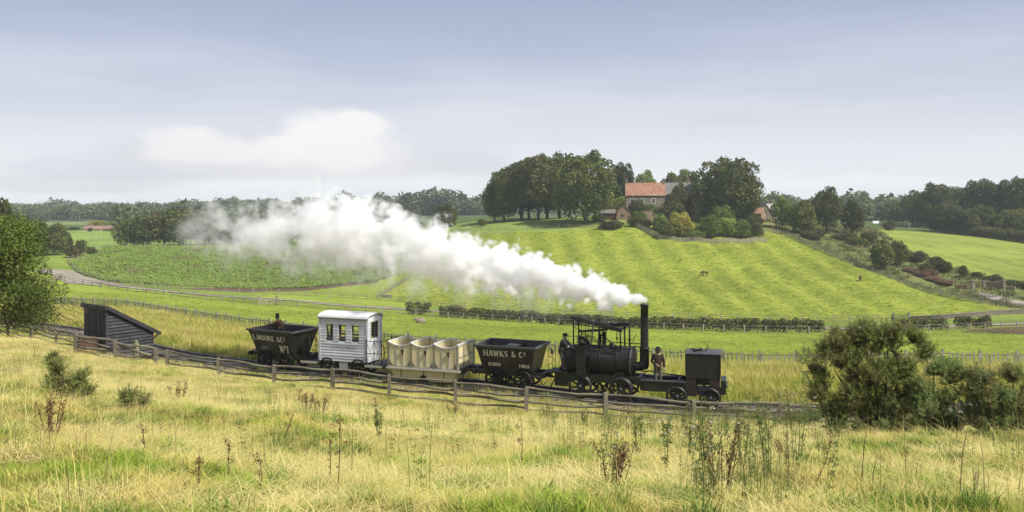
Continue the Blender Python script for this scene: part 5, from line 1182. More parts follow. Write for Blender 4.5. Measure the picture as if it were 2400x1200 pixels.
# brick shed seen gable on
def gable_front(name, label, cat, px0, px1, Z, pbase, peave, pridge, depth, wallm, roofm, holes=()):
    A_ = (px0 - 1200) / F * Z; B_ = (px1 - 1200) / F * Z; zb = hz_(pbase, Z); w_ = B_ - A_; he, hr = hz_(peave, Z) - zb, hz_(pridge, Z) - zb
    t = thing(name, label, cat, (A_, Z, zb), R(-6))
    for y in (0, depth):
        vs = [(0, y, -1.5), (w_, y, -1.5), (w_, y, he), (w_ / 2, y, hr), (0, y, he)]; vs += [(x, yy + .3, z) for x, yy, z in vs]
        obj('gable_wall', MB().add(vs, [(0, 1, 2, 3, 4), (9, 8, 7, 6, 5), (0, 5, 6, 1), (1, 6, 7, 2), (2, 7, 8, 3), (3, 8, 9, 4), (4, 9, 5, 0)]), wallm, t)
    for x in (0, w_ - .3): obj('side_wall', MB().bb((x, .3, -1.5), (x + .3, depth, he)), wallm, t)
    for s in (0, 1):
        x0 = -.2 if s == 0 else w_ + .2; z0 = he - .1
        vs = [(x0, -.2, z0), (w_ / 2, -.2, hr + .05), (w_ / 2, depth + .5, hr + .05), (x0, depth + .5, z0)]; vs += [(x, y, z + .14) for x, y, z in vs]
        obj('roof', MB().add(vs, [(3, 2, 1, 0), (4, 5, 6, 7), (0, 1, 5, 4), (1, 2, 6, 5), (2, 3, 7, 6), (3, 0, 4, 7)]), roofm, t)
    for x, z, a, b in holes: obj('opening_shade', MB().box((x, -.03, z), (a, .1, b)), M['tarred'], t)  # solid dark blocks on the wall, standing in for the shade inside
    return t
gable_front('brick_hut', 'small brick hut with pointed gable and two dark openings below the farmhouse', 'hut', 1446, 1478, 276, 512, 497, 483, 5, M['stone_red'], M['pantile'], [(1.7, .9, .7, .8), (3.6, .6, .5, .6)])
gable_house('byre', 'low dark lean building left of the brick hut', 'outbuilding', 1406, 1441, 278, 277, 4, hz_(515, 277), hz_(499, 277), hz_(492, 277), M['brick'], M['slate'], tile_rows=5)
stone_wall('garden_wall', 'old garden wall below the white farmhouse door', [(1504, 508), (1530, 509), (1552, 510)], 1.9, .4, M['stone_red'], 255, 300, seed=9) if False else None
gw = thing('garden_wall', 'old stone garden wall below the farmhouse door', 'wall', (W(1504, 512, 277))); obj('stonework', MB().bb((0, 0, -1), (6.2, .4, 2.3)), M['stone_red'], gw); obj('coping', MB().bb((-.1, -.06, 2.3), (6.3, .46, 2.42)), M['stone'], gw)
gable_house('cottage', 'low cottage with red pantile roof behind the garden at the right', 'cottage', 1758, 1784, 292, 290, 5, hz_(519, 291), hz_(500, 291), hz_(487, 291), M['stone_red'], M['pantile'], tile_rows=8)
gable_front('stone_barn', 'stone barn with pale slate roof next to the red roofed cottage', 'barn', 1783, 1806, 300, 522, 496, 478, 9, M['stone'], M['slate'], [(1.6, 3.5, .5, .8)])
gable_house('stone_barn_range', 'long pale slate roof running right from the stone barn gable', 'barn', 1800, 1834, 306, 309, 6, hz_(518, 307), hz_(494, 307), hz_(478, 307), M['stone'], mat('pale_slate', (.28, .25, .26), (.36, .33, .34), 1.2, .8), tile_rows=6)
# far red roofed row in the left valley and pale farms on the horizon
for a, b, Z, pe, pr, lb in ((193, 211, 436, 533.5, 529, 'leftmost far red roofed shed in the valley'), (213, 235, 436, 534, 530, 'middle far red roofed shed in the valley'), (238, 276, 433, 534, 529, 'longest far red roofed shed in the valley')):
    gable_house('far_shed', lb, 'shed', a, b, Z, Z, 8, hz_(542, Z), hz_(pe + 2, Z), hz_(pr, Z), mat('pink_render', (.5, .38, .31), (.42, .34, .28), 1), mat('faded_red_roof', (.30, .17, .13), (.24, .15, .12), 1))
for a, b, Z, pb, pe, pr, lb in ((138, 149, 1500, 502, 497, 492, 'tiny pale gabled farm on the far left ridge'), (1792, 1800, 1700, 492, 488, 486, 'tiny white house on the right horizon'), (2022, 2034, 1900, 481, 478, 476, 'tiny grey farm on the right horizon'), (1836, 1850, 1500, 492, 488, 485, 'tiny pale barn near the right horizon'), (62, 72, 1300, 506, 502, 500, 'tiny low farmhouse on the far left hillside')):
    gable_house('far_farmhouse', lb, 'house', a, b, Z, Z, 8, hz_(pb, Z) - 1, hz_(pe, Z), hz_(pr, Z), mat('far_render', (.5, .46, .4), (.4, .38, .34), 1), M['slate'])
for px, py, a, b in ((2067, 521, .45, 1),): 
    p = G(2063, 532, 240, 400); o = thing('polytunnel', 'small pale curved roof showing over the rubble wall', 'polytunnel', (p.x - 1, p.y + 6, p.z + .3)); obj('cover', MB().lathe([(1.1, 0), (1.1, 2.8)], 'x', (0, 0, 1.0), 16, a0=0, a1=math.pi), M['roof_white'], o); obj('end_cover', MB().add([(0, 1.1 * math.cos(a), 1 + 1.1 * math.sin(a)) for a in np.linspace(0, math.pi, 9)], [tuple(range(9))]), M['roof_white'], o)
# ------------------------------------------------------------------ foliage
M['lf_dark'] = leafmat('dark_foliage', (.032, .046, .012), (.12, .135, .032), (.125, .13, .036), nscale=.22)
M['lf_mid'] = leafmat('mid_foliage', (.05, .075, .018), (.17, .195, .042), (.18, .19, .045), nscale=.22)
M['lf_light'] = leafmat('light_foliage', (.10, .16, .03), (.21, .28, .055), (.23, .27, .06), nscale=.3)
M['lf_lime'] = leafmat('lime_foliage', (.17, .25, .04), (.32, .39, .07), (.32, .36, .07), nscale=.4)
M['lf_yellow'] = leafmat('yellowing_foliage', (.24, .25, .05), (.38, .37, .07), (.42, .34, .07), nscale=.3)
M['lf_olive'] = leafmat('olive_foliage', (.07, .08, .028), (.15, .155, .05), (.17, .15, .055), nscale=.3)
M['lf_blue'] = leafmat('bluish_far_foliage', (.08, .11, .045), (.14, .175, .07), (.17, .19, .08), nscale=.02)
M['lf_hedge'] = leafmat('hedge_foliage', (.045, .065, .02), (.14, .155, .04), (.17, .13, .06), nscale=.9)
M['lf_gorse'] = leafmat('gorse_needles', (.13, .17, .045), (.29, .34, .09), (.24, .22, .085), nscale=1.6, trans=.3)
M['lf_gorse2'] = leafmat('fresh_gorse_needles', (.13, .20, .06), (.29, .36, .12), (.25, .25, .09), nscale=1.6, trans=.3)
M['lf_haw'] = leafmat('hawthorn_leaves', (.05, .085, .02), (.16, .22, .045), (.19, .25, .05), nscale=.9)
M['lf_weed'] = leafmat('willowherb_brown', (.24, .12, .09), (.32, .19, .12), (.17, .17, .06), nscale=.5)
M['twig'] = mat('twigs', (.07, .05, .035), (.12, .09, .06), 6, .95)
M['weed_stem'] = mat('brown_dead_stem', (.10, .055, .03), (.17, .10, .05), 9, .95); M['green_stem'] = mat('green_stem', (.12, .16, .04), (.2, .22, .07), 9, .8)
M['weed_leaf'] = leafmat('weed_leaves', (.09, .15, .03), (.20, .26, .07), (.16, .19, .05), nscale=2)
M['dock_seed'] = leafmat('dock_seed', (.10, .045, .02), (.20, .09, .04), (.14, .08, .04), nscale=4, trans=.1)
M['fluff'] = leafmat('seed_fluff', (.55, .50, .42), (.75, .70, .62), (.6, .5, .42), nscale=4)
def leaf_cloud(cs, rs, n, size, seed, zs=.85, up=.35, shell=.55, cull=.62, asp=.6):
    g = np.random.default_rng(seed); cs = np.array(cs, float); rs = np.array(rs, float); w_ = rs ** 2; k = g.choice(len(cs), int(n * 1.9), p=w_ / w_.sum())
    d = g.normal(size=(len(k), 3)); d /= np.linalg.norm(d, axis=1)[:, None]; d[:, 2] = np.where((d[:, 2] < -.35) & (g.random(len(k)) < .6), -d[:, 2], d[:, 2])
    r = rs[k] * (shell + (1.08 - shell) * g.random(len(k)) ** .5) * (1 + .16 * np.sin(d[:, 0] * 7 + k) * np.sin(d[:, 1] * 6 + 2 * k)); p = cs[k] + d * r[:, None] * np.array([1, 1, zs])
    keep = np.ones(len(k), bool)
    for j in range(len(cs)):
        q = (p - cs[j]) / np.array([1, 1, zs]); keep &= ~((np.linalg.norm(q, axis=1) < rs[j] * cull) & (k != j))
    p, d, k = p[keep][:n], d[keep][:n], k[keep][:n]; m = len(p)
    nn = d * .6 + g.normal(size=(m, 3)) * .75; nn[:, 2] += up; nn /= np.linalg.norm(nn, axis=1)[:, None]
    t = np.cross(nn, g.normal(size=(m, 3))); t /= np.linalg.norm(t, axis=1)[:, None]; b = np.cross(nn, t); s = size * (.55 + .9 * g.random(m))[:, None]
    v = np.stack([p - t * s * .5, p - b * s * asp * .5 + nn * s * .08, p + t * s * .5, p + b * s * asp * .5 + nn * s * .08], 1).reshape(-1, 3)
    var = np.repeat(np.clip(g.random(m) * .45 + .55 * g.random(len(cs))[k], 0, 1), 4)  # lobe tone puts lit and dark clumps into the leaf colour
    return v, var, m
def cloud_mesh(name, v, var): return npmesh(name, v, np.arange(len(v)).reshape(-1, 4), var)
TREES = {}
def make_kind(kind, seed, n, size, tf, nl, lr, sh=1.0, trunk_r=.028, limbs=7, flat=.0):
    """unit tree: 1 wide, 1 high, origin at the foot"""
    g = random.Random(seed); cs, rs = [], []; cz, hz2 = (1 + tf) / 2, (1 - tf) / 2
    for i in range(nl):
        f = (i + .5) / nl; z = 1 - 2 * f * (.86 if flat > .1 else .95); a = i * 2.39996 + g.uniform(-.4, .4); r = math.sqrt(max(0, 1 - z * z)); q = g.uniform(.5, .86); lobe = lr * g.uniform(.75, 1.3)
        zz = z
        if flat and z < 0: zz = z * (1 - flat)
        cs.append((r * math.cos(a) * q * .5, r * math.sin(a) * q * .5, cz + zz * hz2 * q * 1.05)); rs.append(lobe * (1 - .25 * max(0, z)))
    cs.append((0, 0, cz)); rs.append(lr * 1.3)
    v, var, m = leaf_cloud(cs, rs, n, size, seed, zs=min(1, hz2 / .5) * .9 + .05)
    v[:, 2] = np.maximum(v[:, 2], tf * .55); mx = np.percentile(v[:, 2], 99.8); v[:, 2] = tf * .0 + (v[:, 2]) / mx; wx = np.percentile(np.abs(v[:, :2]), 99.6) * 2; v[:, :2] /= wx
    crown = cloud_mesh('crown', v, var); tr = MB(); lean = g.uniform(-.02, .02)
    pts = [(0, 0, -.03), (lean * .3, 0, tf * .5), (lean, .01, tf + .05), (lean * 1.5, 0, cz), (lean * 1.5, 0, cz + hz2 * .5)]; tr.tube(pts, [trunk_r * 1.35, trunk_r, trunk_r * .85, trunk_r * .5, trunk_r * .2], 9)
    for i in range(limbs):
        c = cs[g.randrange(len(cs))]; z0 = tf * .7 + g.uniform(0, .25) * (1 - tf)
        tr.tube([(lean * .7, 0, z0), ((c[0]) * .45, c[1] * .45, (z0 + c[2]) / 2 + .03), (c[0] * .9, c[1] * .9, c[2])], [trunk_r * .45, trunk_r * .28, trunk_r * .1], 5, cap=False)
    TREES[kind] = TREES.get(kind, []) + [(crown, tr.mesh('trunk'))]
for s_ in range(4): make_kind('broad', 10 + s_, 15000, .036, .07, 58, .125, flat=.2, trunk_r=.03)
for s_ in range(3): make_kind('spread', 60 + s_, 15000, .036, .02, 60, .125, flat=.02, trunk_r=.034)
for s_ in range(3): make_kind('tall', 20 + s_, 8500, .046, .04, 38, .15, trunk_r=.025)
for s_ in range(4): make_kind('bush', 30 + s_, 5600, .062, .0, 30, .175, trunk_r=.02)
for s_ in range(3): make_kind('low', 40 + s_, 3400, .075, .0, 22, .21, trunk_r=.02)
cnt = [0]
def plant(kind, name, label, cat, p, w_, h_, m, group=None, rz=None, trunk=True, bark=None, dy=1.0):
    cnt[0] += 1; cr_, tr = TREES[kind][cnt[0] % len(TREES[kind])]
    t = thing(name, label, cat, p, rz if rz is not None else cnt[0] * 2.1, group)
    o = link('crown', cr_, t)
    if not cr_.materials: cr_.materials.append(M['lf_mid'])
    o.material_slots[0].link = 'OBJECT'; o.material_slots[0].material = m; o.scale = (w_, w_ * dy, h_)
    if trunk:
        o2 = link('trunk', tr, t)
        if not tr.materials: tr.materials.append(M['bark'])
        o2.scale = (w_, w_, h_)
    return t
def tree_px(kind, px, ptop, pbase, wpx, z0, z1, m, label, name='tree', cat='tree', group=None, z=None, **k):
    p = G(px, pbase, z0, z1) if z is None else PZ(px, z)
    top = CZ - (ptop - 475) / F * p.y; return plant(kind, name, label, cat, p, wpx / F * p.y, max(top - p.z, .4), m, group, **k)
D, MI, LI, LM, YE, OL, BL = (M['lf_' + k] for k in ('dark', 'mid', 'light', 'lime', 'yellow', 'olive', 'blue'))
# big clump on the hill
grp = 'big old trees in the hilltop clump'
for k, px, pt, pb, w_, Z, m, lb in (('spread', 1182, 397, 522, 96, 292, D, 'lowest outer tree at the left end of the hilltop clump'), ('spread', 1222, 374, 520, 120, 300, D, 'second tree from the left in the hilltop clump'),
    ('broad', 1262, 363, 516, 120, 288, OL, 'tall tree in the middle of the hilltop clump with bare dark trunk'), ('spread', 1312, 360, 516, 130, 296, MI, 'tall full tree just left of the foremost in the clump'),
    ('spread', 1372, 357, 522, 150, 272, MI, 'foremost and largest tree of the clump with thick trunk on open grass'), ('broad', 1335, 372, 514, 110, 305, D, 'dark tree half hidden behind the foremost tree of the clump'), ('spread', 1160, 428, 520, 60, 296, D, 'lowest skirt of foliage at the far left of the hilltop clump'), ('spread', 1282, 385, 516, 110, 312, D, 'dark tree filling the back of the hilltop clump'), ('spread', 1405, 420, 520, 60, 285, MI, 'lower tree touching the right side of the foremost tree'), ('broad', 1240, 372, 516, 110, 306, D, 'tree at the back left of the hilltop clump')):
    tree_px(k, px, pt, pb, w_, 0, 0, m, lb, group=grp, z=Z)
for k, px, pt, w_, Z, m, lb in (('broad', 1457, 382, 66, 312, D, 'dark leaning tree with sky gaps left of the farmhouse roof'), ('tall', 1512, 399, 66, 330, LI, 'pale rounded tree behind the farmhouse roof'), ('broad', 1572, 405, 60, 330, OL, 'thin open tree behind the farmhouse chimney'),
    ('broad', 1610, 398, 70, 335, MI, 'rounded tree between farmhouse wing and great sycamore'), ('tall', 1592, 428, 46, 283, OL, 'slender grey green tree growing before the slated wing')):
    tree_px(k, px, pt, 0, w_, 0, 0, m, lb, z=Z)
tree_px('spread', 1703, 371, 0, 168, 0, 0, D, 'great dark domed sycamore right of the farmhouse', z=279)
tree_px('broad', 1745, 425, 0, 80, 0, 0, D, 'lower right shoulder tree beside the great sycamore', z=283)
# hillside garden shrubs
gd = [('bush', 1437, 445, 500, 60, LI, 'bright green bush left of the farmhouse windows'), ('bush', 1462, 462, 505, 70, LM, 'lime green shrub mass under the farmhouse windows'), ('bush', 1492, 468, 512, 42, D, 'dark round bush before the farmhouse wall'),
 ('bush', 1525, 478, 512, 44, LI, 'small light bush right of the dark round bush'), ('bush', 1540, 462, 500, 26, D, 'dark ivy covered shrub beside the farmhouse door'), ('bush', 1575, 472, 530, 78, OL, 'broad olive thorn bush in front of the slated wing'),
 ('bush', 1616, 470, 515, 40, OL, 'olive bush below the little red roof'), ('bush', 1485, 508, 532, 30, D, 'small dark bush at the garden fence corner'), ('bush', 1512, 514, 534, 34, D, 'low dark bush next to the garden fence corner bush'),
 ('bush', 1548, 500, 540, 40, LI, 'mid green bush inside the slanting fence'), ('bush', 1597, 497, 556, 60, YE, 'yellowing golden bush in the middle of the garden'), ('bush', 1562, 528, 557, 46, MI, 'dark green bush left of the golden bush foot'),
 ('low', 1632, 540, 560, 46, LI, 'low shrub right of the golden bush foot'), ('bush', 1660, 470, 520, 56, LI, 'round green tree below the sycamore'), ('bush', 1690, 480, 528, 60, LI, 'green bush beneath the sycamore crown'),
 ('bush', 1668, 505, 557, 56, LI, 'fresh green shrub right of the golden bush'), ('bush', 1708, 510, 556, 54, LM, 'yellow green shrub in the right of the garden'), ('bush', 1737, 514, 557, 50, LI, 'dense shrub with yellow tips near the garden end'),
 ('bush', 1770, 524, 558, 40, D, 'dark rounded bush at the right end of the garden'), ('low', 1625, 522, 545, 44, LI, 'leafy clump behind the golden bush'), ('bush', 1745, 480, 520, 50, D, 'dark bush under the sycamore right side'), ('low', 1770, 508, 530, 40, OL, 'brownish shrub before the cottage'),
 ('low', 1500, 495, 520, 40, LI, 'weedy clump beside the garden wall'), ('low', 1432, 516, 535, 60, OL, 'rank weeds by the hilltop fence end'), ('low', 1405, 503, 520, 40, MI, 'low bush beside the dark byre'), ('low', 1590, 520, 545, 60, LI, 'rough green thicket below the olive thorn'),
 ('low', 1650, 530, 556, 50, LI, 'spreading shrub between golden bush and fresh green shrub'), ('low', 1450, 470, 500, 50, MI, 'leafy climber heap left of the brick hut')]
for k, px, pt, pb, w_, m, lb in gd: tree_px(k, px, pt, pb, w_, 205, 320, m, lb, name='shrub', cat='shrub')
# right bank trees
for k, px, pt, pb, w_, m, lb in (('tall', 1833, 461, 536, 58, LI, 'light green tree leftmost of the five along the diagonal fence'), ('bush', 1882, 470, 549, 66, MI, 'rounded mid green tree second along the diagonal fence'), ('tall', 1937, 438, 545, 74, D, 'tallest dark tree by the diagonal fence'),
    ('tall', 1997, 468, 552, 62, D, 'dark tree right of the tallest one by the diagonal fence'), ('bush', 2036, 543, 568, 42, OL, 'low dark bush under the right bank trees'), ('bush', 2068, 561, 630, 58, MI, 'bushy tree standing just behind the diagonal fence'), ('bush', 2108, 564, 622, 42, MI, 'smaller darker tree touching the bushy one'),
    ('low', 2150, 588, 612, 50, OL, 'scrubby bush right of the pair of small trees'), ('bush', 2196, 602, 634, 50, D, 'dark rounded thorn bush on the right bank'), ('bush', 2215, 612, 638, 36, D, 'small dark thorn next to the rounded thorn bush'), ('low', 2170, 613, 640, 30, OL, 'olive scrub below the thorn bushes'),
    ('bush', 2258, 622, 650, 22, OL, 'thin upright bush above the gateway'), ('low', 2290, 637, 652, 30, D, 'low dark bush left above the gateway'), ('low', 2330, 643, 662, 44, D, 'low dark hedge bush above the reddish wall'), ('low', 2375, 655, 672, 46, D, 'dark hedge bush near the right edge'), ('low', 2410, 660, 678, 40, D, 'dark hedge bush cut by the right edge'),
    ('low', 1980, 545, 563, 60, OL, 'rank scrub below the dark trees'), ('low', 1905, 540, 560, 60, OL, 'rank scrub behind the fence under the rounded tree'), ('low', 2010, 556, 576, 60, MI, 'nettle thicket on the right bank'), ('low', 2085, 515, 532, 30, OL, 'pale scrub above the rubble wall')):
    tree_px(k, px, pt, pb, w_, 175, 330, m, lb, name='tree' if k != 'low' else 'shrub', cat='tree' if k != 'low' else 'shrub')
WH = ['at the upper left end', 'second from the left', 'third from the left', 'lowest, beside the gateway', 'in the middle of the front']
for k, (px, py) in enumerate(((2135, 640), (2160, 650), (2190, 660), (2215, 668), (2180, 645))):
    tree_px('low', px, py - 14, py, 44, 170, 260, M['lf_weed'], 'reddish brown willowherb patch on the right bank, ' + WH[k], name='willowherb_patch', cat='plant', group='reddish willowherb on the right bank')
r_ = random.Random(5); mb = MB()
# wood on the right
wl = ['in the right wood, leftmost and pale', 'second from the left in the right wood', 'tall dome left of the middle of the right wood', 'dark tree at the middle back of the right wood', 'tallest at the middle of the right wood', 'broad tree right of the middle of the right wood', 'big dark tree near the right edge of the right wood', 'cut by the right edge in the right wood', 'front skirt tree low in the right wood', 'front tree below the tallest in the right wood', 'front round tree at the lower right of the wood', 'far small tree at the left foot of the right wood', 'low tree behind the rubble wall left of the wood', 'pale low tree left of the rubble wall']
for i, (px, pt, pb, w_, Z, m) in enumerate(((2115, 470, 540, 60, 430, MI), (2150, 447, 540, 76, 400, MI), (2190, 430, 542, 90, 385, D), (2240, 438, 545, 80, 420, MI), (2300, 421, 548, 100, 380, D), (2350, 424, 552, 100, 372, D), (2395, 418, 555, 100, 365, D), (2450, 420, 560, 110, 360, D), (2215, 478, 546, 80, 352, D), (2290, 480, 550, 90, 345, D), (2370, 490, 556, 80, 338, MI), (2095, 495, 538, 44, 440, MI), (2050, 485, 532, 60, 520, LI), (2010, 482, 530, 70, 560, LI))):
    tree_px('broad' if w_ > 70 else 'tall', px, pt, 0, w_, 0, 0, m, ('tree ' + wl[i]), z=Z)
tree_px('bush', 2188, 511, 536, 28, 250, 360, D, 'round dark bush at the left end of the high hedge')
ORD = ['first', 'second', 'third', 'fourth', 'fifth', 'sixth', 'seventh', 'eighth', 'ninth', 'tenth', 'eleventh', 'twelfth']
for k, px in enumerate(range(2215, 2460, 24)):
    tree_px('low', px, 518 + (px - 2215) * .12, 544 + (px - 2215) * .13, 44, 250, 360, OL if k % 2 else M['lf_hedge'], ORD[k] + ' bush from the left in the overgrown hedge above the upper right field', name='hedge_bush', cat='hedge', group='overgrown hedge along the upper field')
# left copses
cp_l = ['leftmost', 'second', 'third', 'fourth', 'fifth', 'sixth', 'seventh', 'eighth', 'ninth']
for i, (px, pt, w_, m) in enumerate(((296, 512, 60, MI), (335, 505, 74, MI), (385, 496, 84, OL), (430, 490, 90, MI), (480, 500, 80, D), (530, 505, 80, D), (590, 512, 70, D), (660, 515, 70, D), (730, 512, 70, D))):
    tree_px('bush', px, pt, 574, w_, 235, 290, m, cp_l[i] + ' tree from the left in the dark copse at the top of the crop field', group='dense dark copse above the crop field')
for i, (px, pt, pb, w_, m, lb) in enumerate(((50, 522, 604, 70, MI, 'rounded tree at the left of the valley copse'), (88, 519, 600, 66, D, 'middle tree of the left valley copse'), (128, 523, 598, 60, MI, 'tree at the right of the left valley copse'), (152, 545, 592, 34, D, 'small tree ending the left valley copse'), (188, 562, 600, 30, OL, 'thin grey green willow left of the field fence'), (170, 575, 604, 34, OL, 'low willow bush by the field fence'), (215, 578, 598, 26, MI, 'low bush against the left field fence'))):
    tree_px('bush', px, pt, pb, w_, 215, 330, m, lb)
tree_px('broad', 6, 464, 0, 70, 0, 0, D, 'dark tree rising at the left edge above the hawthorn', z=150)
tree_px('bush', 1045, 480, 532, 66, 250, 330, D, 'dark round tree left of the hilltop clump')
tree_px('bush', 1130, 512, 530, 22, 255, 330, MI, 'small round tree at the left end of the hilltop fence')
for px, pt, w_ in ((905, 478, 60), (850, 486, 60), (960, 492, 50)): tree_px('bush', px, pt, 0, w_, 0, 0, D, {905: 'dark tree behind the thin steam', 850: 'dark tree half lost in steam', 960: 'lower dark tree behind the steam edge'}[px], z=300)
tree_px('broad', 228, 517, 0, 44, 0, 0, YE, 'yellow green round tree behind the far red sheds', z=462); tree_px('broad', 258, 519, 0, 40, 0, 0, LI, 'light green round tree behind the longest far shed', z=462); tree_px('bush', 172, 532, 0, 30, 0, 0, D, 'dark tree left of the far red sheds', z=450)
tree_px('bush', 211, 534, 0, 12, 0, 0, D, 'small dark tree before the gap in the far sheds', z=425)
# hedges by the lane: each a clipped block of leaves with its own stems
def hedge(label, P, h, w_, seed, z0=110, z1=215, m=None):
    pts = walk(gl(P, z0, z1), .62); cs, rs = [], []; g = random.Random(seed)
    for (x, y) in pts:
        z = Hs(x, y)
        hv = .82 + .4 * vnoise(np.array([x]), np.array([y]), 2.3, seed)[0]
        for q in range(3): cs.append((x + g.uniform(-.2, .2), y + g.uniform(-w_, w_) * .3, z + h * hv * (.25 + .26 * q) + g.uniform(-.12, .12))); rs.append(.50 * g.uniform(.8, 1.15))
    n = int(len(pts) * 420); v, var, m_ = leaf_cloud(cs, rs, n, .21, seed, zs=.9, cull=.35); t = thing('hedge', label, 'hedge', (pts[0][0], pts[0][1], Hs(*pts[0])))
    off = np.array([pts[0][0], pts[0][1], Hs(*pts[0])]); link('leaves', cloud_mesh('leaves', v - off, var), t, m or M['lf_hedge'])
    st_ = MB()
    for (x, y) in pts[::2]: z = Hs(x, y); st_.tube([(x - off[0], y - off[1], z - off[2] - .1), (x - off[0] + g.uniform(-.2, .2), y - off[1], z - off[2] + h * .7)], [.05, .02], 4, cap=False)
    tag(obj('stems', st_, M['twig'], t), kind='stuff')
hedge('short square hedge block left of the gap by the lane', [(958, 737), (1003, 739)], 2.2, 1.0, 1)
hedge('first long clipped hedge right of the gap by the lane', [(1032, 741), (1080, 745), (1146, 749)], 1.9, 1.0, 2)
hedge('longest clipped hedge running behind the locomotive chimney', [(1147, 750), (1300, 760), (1450, 768), (1600, 773), (1776, 778)], 1.9, 1.0, 3)
hedge('dark clipped hedge just right of the longest one', [(1788, 776), (1860, 778), (1922, 778)], 1.8, 1.0, 4)
hedge('clipped hedge behind the gorse bush', [(2105, 775), (2160, 774), (2212, 773)], 1.8, 1.0, 5)
hedge('small square clipped hedge in the lane fence', [(2246, 770), (2274, 770)], 1.7, 1.0, 6)
hedge('small square clipped hedge nearest the right end', [(2286, 769), (2316, 768)], 1.9, 1.0, 7)
# far woods as masses
def far_wood(name, spots, m, seed, n=420, size=.06):
    g = np.random.default_rng(seed); vs, vr = [], []
    base = [(np.array([v_.co[:] for v_ in c.vertices]), np.array([d.value for d in c.attributes['var'].data])) for c, _ in TREES['low']]
    for (x, y, z, w_, h_) in spots:
        bv, ba = base[g.integers(len(base))]; q = bv.reshape(-1, 4, 3); k = g.choice(len(q), n, replace=False); c_ = q[k].mean(1, keepdims=True); v = (c_ + (q[k] - c_) * (2.4)).reshape(-1, 3)
        a = g.random() * 6.28; R_ = np.array([[math.cos(a), -math.sin(a)], [math.sin(a), math.cos(a)]]); v = v.copy(); v[:, :2] = v[:, :2] @ R_.T; v *= np.array([w_, w_, h_]); vs.append(v + np.array([x, y, z])); vr.append(ba.reshape(-1, 4)[k].ravel())
    tag(link(name, cloud_mesh(name, np.concatenate(vs), np.concatenate(vr)), None, m), kind='stuff')
def band(px0, px1, z0, z1, n, w0, w1, seed, hf=.85, dens=None):
    g = random.Random(seed); o = []
    for i in range(n):
        Z = math.exp(g.uniform(math.log(z0), math.log(z1))); px = g.uniform(px0, px1); x = (px - 1200) / F * Z
        if dens and vnoise(np.array([x]), np.array([Z]), dens, seed)[0] < .45: continue
        w_ = g.uniform(w0, w1) * (.55 + .9 * float(vnoise(np.array([x]), np.array([Z]), 140, 77)[0])); o.append((x, Z, Hs(x, Z) - .6, w_, w_ * hf * g.uniform(.8, 1.2)))
    return o
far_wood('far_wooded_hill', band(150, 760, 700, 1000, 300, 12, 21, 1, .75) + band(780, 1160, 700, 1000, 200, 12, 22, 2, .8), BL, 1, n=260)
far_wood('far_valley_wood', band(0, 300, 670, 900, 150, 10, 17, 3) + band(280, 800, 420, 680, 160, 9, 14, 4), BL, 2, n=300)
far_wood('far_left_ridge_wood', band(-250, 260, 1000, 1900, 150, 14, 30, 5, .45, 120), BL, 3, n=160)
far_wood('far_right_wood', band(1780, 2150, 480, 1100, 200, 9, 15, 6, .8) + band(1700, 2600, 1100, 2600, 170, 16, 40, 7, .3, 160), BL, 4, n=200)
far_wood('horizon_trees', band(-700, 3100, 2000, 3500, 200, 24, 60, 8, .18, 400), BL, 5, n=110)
far_wood('right_wood_backing', band(2160, 2700, 400, 520, 80, 11, 16, 9, .9), M['lf_dark'], 6, n=420)
# ------------------------------------------------------------------ hawthorn at the left edge (close, leafy, drooping twigs)
def near_shrub(name, label, cat, p, lobes, n, size, m, stems, seed, tw=220, bark='twig', asp=.6, up=.3, shell=.35):
    t = thing(name, label, cat, p); cs = [l[:3] for l in lobes]; rs = [l[3] for l in lobes]; v, var, m_ = leaf_cloud(cs, rs, n, size, seed, asp=asp, up=up, shell=shell, cull=.2)
    link('foliage', cloud_mesh('foliage', v, var), t, m); g = random.Random(seed); mb = MB()
    for b in stems: mb.tube(b[:-1], b[-1], 6, cap=False)
    for i in range(tw):
        l = g.choice(lobes); c = Vector(l[:3]); d = Vector((g.gauss(0, 1), g.gauss(0, 1), g.gauss(0, .8))).normalized(); e = c + d * l[3] * g.uniform(.7, 1.12); mb.tube([c * .9, (c + e) / 2 + Vector((0, 0, .04)), e], [.016, .010, .004], 4, cap=False)
    tag(obj('branches', mb, M[bark], t), kind='stuff') if False else obj('branches', mb, M[bark], t); return t
hp = PZ(-75, 27.0); g = random.Random(4); lob = []
for i in range(44):
    a = g.uniform(0, 6.28); r = g.uniform(.2, 1.0) ** .6 * 1.75; z = g.uniform(1.55, 4.35); r *= 1 - max(0, (z - 3.0)) * .35; lob.append((r * math.cos(a) * .95 + .95, r * math.sin(a), z, g.uniform(.38, .62)))
stm = [[(0, 0, -.2), (.05, .1, .5), (g.uniform(-.4, .4), g.uniform(-.4, .4), 1.3), (g.uniform(-1, 1), g.uniform(-.8, .8), 2.4), [.10, .08, .05, .02]] for _ in range(7)]
ht = near_shrub('hawthorn_tree', 'leafy hawthorn with drooping twigs at the left edge of the picture', 'tree', hp, [(a, b, c, d * 1.2) for a, b, c, d in lob], 46000, .062, M['lf_haw'], stm, 4, 420)
mb = MB()
for i in range(60):
    x = g.uniform(.6, 2.9); y = g.uniform(-1, 1); z = 1.75 + g.uniform(-.2, .5); mb.tube([(x, y, z), (x + g.uniform(.1, .4), y, z - .15), (x + g.uniform(.3, .7), y + g.uniform(-.2, .2), z - g.uniform(.1, .5))], [.012, .008, .004], 4, cap=False)
obj('drooping_twigs', mb, M['twig'], ht)
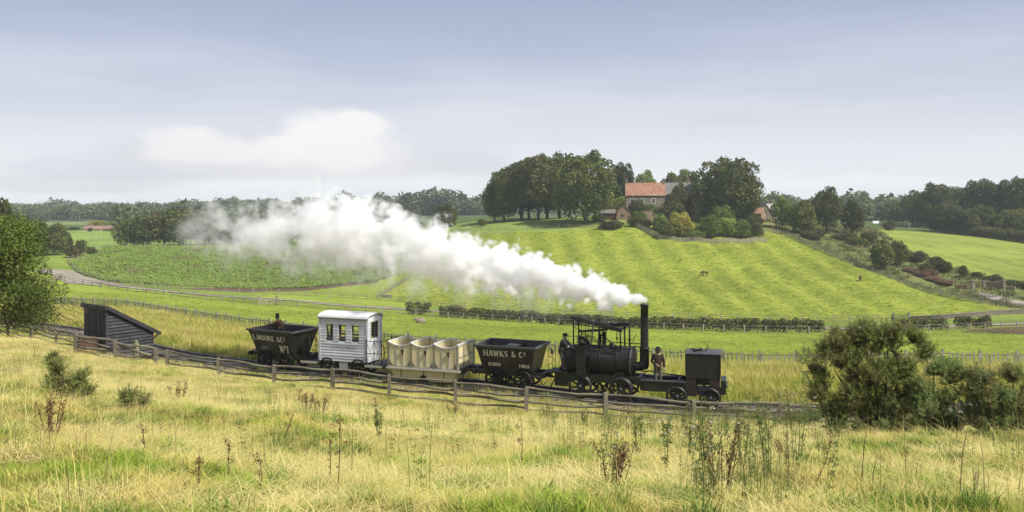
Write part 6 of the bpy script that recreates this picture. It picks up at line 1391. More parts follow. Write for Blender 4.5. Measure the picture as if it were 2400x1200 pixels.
# ------------------------------------------------------------------ gorse
def gorse(label, px, Z, lobes, n, m, seed, stems=9):
    p = PZ(px, Z); g = random.Random(seed); sm = []
    for i in range(stems):
        l = g.choice(lobes); sm.append([(g.uniform(-.25, .25), g.uniform(-.2, .2), -.15), (l[0] * .35 + g.uniform(-.15, .15), l[1] * .35, l[2] * .4), (l[0] * .8, l[1] * .8, l[2] * .8), (l[0], l[1], l[2]), [.06, .045, .03, .012]])
    g2 = np.random.default_rng(seed); t = thing('gorse_bush', label, 'bush', p)
    sub = []
    for l in lobes:      # break every lobe into uneven upright sprays
        for q in range(6):
            d = g2.normal(size=3); d /= np.linalg.norm(d); k = l[3] * g2.uniform(.2, 1.35); sub.append((l[0] + d[0] * k, l[1] + d[1] * k, max(.1, l[2] + d[2] * k * .9), l[3] * g2.uniform(.4, .75)))
    sub = np.array(sub); ns = n // 20; kk = g2.integers(0, len(sub), ns); d = g2.normal(size=(ns, 3)); d[:, 2] += .35; d /= np.linalg.norm(d, axis=1)[:, None]
    b = sub[kk, :3] + d * (sub[kk, 3] * g2.uniform(.2, 1.0, ns))[:, None]; ax = d * .7 + np.array([0, 0, .75]) + g2.normal(size=(ns, 3)) * .25; ax /= np.linalg.norm(ax, axis=1)[:, None]; ln = g2.uniform(.09, .26, ns)
    m_ = 20; f = np.tile(np.linspace(.05, 1, m_), ns); A_ = np.repeat(ax, m_, 0); B_ = np.repeat(b, m_, 0) + A_ * (f * np.repeat(ln, m_))[:, None]
    o = g2.normal(size=(ns * m_, 3)); o -= A_ * (o * A_).sum(1)[:, None]; o /= np.linalg.norm(o, axis=1)[:, None]; dr = o * .8 + A_ * .55; dr /= np.linalg.norm(dr, axis=1)[:, None]
    s_ = np.cross(dr, g2.normal(size=(ns * m_, 3))); s_ /= np.linalg.norm(s_, axis=1)[:, None]; L0 = g2.uniform(.04, .085, ns * m_)[:, None]; wd_ = .006
    v = np.stack([B_ - s_ * wd_, B_ + s_ * wd_, B_ + dr * L0 + s_ * wd_ * .3, B_ + dr * L0 - s_ * wd_ * .3], 1).reshape(-1, 3); v[:, 2] = np.maximum(v[:, 2], -.05)
    var = np.repeat(np.clip(np.repeat(g2.random(ns), m_) * .6 + f * .4, 0, 1), 4); link('needles', cloud_mesh('needles', v, var), t, m)
    mb = MB()
    for q in sm: mb.tube([(x * .8, y * .8, z) for x, y, z in q[:-1]], [r_ * .7 for r_ in q[-1]], 6, cap=False)
    for i in range(int(ns * .28)):
        c = Vector(b[i]); l = min(lobes, key=lambda l: (Vector(l[:3]) - c).length); mb.tube([Vector(l[:3]) * .94, c, c + Vector(ax[i]) * .12], [.012, .008, .003], 3, cap=False)
    obj('branches', mb, M['twig'], t); return t
S = 21.5 / F  # metres per pixel at the big gorse
def L_(px, py, r, base=1040, cx=2060, dep=0): return ((px - cx) * S, dep * S, (base - py) * S, r * S)
big = [L_(*a) for a in ((1945, 960, 24), (1935, 820, 22), (2010, 800, 24), (2040, 900, 32, 1040, 2060, 14), (2140, 905, 26), (2130, 950, 28), (1960, 1000, 24), (2012, 1012, 26), (2112, 1018, 26), (2140, 985, 28), (2020, 965, 30, 1040, 2060, 12), (2060, 775, 26), (2020, 790, 26), (2000, 830, 30, 1040, 2060, 10), (2090, 790, 28), (2105, 830, 34), (1955, 810, 26), (1925, 860, 30), (1960, 850, 30, 1040, 2060, -12), (1930, 905, 22), (1990, 880, 34), (2045, 860, 34, 1040, 2060, -15), (2090, 885, 36), (2030, 920, 34, 1040, 2060, 15), (1985, 925, 28), (2125, 870, 28), (2070, 945, 32), (2110, 930, 30), (2000, 960, 26, 1040, 2060, 10), (2065, 820, 26, 1040, 2060, 10), (2145, 790, 13), (2165, 825, 20), (2040, 985, 20), (1975, 980, 18), (2060, 1005, 22, 1040, 2060, 12), (2090, 990, 24), (1915, 930, 14))]
gorse('largest gorse bush, tall and open with gaps, right of the track', 2060, 21.5, big, 92000, M['lf_gorse'], 1, 16)
m2 = [L_(*a, 1035, 2185) for a in ((2190, 880, 24), (2225, 900, 24), (2160, 930, 34), (2200, 950, 36), (2150, 980, 36), (2215, 990, 30), (2120, 1000, 30), (2180, 1010, 28), (2240, 1000, 22), (2090, 1010, 24))]
gorse('fresh green gorse bush leaning against the right side of the largest one', 2185, 21.0, m2, 32000, M['lf_gorse2'], 2, 9)
m3 = [L_(*a, 1035, 2300) for a in ((2295, 900, 24), (2290, 940, 30), (2310, 980, 30), (2340, 950, 24), (2275, 990, 26), (2330, 1005, 24))]
gorse('middle green gorse bush between the big one and the right edge', 2300, 20.5, m3, 18000, M['lf_gorse2'], 3, 7)
m4 = [L_(*a, 1035, 2380) for a in ((2372, 895, 22), (2395, 930, 32), (2365, 960, 30), (2415, 950, 34), (2390, 1000, 34), (2350, 1005, 26), (2430, 1000, 30))]
gorse('gorse bush cut off by the right edge of the picture', 2380, 20.8, m4, 22000, M['lf_gorse'], 4, 8)
S = 18.0 / F
m5 = [L_(*a, 985, 150) for a in ((128, 885, 10), (135, 905, 16), (150, 930, 24), (125, 945, 22), (170, 950, 24), (195, 925, 16), (150, 965, 26), (205, 960, 16), (120, 880, 7))]
gorse('spiky dark gorse clump at the left with brown dead tips', 150, 19.5, m5, 9000, M['lf_gorse'], 5, 8)
m6 = [L_(*a, 985, 310) for a in ((295, 955, 14), (318, 965, 18), (300, 972, 18), (335, 975, 12))]
gorse('small dark low gorse tuft right of the spiky clump', 310, 19.0, m6, 4200, M['lf_gorse'], 6, 4)
S = 30 / F
m7 = [L_(*a, 985, 1850) for a in ((1850, 950, 24), (1880, 955, 26), (1820, 965, 22), (1905, 950, 22), (1865, 975, 22))]
gorse('low bluish broom bush beside the fence left of the largest gorse', 1860, 32, m7, 9000, M['lf_gorse2'], 7, 6)
# ------------------------------------------------------------------ grasses, scattered on points
def grassmat(name, green, green2, straw, nscale, thr=(.42, .6), strawmix=1.0, trans=.3):
    m = bpy.data.materials.new(name); m.use_nodes = True; t = m.node_tree; t.nodes.clear(); L = t.links.new
    out = N(t, 'ShaderNodeOutputMaterial'); p = N(t, 'ShaderNodeBsdfPrincipled'); p.inputs['Roughness'].default_value = .65; p.inputs['Specular IOR Level'].default_value = .2
    at = N(t, 'ShaderNodeAttribute', attribute_name='var'); g = N(t, 'ShaderNodeNewGeometry')
    n = N(t, 'ShaderNodeTexNoise'); n.inputs['Scale'].default_value = nscale; n.inputs['Detail'].default_value = 5; n.inputs['Roughness'].default_value = .6; L(g.outputs['Position'], n.inputs['Vector'])
    a = N(t, 'ShaderNodeMixRGB'); a.inputs[1].default_value = (*green, 1); a.inputs[2].default_value = (*green2, 1); L(at.outputs['Fac'], a.inputs[0])
    s = N(t, 'ShaderNodeMath', operation='MULTIPLY_ADD'); L(at.outputs['Fac'], s.inputs[0]); s.inputs[1].default_value = .16; L(n.outputs[0], s.inputs[2])
    r = N(t, 'ShaderNodeMapRange'); r.inputs[1].default_value = thr[0] + .08; r.inputs[2].default_value = thr[1] + .08; r.inputs[4].default_value = strawmix; L(s.outputs[0], r.inputs[0])
    x = N(t, 'ShaderNodeMixRGB'); L(r.outputs[0], x.inputs[0]); L(a.outputs[0], x.inputs[1]); x.inputs[2].default_value = (*straw, 1); col = x.outputs[0]
    L(col, p.inputs['Base Color']); tr = N(t, 'ShaderNodeBsdfTranslucent'); L(col, tr.inputs[0]); ms = N(t, 'ShaderNodeMixShader'); ms.inputs[0].default_value = trans
    L(p.outputs[0], ms.inputs[1]); L(tr.outputs[0], ms.inputs[2]); L(ms.outputs[0], out.inputs[0]); return m
def blades(n, h, w_, spread, lean, seed, flat=0.0, segs=2):
    g = np.random.default_rng(seed); vs, fs, var = [], [], []
    a = g.random(n) * 6.28; r = spread * np.sqrt(g.random(n)); x = r * np.cos(a); y = r * np.sin(a); b = g.random(n) * 6.28
    hh = h * (.45 + .75 * g.random(n)); ln = lean * (.3 + g.random(n)) * hh; o = 0; vv = g.random(n)
    for i in range(n):
        d = np.array([math.cos(b[i]), math.sin(b[i])]); s = np.array([-d[1], d[0]]) * w_ * (.6 + .7 * g.random()) * .5
        fl = flat * g.random(); z1 = hh[i] * (1 - fl)
        rows = [((0, 0), 0, 1), (d * ln[i] * .35, z1 * .6, .85), (d * ln[i] * (1 + fl * 1.5), z1, .12)]
        for (q, z, k) in rows: vs += [(x[i] + q[0] - s[0] * k, y[i] + q[1] - s[1] * k, z - .02), (x[i] + q[0] + s[0] * k, y[i] + q[1] + s[1] * k, z - .02)]; var += [vv[i]] * 2
        fs += [(o, o + 1, o + 3, o + 2), (o + 2, o + 3, o + 5, o + 4)]; o += 6
    return npmesh('tuft', np.array(vs), np.array(fs), np.array(var))
def scatter(name, pts, scl, kinds, m, seed, kind='stuff', zlift=0):
    """one object whose modifier stands tufts on its points"""
    g = np.random.default_rng(seed); n = len(pts); me = bpy.data.meshes.new(name); me.vertices.add(n); me.vertices.foreach_set('co', np.ascontiguousarray(pts, dtype=np.float32).ravel())
    for nm, val in (('rot', g.random(n) * 6.28), ('scl', scl), ):
        a = me.attributes.new(nm, 'FLOAT', 'POINT'); a.data.foreach_set('value', np.ascontiguousarray(val, dtype=np.float32))
    a = me.attributes.new('pick', 'INT', 'POINT'); a.data.foreach_set('value', g.integers(0, len(kinds), n).astype(np.int32))
    o = link(name, me, None); tag(o, kind=kind); c = bpy.data.collections.new(name + '_tufts')
    for i, k in enumerate(kinds): k.materials.clear(); k.materials.append(m); q = bpy.data.objects.new('tuft_%02d' % i, k); c.objects.link(q)
    ng = bpy.data.node_groups.new(name, 'GeometryNodeTree'); ng.interface.new_socket('Geometry', in_out='INPUT', socket_type='NodeSocketGeometry'); ng.interface.new_socket('Geometry', in_out='OUTPUT', socket_type='NodeSocketGeometry')
    gi = ng.nodes.new('NodeGroupInput'); go = ng.nodes.new('NodeGroupOutput'); ip = ng.nodes.new('GeometryNodeInstanceOnPoints'); ci = ng.nodes.new('GeometryNodeCollectionInfo'); ci.inputs['Collection'].default_value = c; ci.inputs['Separate Children'].default_value = True; ci.inputs['Reset Children'].default_value = True
    def na(nm, dt): q = ng.nodes.new('GeometryNodeInputNamedAttribute'); q.data_type = dt; q.inputs['Name'].default_value = nm; return q.outputs[0]
    cx_ = ng.nodes.new('ShaderNodeCombineXYZ'); L = ng.links.new; L(na('rot', 'FLOAT'), cx_.inputs[2])
    L(gi.outputs[0], ip.inputs['Points']); L(ci.outputs[0], ip.inputs['Instance']); ip.inputs['Pick Instance'].default_value = True; L(na('pick', 'INT'), ip.inputs['Instance Index']); L(cx_.outputs[0], ip.inputs['Rotation'])
    L(na('scl', 'FLOAT'), ip.inputs['Scale']); L(ip.outputs[0], go.inputs[0]); md = o.modifiers.new('tufts', 'NODES'); md.node_group = ng; return o
def spots(n, z0, z1, u0, u1, seed, keep=None, power=1.0):
    g = np.random.default_rng(seed); Z = np.sqrt(g.uniform(z0 ** 2, z1 ** 2, n)) if power == 1 else z0 + (z1 - z0) * g.random(n) ** power
    u = g.uniform(u0, u1, n); X = (u - 1200) / F * Z; k = np.ones(n, bool) if keep is None else keep(X, Z); X, Z = X[k], Z[k]
    return np.stack([X, Z, H(X, Z)], 1)
GM = grassmat('meadow_grass_blades', (.15, .26, .022), (.40, .48, .06), (.64, .53, .16), .9, (.44, .60))
GS = grassmat('dry_straw', (.42, .39, .10), (.62, .53, .16), (.76, .64, .27), .6, (.3, .6), trans=.2)
GG = grassmat('green_tussock', (.08, .16, .025), (.22, .33, .05), (.38, .38, .09), .9, (.45, .7))
GV = grassmat('bank_grass', (.26, .32, .04), (.52, .51, .09), (.62, .53, .17), .22, (.42, .62))
GP = grassmat('pasture_grass', (.17, .24, .03), (.28, .33, .045), (.30, .34, .05), .3, (.4, .6))
ty = lambda X: np.interp(X, TC[:, 0], TC[:, 1])
notrack = lambda X, Y: dist_poly(X, Y, TC) > 2.3
nearside = lambda X, Y: notrack(X, Y) & (Y < ty(X))
g_ = np.random.default_rng(3)
def patchy(s, thr, seed): return lambda X, Y: vnoise(X, Y, s, seed) > thr
A = spots(100000, 6.5, 60, -120, 2520, 11, lambda X, Y: nearside(X, Y) & (vnoise(X, Y, .75, 71) + .5 * vnoise(X, Y, .28, 72) > .48), power=.75); scatter('meadow_grass', A, (.45 + .5 * g_.random(len(A))) * (.45 + 1.05 * vnoise(A[:, 0], A[:, 1], .9, 51)) * (1 + A[:, 1] / 60), [blades(40, .15, .0085, .17, 1.15, s) for s in range(4)], GM, 1)
A = spots(52000, 6.5, 58, -120, 2520, 12, lambda X, Y: nearside(X, Y) & (vnoise(X, Y, 1.6, 21) > .38)); scatter('matted_dry_grass', A, (.6 + .6 * g_.random(len(A))) * (1 + A[:, 1] / 60), [blades(30, .20, .007, .24, 2.3, 10 + s, flat=.95) for s in range(4)], GS, 2)
A = spots(4200, 6.8, 56, -100, 2500, 13, lambda X, Y: nearside(X, Y) & (vnoise(X, Y, 2.2, 22) > .5)); scatter('green_tussocks', A, .55 + .75 * g_.random(len(A)), [blades(130, .24, .008, .15, .95, 20 + s) for s in range(3)], GG, 3)
A = spots(1300, 6.8, 38, -100, 2500, 14, lambda X, Y: nearside(X, Y) & (vnoise(X, Y, 2.4, 23) > .45)); scatter('tall_dry_stalks', A, .6 + .6 * g_.random(len(A)), [blades(7, .62, .006, .2, .5, 30 + s) for s in range(3)], GS, 4)
def onbank(X, Y): return notrack(X, Y) & (Y < line_y(PICK, X) - .5) & (Y > ty(X))
A = spots(52000, 38, 118, -150, 2560, 15, onbank); scatter('bank_grass', A, (.7 + .7 * g_.random(len(A))) * (1 + A[:, 1] / 200), [blades(26, .38, .016, .26, .55, 40 + s) for s in range(4)], GV, 5)
A = spots(5200, 40, 115, -150, 2560, 16, lambda X, Y: onbank(X, Y) & (vnoise(X, Y, 6, 24) > .45)); scatter('bank_seed_stalks', A, .8 + .6 * g_.random(len(A)), [blades(10, .85, .014, .3, .3, 50 + s) for s in range(3)], grassmat('reddish_seed_heads', (.40, .31, .12), (.52, .38, .18), (.48, .30, .17), .2), 6)
A = spots(16000, 34, 72, -80, 2500, 17, lambda X, Y: (dist_poly(X, Y, TC) > 1.15) & (dist_poly(X, Y, TC) < 4.4) & (vnoise(X, Y, 1.2, 25) > .25)); scatter('trackside_weeds', A, .5 + .7 * g_.random(len(A)), [blades(24, .40, .014, .24, .7, 60 + s) for s in range(3)], GM, 7)
A = spots(3500, 34, 70, -80, 2500, 27, lambda X, Y: dist_poly(X, Y, TC) < 1.3); scatter('track_grass', A, .3 + .5 * g_.random(len(A)), [blades(18, .16, .014, .2, .9, 65 + s) for s in range(2)], GG, 27)
def inhill(X, Y): u = base_u(X, Y); return (Y > line_y(LOWF, X) + 1) & (u > 930) & (X < np.interp(Y, dy_[o_], dx_[o_]) - 1)
A = spots(15000, 172, 262, 930, 2450, 18, inhill); scatter('pasture_grass', A, .8 + 1.1 * g_.random(len(A)) ** 2, [blades(14, .16, .05, .5, 1.2, 70 + s) for s in range(3)], GP, 8)
A = spots(16000, 80, 172, -100, 2600, 19, lambda X, Y: (Y > line_y(PICK, X) + .6) & (Y < line_y(LANE, X) - 3)); scatter('paddock_grass', A, .6 + .7 * g_.random(len(A)), [blades(12, .12, .035, .35, 1.2, 80 + s) for s in range(3)], grassmat('paddock_grass_blades', (.18, .25, .03), (.31, .37, .05), (.31, .37, .05), .3), 9)
# leafy crop: broad rank leaves in clumps
cv, cvar, _ = leaf_cloud([(0, 0, .2), (.2, .1, .15), (-.15, .2, .2), (0, -.2, .15)], [.32, .25, .25, .25], 60, .22, 5, zs=.9, up=.9, shell=.3, cull=0)
ck = [cloud_mesh('leaf_clump', leaf_cloud([(0, 0, .2), (.2, .1, .15), (-.15, .2, .2), (0, -.2, .15)], [.32, .25, .25, .25], 80, .17, s, up=.9, shell=.3, cull=0)[0], leaf_cloud([(0, 0, .2), (.2, .1, .15), (-.15, .2, .2), (0, -.2, .15)], [.32, .25, .25, .25], 80, .17, s, up=.9, shell=.3, cull=0)[1]) for s in range(3)]
def incrop(X, Y): z = H(X, Y); u = base_u(X, Y); v = 475 + (CZ - z) * F / Y; return pip(u, v, [(166, 622), (184, 642), (250, 660), (430, 672), (600, 678), (700, 676), (880, 660), (935, 645), (962, 600), (950, 568), (270, 574), (200, 599)])
A = spots(15000, 176, 270, 150, 980, 20, incrop); scatter('crop_leaves', A, .7 + 1.1 * g_.random(len(A)), ck, grassmat('crop_leaf', (.19, .30, .05), (.38, .48, .11), (.28, .25, .11), .12, (.56, .68)), 10)
A = spots(1500, 185, 268, 160, 760, 21, lambda X, Y: incrop(X, Y) & (vnoise(X, Y, 9, 31) > .62)); scatter('white_umbels', A, .6 + .5 * g_.random(len(A)), [cloud_mesh('umbel', *leaf_cloud([(0, 0, .6)], [.3], 10, .14, 3, cull=0)[:2])], M['fluff'], 11)
A = spots(9000, 175, 330, 1500, 2600, 22, lambda X, Y: (X > np.interp(Y, dy_[o_], dx_[o_]) + 1.5) & ~pip(base_u(X, Y), 475 + (CZ - H(X, Y)) * F / Y, [(2055, 534), (2400, 566), (2700, 590), (2700, 672), (2400, 664), (2330, 652), (2230, 628), (2120, 585)]) & (vnoise(X, Y, 9, 40) > .35)); scatter('rough_bank_herbage', A, .8 + 1.2 * g_.random(len(A)), [blades(16, .55, .06, .5, .6, 90 + s) for s in range(3)], grassmat('rough_herbage', (.06, .10, .025), (.15, .18, .05), (.26, .20, .10), .07, (.45, .6)), 12)
# ------------------------------------------------------------------ single weeds one can point at
def weed(name, label, cat, p, h, kind, seed, rz=0, tilt=(0, 0), group=None):
    g = random.Random(seed); t = thing(name, label, cat, p, rz, group); t.rotation_euler = (tilt[0], tilt[1], rz); sm = MB(); lv, fl = [], []
    n = {'dock': 1, 'ragwort': 4, 'clump': 9, 'thistle': 3}[kind]
    for i in range(n):
        a = g.uniform(0, 6.28); sp = {'dock': .02, 'ragwort': .16, 'clump': .35, 'thistle': .2}[kind] * g.uniform(.4, 1); hh = h * g.uniform(.75, 1) if n > 1 else h
        b = Vector((math.cos(a) * sp * .2, math.sin(a) * sp * .2, -.03)); e = Vector((math.cos(a) * sp, math.sin(a) * sp, hh)); mid = (b + e) / 2 + Vector((g.uniform(-.03, .03), g.uniform(-.03, .03), 0)); sm.tube([b, mid, e], [.008, .006, .003], 4, cap=False)
        for k in range(5 if kind != 'dock' else 3):
            z = g.uniform(.45, .92); q = b.lerp(e, z); a2 = g.uniform(0, 6.28); e2 = q + Vector((math.cos(a2) * .1, math.sin(a2) * .1, .13)) * (h / 1.1); sm.tube([q, e2], [.004, .002], 3, cap=False); lv.append((*e2, .05)); 
            if kind in ('thistle', 'ragwort'): fl.append((*e2, .022))
        for k in range(10): q = b.lerp(e, g.uniform(.15, .98)); lv.append((*q, .05 if kind != 'dock' else .022))
    obj('stem', sm, M['weed_stem'] if kind in ('dock', 'clump') else M['green_stem'], t)
    c = [l[:3] for l in lv]; r = [l[3] for l in lv]; nl = {'dock': 260, 'ragwort': 420, 'clump': 420, 'thistle': 360}[kind]
    v, var, _ = leaf_cloud(c, r, nl, .016 if kind == 'dock' else .05, seed, asp=.7 if kind == 'dock' else .28, cull=0, shell=.2)
    link('seed_heads' if kind == 'dock' else 'leaves', cloud_mesh('leaves', v, var), t, {'dock': M['dock_seed'], 'clump': M['dock_seed']}.get(kind, M['weed_leaf']))
    if kind == 'thistle': v, var, _ = leaf_cloud([l[:3] for l in fl[:8]], [.028] * min(8, len(fl)), 150, .02, seed, cull=0, shell=.1); link('seed_fluff', cloud_mesh('seed_fluff', v, var), t, M['fluff'])
    return t
wd = [('dock_stem', 790, 1163, 1.0, 'dock', 'tallest dark brown dock spike left of the picture centre', (0, .02)), ('dock_stem', 773, 1140, .72, 'dock', 'thinner rusty dock spike just left of the tallest', (0, -.04)), ('dock_stem', 655, 1060, .85, 'dock', 'dry dock stem leaning strongly to the left', (0, -.45)),
 ('dead_stem', 536, 1132, .5, 'dock', 'short dark stem standing in the left foreground', (0, 0)), ('dead_stem', 608, 1160, .45, 'dock', 'forked brown dead stem near the bottom left', (0, .15)), ('dead_stem', 466, 1160, .5, 'dock', 'thin upright stalk left of the forked dead stem', (0, 0)),
 ('dock_stem', 1222, 1100, .9, 'dock', 'reddish dock spike right of the picture centre', (0, -.05)), ('dead_stem', 340, 1075, .45, 'dock', 'short brown stalk in the left grass', (0, .05)), ('dead_stem', 880, 1000, .8, 'dock', 'brown stem rising before the fence behind the ragwort', (0, .03)),
 ('ragwort_plant', 890, 1035, .85, 'ragwort', 'leafy green ragwort standing alone left of centre', (0, 0)), ('weed_clump', 720, 975, .75, 'clump', 'cluster of thin brown stalks just before the fence', (0, 0)), ('weed_clump', 750, 985, .7, 'clump', 'second cluster of brown stalks before the fence', (0, 0)),
 ('weed_clump', 120, 1035, .75, 'clump', 'dry stalks in front of the left gorse clump', (0, .1)), ('weed_clump', 1440, 1165, .75, 'clump', 'fan of dark stems at the bottom right of centre', (0, 0)), ('thistle_plant', 1430, 1160, .8, 'thistle', 'green thistle growing from the fan of dark stems', (0, 0)),
 ('thistle_plant', 1660, 1190, 1.15, 'thistle', 'tall leafy thistle nearest the bottom edge', (0, .05)), ('weed_clump', 1690, 1180, .95, 'clump', 'tall dark stem bundle beside the nearest thistle', (0, .05)), ('thistle_plant', 1560, 1120, 1.1, 'thistle', 'tall thistle reaching up before the locomotive wheels', (0, .03)),
 ('ragwort_plant', 1500, 1080, 1.1, 'ragwort', 'feathery ragwort under the locomotive', (0, -.05)), ('ragwort_plant', 1620, 1090, 1.2, 'ragwort', 'feathery ragwort under the tender', (0, .06)), ('thistle_plant', 1740, 1120, 1.2, 'thistle', 'thistle with white fluff right of the tender', (0, .0)),
 ('ragwort_plant', 1800, 1130, 1.2, 'ragwort', 'tall ragwort left of the gorse', (0, .08)), ('thistle_plant', 1868, 1100, 1.6, 'thistle', 'tallest white headed thistle beside the gorse', (0, .0)), ('dead_stem', 1845, 1175, 1.1, 'dock', 'thick dark dead stem near the gorse foot', (0, .02)), ('dead_stem', 1905, 1150, .8, 'dock', 'dead stem leaning right below the gorse', (0, .35)),
 ('ragwort_plant', 1700, 1040, 1.1, 'ragwort', 'ragwort against the fence post right of the tender', (0, 0)), ('thistle_plant', 1600, 1020, 1.0, 'thistle', 'white headed thistle before the tender wheel', (0, 0)), ('dock_stem', 1640, 1030, 1.0, 'dock', 'brown dock spike before the rear tender wheel', (0, -.06)), ('dead_stem', 2330, 1060, 1.9, 'dock', 'long bare stick leaning at the right edge gorse', (0, -.06)),
 ('ragwort_plant', 1370, 1010, .8, 'ragwort', 'green weed before the fence under the engine', (0, 0)), ('weed_clump', 1285, 990, .7, 'clump', 'rusty sorrel stalks before the HAWKS wagon fence', (0, 0)), ('weed_clump', 1060, 985, .7, 'clump', 'dry stalks before the fence under the cream carriage', (0, 0)), ('weed_clump', 420, 950, .7, 'clump', 'brown seed stalks before the fence at left', (0, 0))]
for i, (nm, px, py, h, k, lb, tl) in enumerate(wd): weed(nm, lb, 'weed', G(px, py, 6, 36), h, k, i + 1, i * 1.3, (tl[0], tl[1]))
# anonymous standing weeds as one mass: points carrying small weed shapes
wk = []
for s in range(3):
    g = random.Random(s); lv = []; 
    for i in range(5):
        a = g.uniform(0, 6.28); 
        for z in np.linspace(.15, 1, 9): lv.append((math.cos(a) * .14 * z, math.sin(a) * .14 * z, z * .7, .03))
    v, var, _ = leaf_cloud([l[:3] for l in lv], [l[3] for l in lv], 150, .038, s, asp=.22, cull=0, shell=.1); st_ = blades(7, .8, .007, .16, .3, s); n0 = len(v); v2 = np.array([q.co[:] for q in st_.vertices]); f2 = np.array([list(p.vertices) for p in st_.polygons])
    wk.append(npmesh('weed', np.concatenate([v, v2]), np.concatenate([np.arange(n0).reshape(-1, 4), f2 + n0]), np.concatenate([var, np.full(len(v2), .9)])))
A = spots(420, 9, 37, -50, 2500, 30, lambda X, Y: notrack(X, Y) & ((vnoise(X, Y, 4, 33) > .6) | ((base_u(X, Y) > 1380) & (base_u(X, Y) < 1960)))); scatter('standing_weeds', A, .5 + .7 * g_.random(len(A)), wk, M['weed_leaf'], 13)

A = spots(1500, 7, 38, -50, 2500, 31, lambda X, Y: nearside(X, Y) & (vnoise(X, Y, 3, 34) > .5)); scatter('dry_weed_stems', A, .45 + .75 * g_.random(len(A)) ** 2, [blades(3, .75, .011, .14, .25, 100 + s) for s in range(3)], grassmat('brown_dry_stems', (.10, .06, .03), (.24, .15, .07), (.34, .25, .13), .5), 31)

thick = lambda X, Y: nearside(X, Y) & (vnoise(X, Y, 1.9, 61) + .45 * vnoise(X, Y, .7, 62) > .78 + .55 * np.clip(np.abs(base_u(X, Y) - 1660) / 330, 0, 2) ** 2 * .6)
A = spots(1300, 9, 36, 1200, 2150, 32, thick); scatter('feathery_weed_thicket', A, .4 + .75 * g_.random(len(A)) ** 1.5, wk, M['weed_leaf'], 32)
A = spots(900, 9, 36, 1150, 2200, 33, thick); scatter('brown_stem_thicket', A, .4 + .75 * g_.random(len(A)) ** 1.5, [blades(4, .9, .010, .2, .55, 110 + s) for s in range(3)], grassmat('thicket_stems', (.14, .08, .04), (.30, .22, .09), (.36, .28, .13), .5), 33)
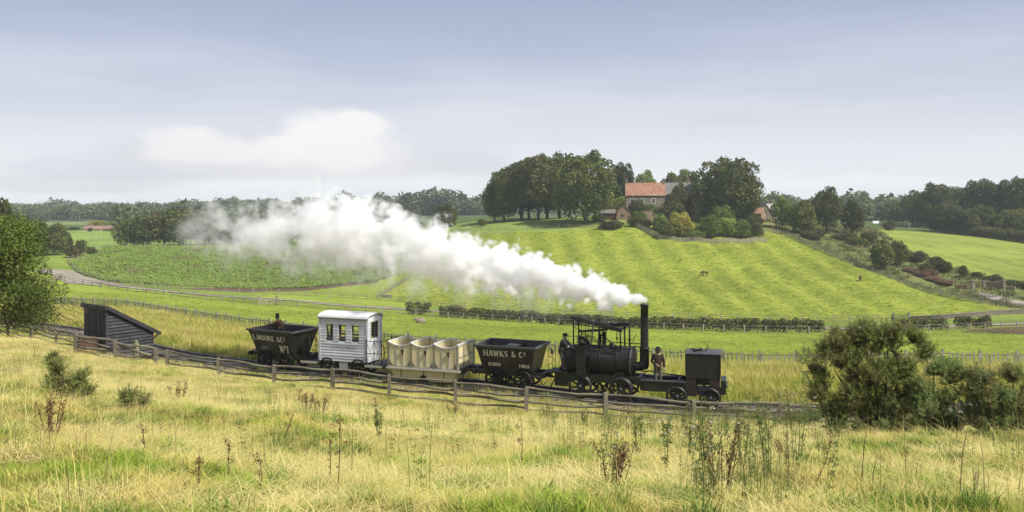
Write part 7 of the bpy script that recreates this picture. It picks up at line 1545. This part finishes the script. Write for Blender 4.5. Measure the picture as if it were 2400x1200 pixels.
# ------------------------------------------------------------------ steam and air
def steam_plume():
    me = bpy.data.meshes.new('steam_plume'); me.from_pydata([(0, 0, 0)], [], []); o = link('steam_plume', me); tag(o, kind='stuff')
    bpy.context.view_layer.update(); p0 = lo.matrix_world @ Vector((2.03, 0, 4.36)); o.location = p0
    dr = math.atan2(10.7, -24.2); o.rotation_euler = (0, 0, dr)
    #       l     zc     r     dens
    kp = [(-.6, .12, .24, 7), (0, .15, .30, 7), (.5, .20, .46, 6.5), (1.2, .28, .72, 6), (2.6, .56, 1.08, 5), (5, 1.0, 1.38, 4.6), (7.5, 1.42, 1.58, 4.2), (10, 1.9, 1.85, 3.6), (12.5, 2.5, 2.1, 3.0), (15, 3.0, 2.35, 2.7), (17.5, 3.3, 2.5, 2.4), (20, 3.15, 2.2, 1.8), (22.5, 3.05, 1.95, 1.5), (25.5, 3.0, 1.8, 1.2), (28, 3.1, 1.3, .9)]
    L0, L1 = -.6, 28.0
    ng = bpy.data.node_groups.new('steam_plume', 'GeometryNodeTree'); ng.interface.new_socket('Geometry', in_out='INPUT', socket_type='NodeSocketGeometry'); ng.interface.new_socket('Geometry', in_out='OUTPUT', socket_type='NodeSocketGeometry')
    go = ng.nodes.new('NodeGroupOutput'); vc = ng.nodes.new('GeometryNodeVolumeCube'); L = ng.links.new
    mn, mx = (-.6, -3.2, -1.8), (28, 3.2, 7.0); vc.inputs['Min'].default_value = mn; vc.inputs['Max'].default_value = mx
    vx = .062
    for ax, k in zip('XYZ', range(3)): vc.inputs['Resolution ' + ax].default_value = int((mx[k] - mn[k]) / vx)
    pos = ng.nodes.new('GeometryNodeInputPosition'); sp = ng.nodes.new('ShaderNodeSeparateXYZ'); L(pos.outputs[0], sp.inputs[0])
    def Mth(op, a, b=None, c=None, clamp=False):
        n = ng.nodes.new('ShaderNodeMath'); n.operation = op; n.use_clamp = clamp
        for i, q in enumerate((a, b, c)):
            if q is None: continue
            if isinstance(q, (int, float)): n.inputs[i].default_value = q
            else: L(q, n.inputs[i])
        return n.outputs[0]
    tt = Mth('DIVIDE', Mth('SUBTRACT', sp.outputs[0], L0), L1 - L0, clamp=True)
    def fc(col, sc_):
        n = ng.nodes.new('ShaderNodeFloatCurve'); L(tt, n.inputs['Value']); cu = n.mapping.curves[0]
        pts = [((k[0] - L0) / (L1 - L0), k[col] / sc_) for k in kp]
        cu.points[0].location = pts[0]; cu.points[1].location = pts[-1]
        for q in pts[1:-1]: cu.points.new(*q)
        n.mapping.update(); return Mth('MULTIPLY', n.outputs[0], sc_)
    zc, rr, de = fc(1, 6.0), fc(2, 3.0), fc(3, 10.0)
    def noise(scale, det, rough, off=(0, 0, 0), st=(1, 1, 1)):
        vm = ng.nodes.new('ShaderNodeVectorMath'); vm.operation = 'MULTIPLY_ADD'; L(pos.outputs[0], vm.inputs[0]); vm.inputs[1].default_value = st; vm.inputs[2].default_value = off
        n = ng.nodes.new('ShaderNodeTexNoise'); n.inputs['Scale'].default_value = scale; n.inputs['Detail'].default_value = det; n.inputs['Roughness'].default_value = rough; L(vm.outputs[0], n.inputs['Vector']); return n.outputs[0]
    wob = Mth('MULTIPLY', Mth('SUBTRACT', noise(.33, 2, .5), .5), Mth('MULTIPLY', rr, 1.1))
    y = Mth('DIVIDE', sp.outputs[1], rr); z = Mth('DIVIDE', Mth('SUBTRACT', Mth('SUBTRACT', sp.outputs[2], zc), wob), rr); x = Mth('DIVIDE', Mth('MINIMUM', sp.outputs[0], 0.0), rr)
    d = Mth('SQRT', Mth('ADD', Mth('ADD', Mth('MULTIPLY', y, y), Mth('MULTIPLY', z, z)), Mth('MULTIPLY', x, x)))
    amp = Mth('MULTIPLY_ADD', tt, 1.75, .42)
    n1 = Mth('MULTIPLY', Mth('SUBTRACT', noise(.8, 7, .62, (3, 1, 7)), .5), amp)
    n1 = Mth('MULTIPLY', n1, 1.7); n1 = Mth('ADD', n1, Mth('MULTIPLY', Mth('SUBTRACT', noise(2.7, 5, .6, (1, 8, 2)), .5), Mth('MULTIPLY_ADD', tt, .7, .55)))
    vo = ng.nodes.new('ShaderNodeTexVoronoi'); vo.feature = 'SMOOTH_F1'; vo.inputs['Scale'].default_value = 1.55; vo.inputs['Detail'].default_value = 1.5; vo.inputs['Smoothness'].default_value = .35
    vd = ng.nodes.new('ShaderNodeVectorMath'); vd.operation = 'MULTIPLY_ADD'; nzv = ng.nodes.new('ShaderNodeTexNoise'); nzv.inputs['Scale'].default_value = 1.2; L(pos.outputs[0], nzv.inputs['Vector']); L(nzv.outputs[1], vd.inputs[0]); vd.inputs[1].default_value = (.5, .5, .5); L(pos.outputs[0], vd.inputs[2]); L(vd.outputs[0], vo.inputs['Vector'])
    bil = Mth('MULTIPLY', Mth('SUBTRACT', vo.outputs[0], .38), Mth('SUBTRACT', 1.15, Mth('MULTIPLY', tt, 1.0, None), None))
    dd = Mth('ADD', Mth('ADD', d, n1), Mth('MAXIMUM', bil, -.5))
    # wisps hanging under the plume
    edge = ng.nodes.new('ShaderNodeMapRange'); edge.interpolation_type = 'SMOOTHSTEP'; L(dd, edge.inputs[0]); edge.inputs[1].default_value = 1.02
    L(Mth('SUBTRACT', .93, Mth('MULTIPLY', tt, .85)), edge.inputs[2]); edge.inputs[3].default_value = 0; edge.inputs[4].default_value = 1
    wn = ng.nodes.new('ShaderNodeMapRange'); L(noise(1.1, 5, .65, (9, 2, 1), (.8, 1, .55)), wn.inputs[0]); wn.inputs[1].default_value = .52; wn.inputs[2].default_value = .74
    below = ng.nodes.new('ShaderNodeMapRange'); L(z, below.inputs[0]); below.inputs[1].default_value = -1.75; below.inputs[2].default_value = -.8
    far_ = ng.nodes.new('ShaderNodeMapRange'); L(d, far_.inputs[0]); far_.inputs[1].default_value = 1.7; far_.inputs[2].default_value = 1.0
    zneg = Mth('LESS_THAN', z, 0.1); wisp = Mth('MULTIPLY', Mth('MULTIPLY', wn.outputs[0], far_.outputs[0]), Mth('MULTIPLY', zneg, Mth('MULTIPLY', below.outputs[0], .8)))
    wisp = Mth('MULTIPLY', wisp, Mth('GREATER_THAN', sp.outputs[0], 1.5))
    top = Mth('MULTIPLY', edge.outputs[0], de); den = Mth('ADD', top, wisp)
    gap = ng.nodes.new('ShaderNodeMapRange'); gap.interpolation_type = 'SMOOTHSTEP'; L(noise(.62, 6, .6, (20, 5, 3)), gap.inputs[0]); gap.inputs[1].default_value = .43; gap.inputs[2].default_value = .56
    gw_ = ng.nodes.new('ShaderNodeMapRange'); L(sp.outputs[0], gw_.inputs[0]); gw_.inputs[1].default_value = 7; gw_.inputs[2].default_value = 13
    core = ng.nodes.new('ShaderNodeMapRange'); L(sp.outputs[0], core.inputs[0]); core.inputs[1].default_value = 0; core.inputs[2].default_value = 1
    cc = Mth('SUBTRACT', 1.0, Mth('MULTIPLY', Mth('ABSOLUTE', Mth('SUBTRACT', sp.outputs[0], 16.5)), .33), clamp=True)
    gm = Mth('MULTIPLY', gw_.outputs[0], Mth('SUBTRACT', 1.0, Mth('MULTIPLY', cc, .75)))
    den = Mth('MULTIPLY', den, Mth('SUBTRACT', 1.0, Mth('MULTIPLY', gm, Mth('SUBTRACT', 1.0, gap.outputs[0]))))
    endf = ng.nodes.new('ShaderNodeMapRange'); L(sp.outputs[0], endf.inputs[0]); endf.inputs[1].default_value = 28; endf.inputs[2].default_value = 22; den = Mth('MULTIPLY', den, endf.outputs[0])
    L(den, vc.inputs['Density']); vc.inputs['Background'].default_value = 0
    m = bpy.data.materials.new('steam'); m.cycles.volume_interpolation = 'LINEAR'; m.use_nodes = True; t = m.node_tree; t.nodes.clear(); out = N(t, 'ShaderNodeOutputMaterial'); pv = N(t, 'ShaderNodeVolumePrincipled')
    pv.inputs['Color'].default_value = (1, 1, 1, 1); pv.inputs['Density'].default_value = 1; pv.inputs['Anisotropy'].default_value = .0; pv.inputs['Density Attribute'].default_value = 'density'; t.links.new(pv.outputs[0], out.inputs['Volume'])
    sm = ng.nodes.new('GeometryNodeSetMaterial'); sm.inputs['Material'].default_value = m; L(vc.outputs[0], sm.inputs[0]); L(sm.outputs[0], go.inputs[0]); me.materials.append(m)
    md = o.modifiers.new('steam', 'NODES'); md.node_group = ng
    return o
steam_plume()
HAZE = 0.00022
if HAZE:
    hb = MB().bb((-3900, -70, -40), (3900, 3850, 60)); o = obj('haze', hb, None); tag(o, kind='stuff')
    m = bpy.data.materials.new('haze'); m.use_nodes = True; t = m.node_tree; t.nodes.clear(); out = N(t, 'ShaderNodeOutputMaterial'); pv = N(t, 'ShaderNodeVolumePrincipled'); pv.inputs['Color'].default_value = (.82, .9, 1, 1); pv.inputs['Density'].default_value = HAZE; t.links.new(pv.outputs[0], out.inputs['Volume']); o.data.materials.append(m)
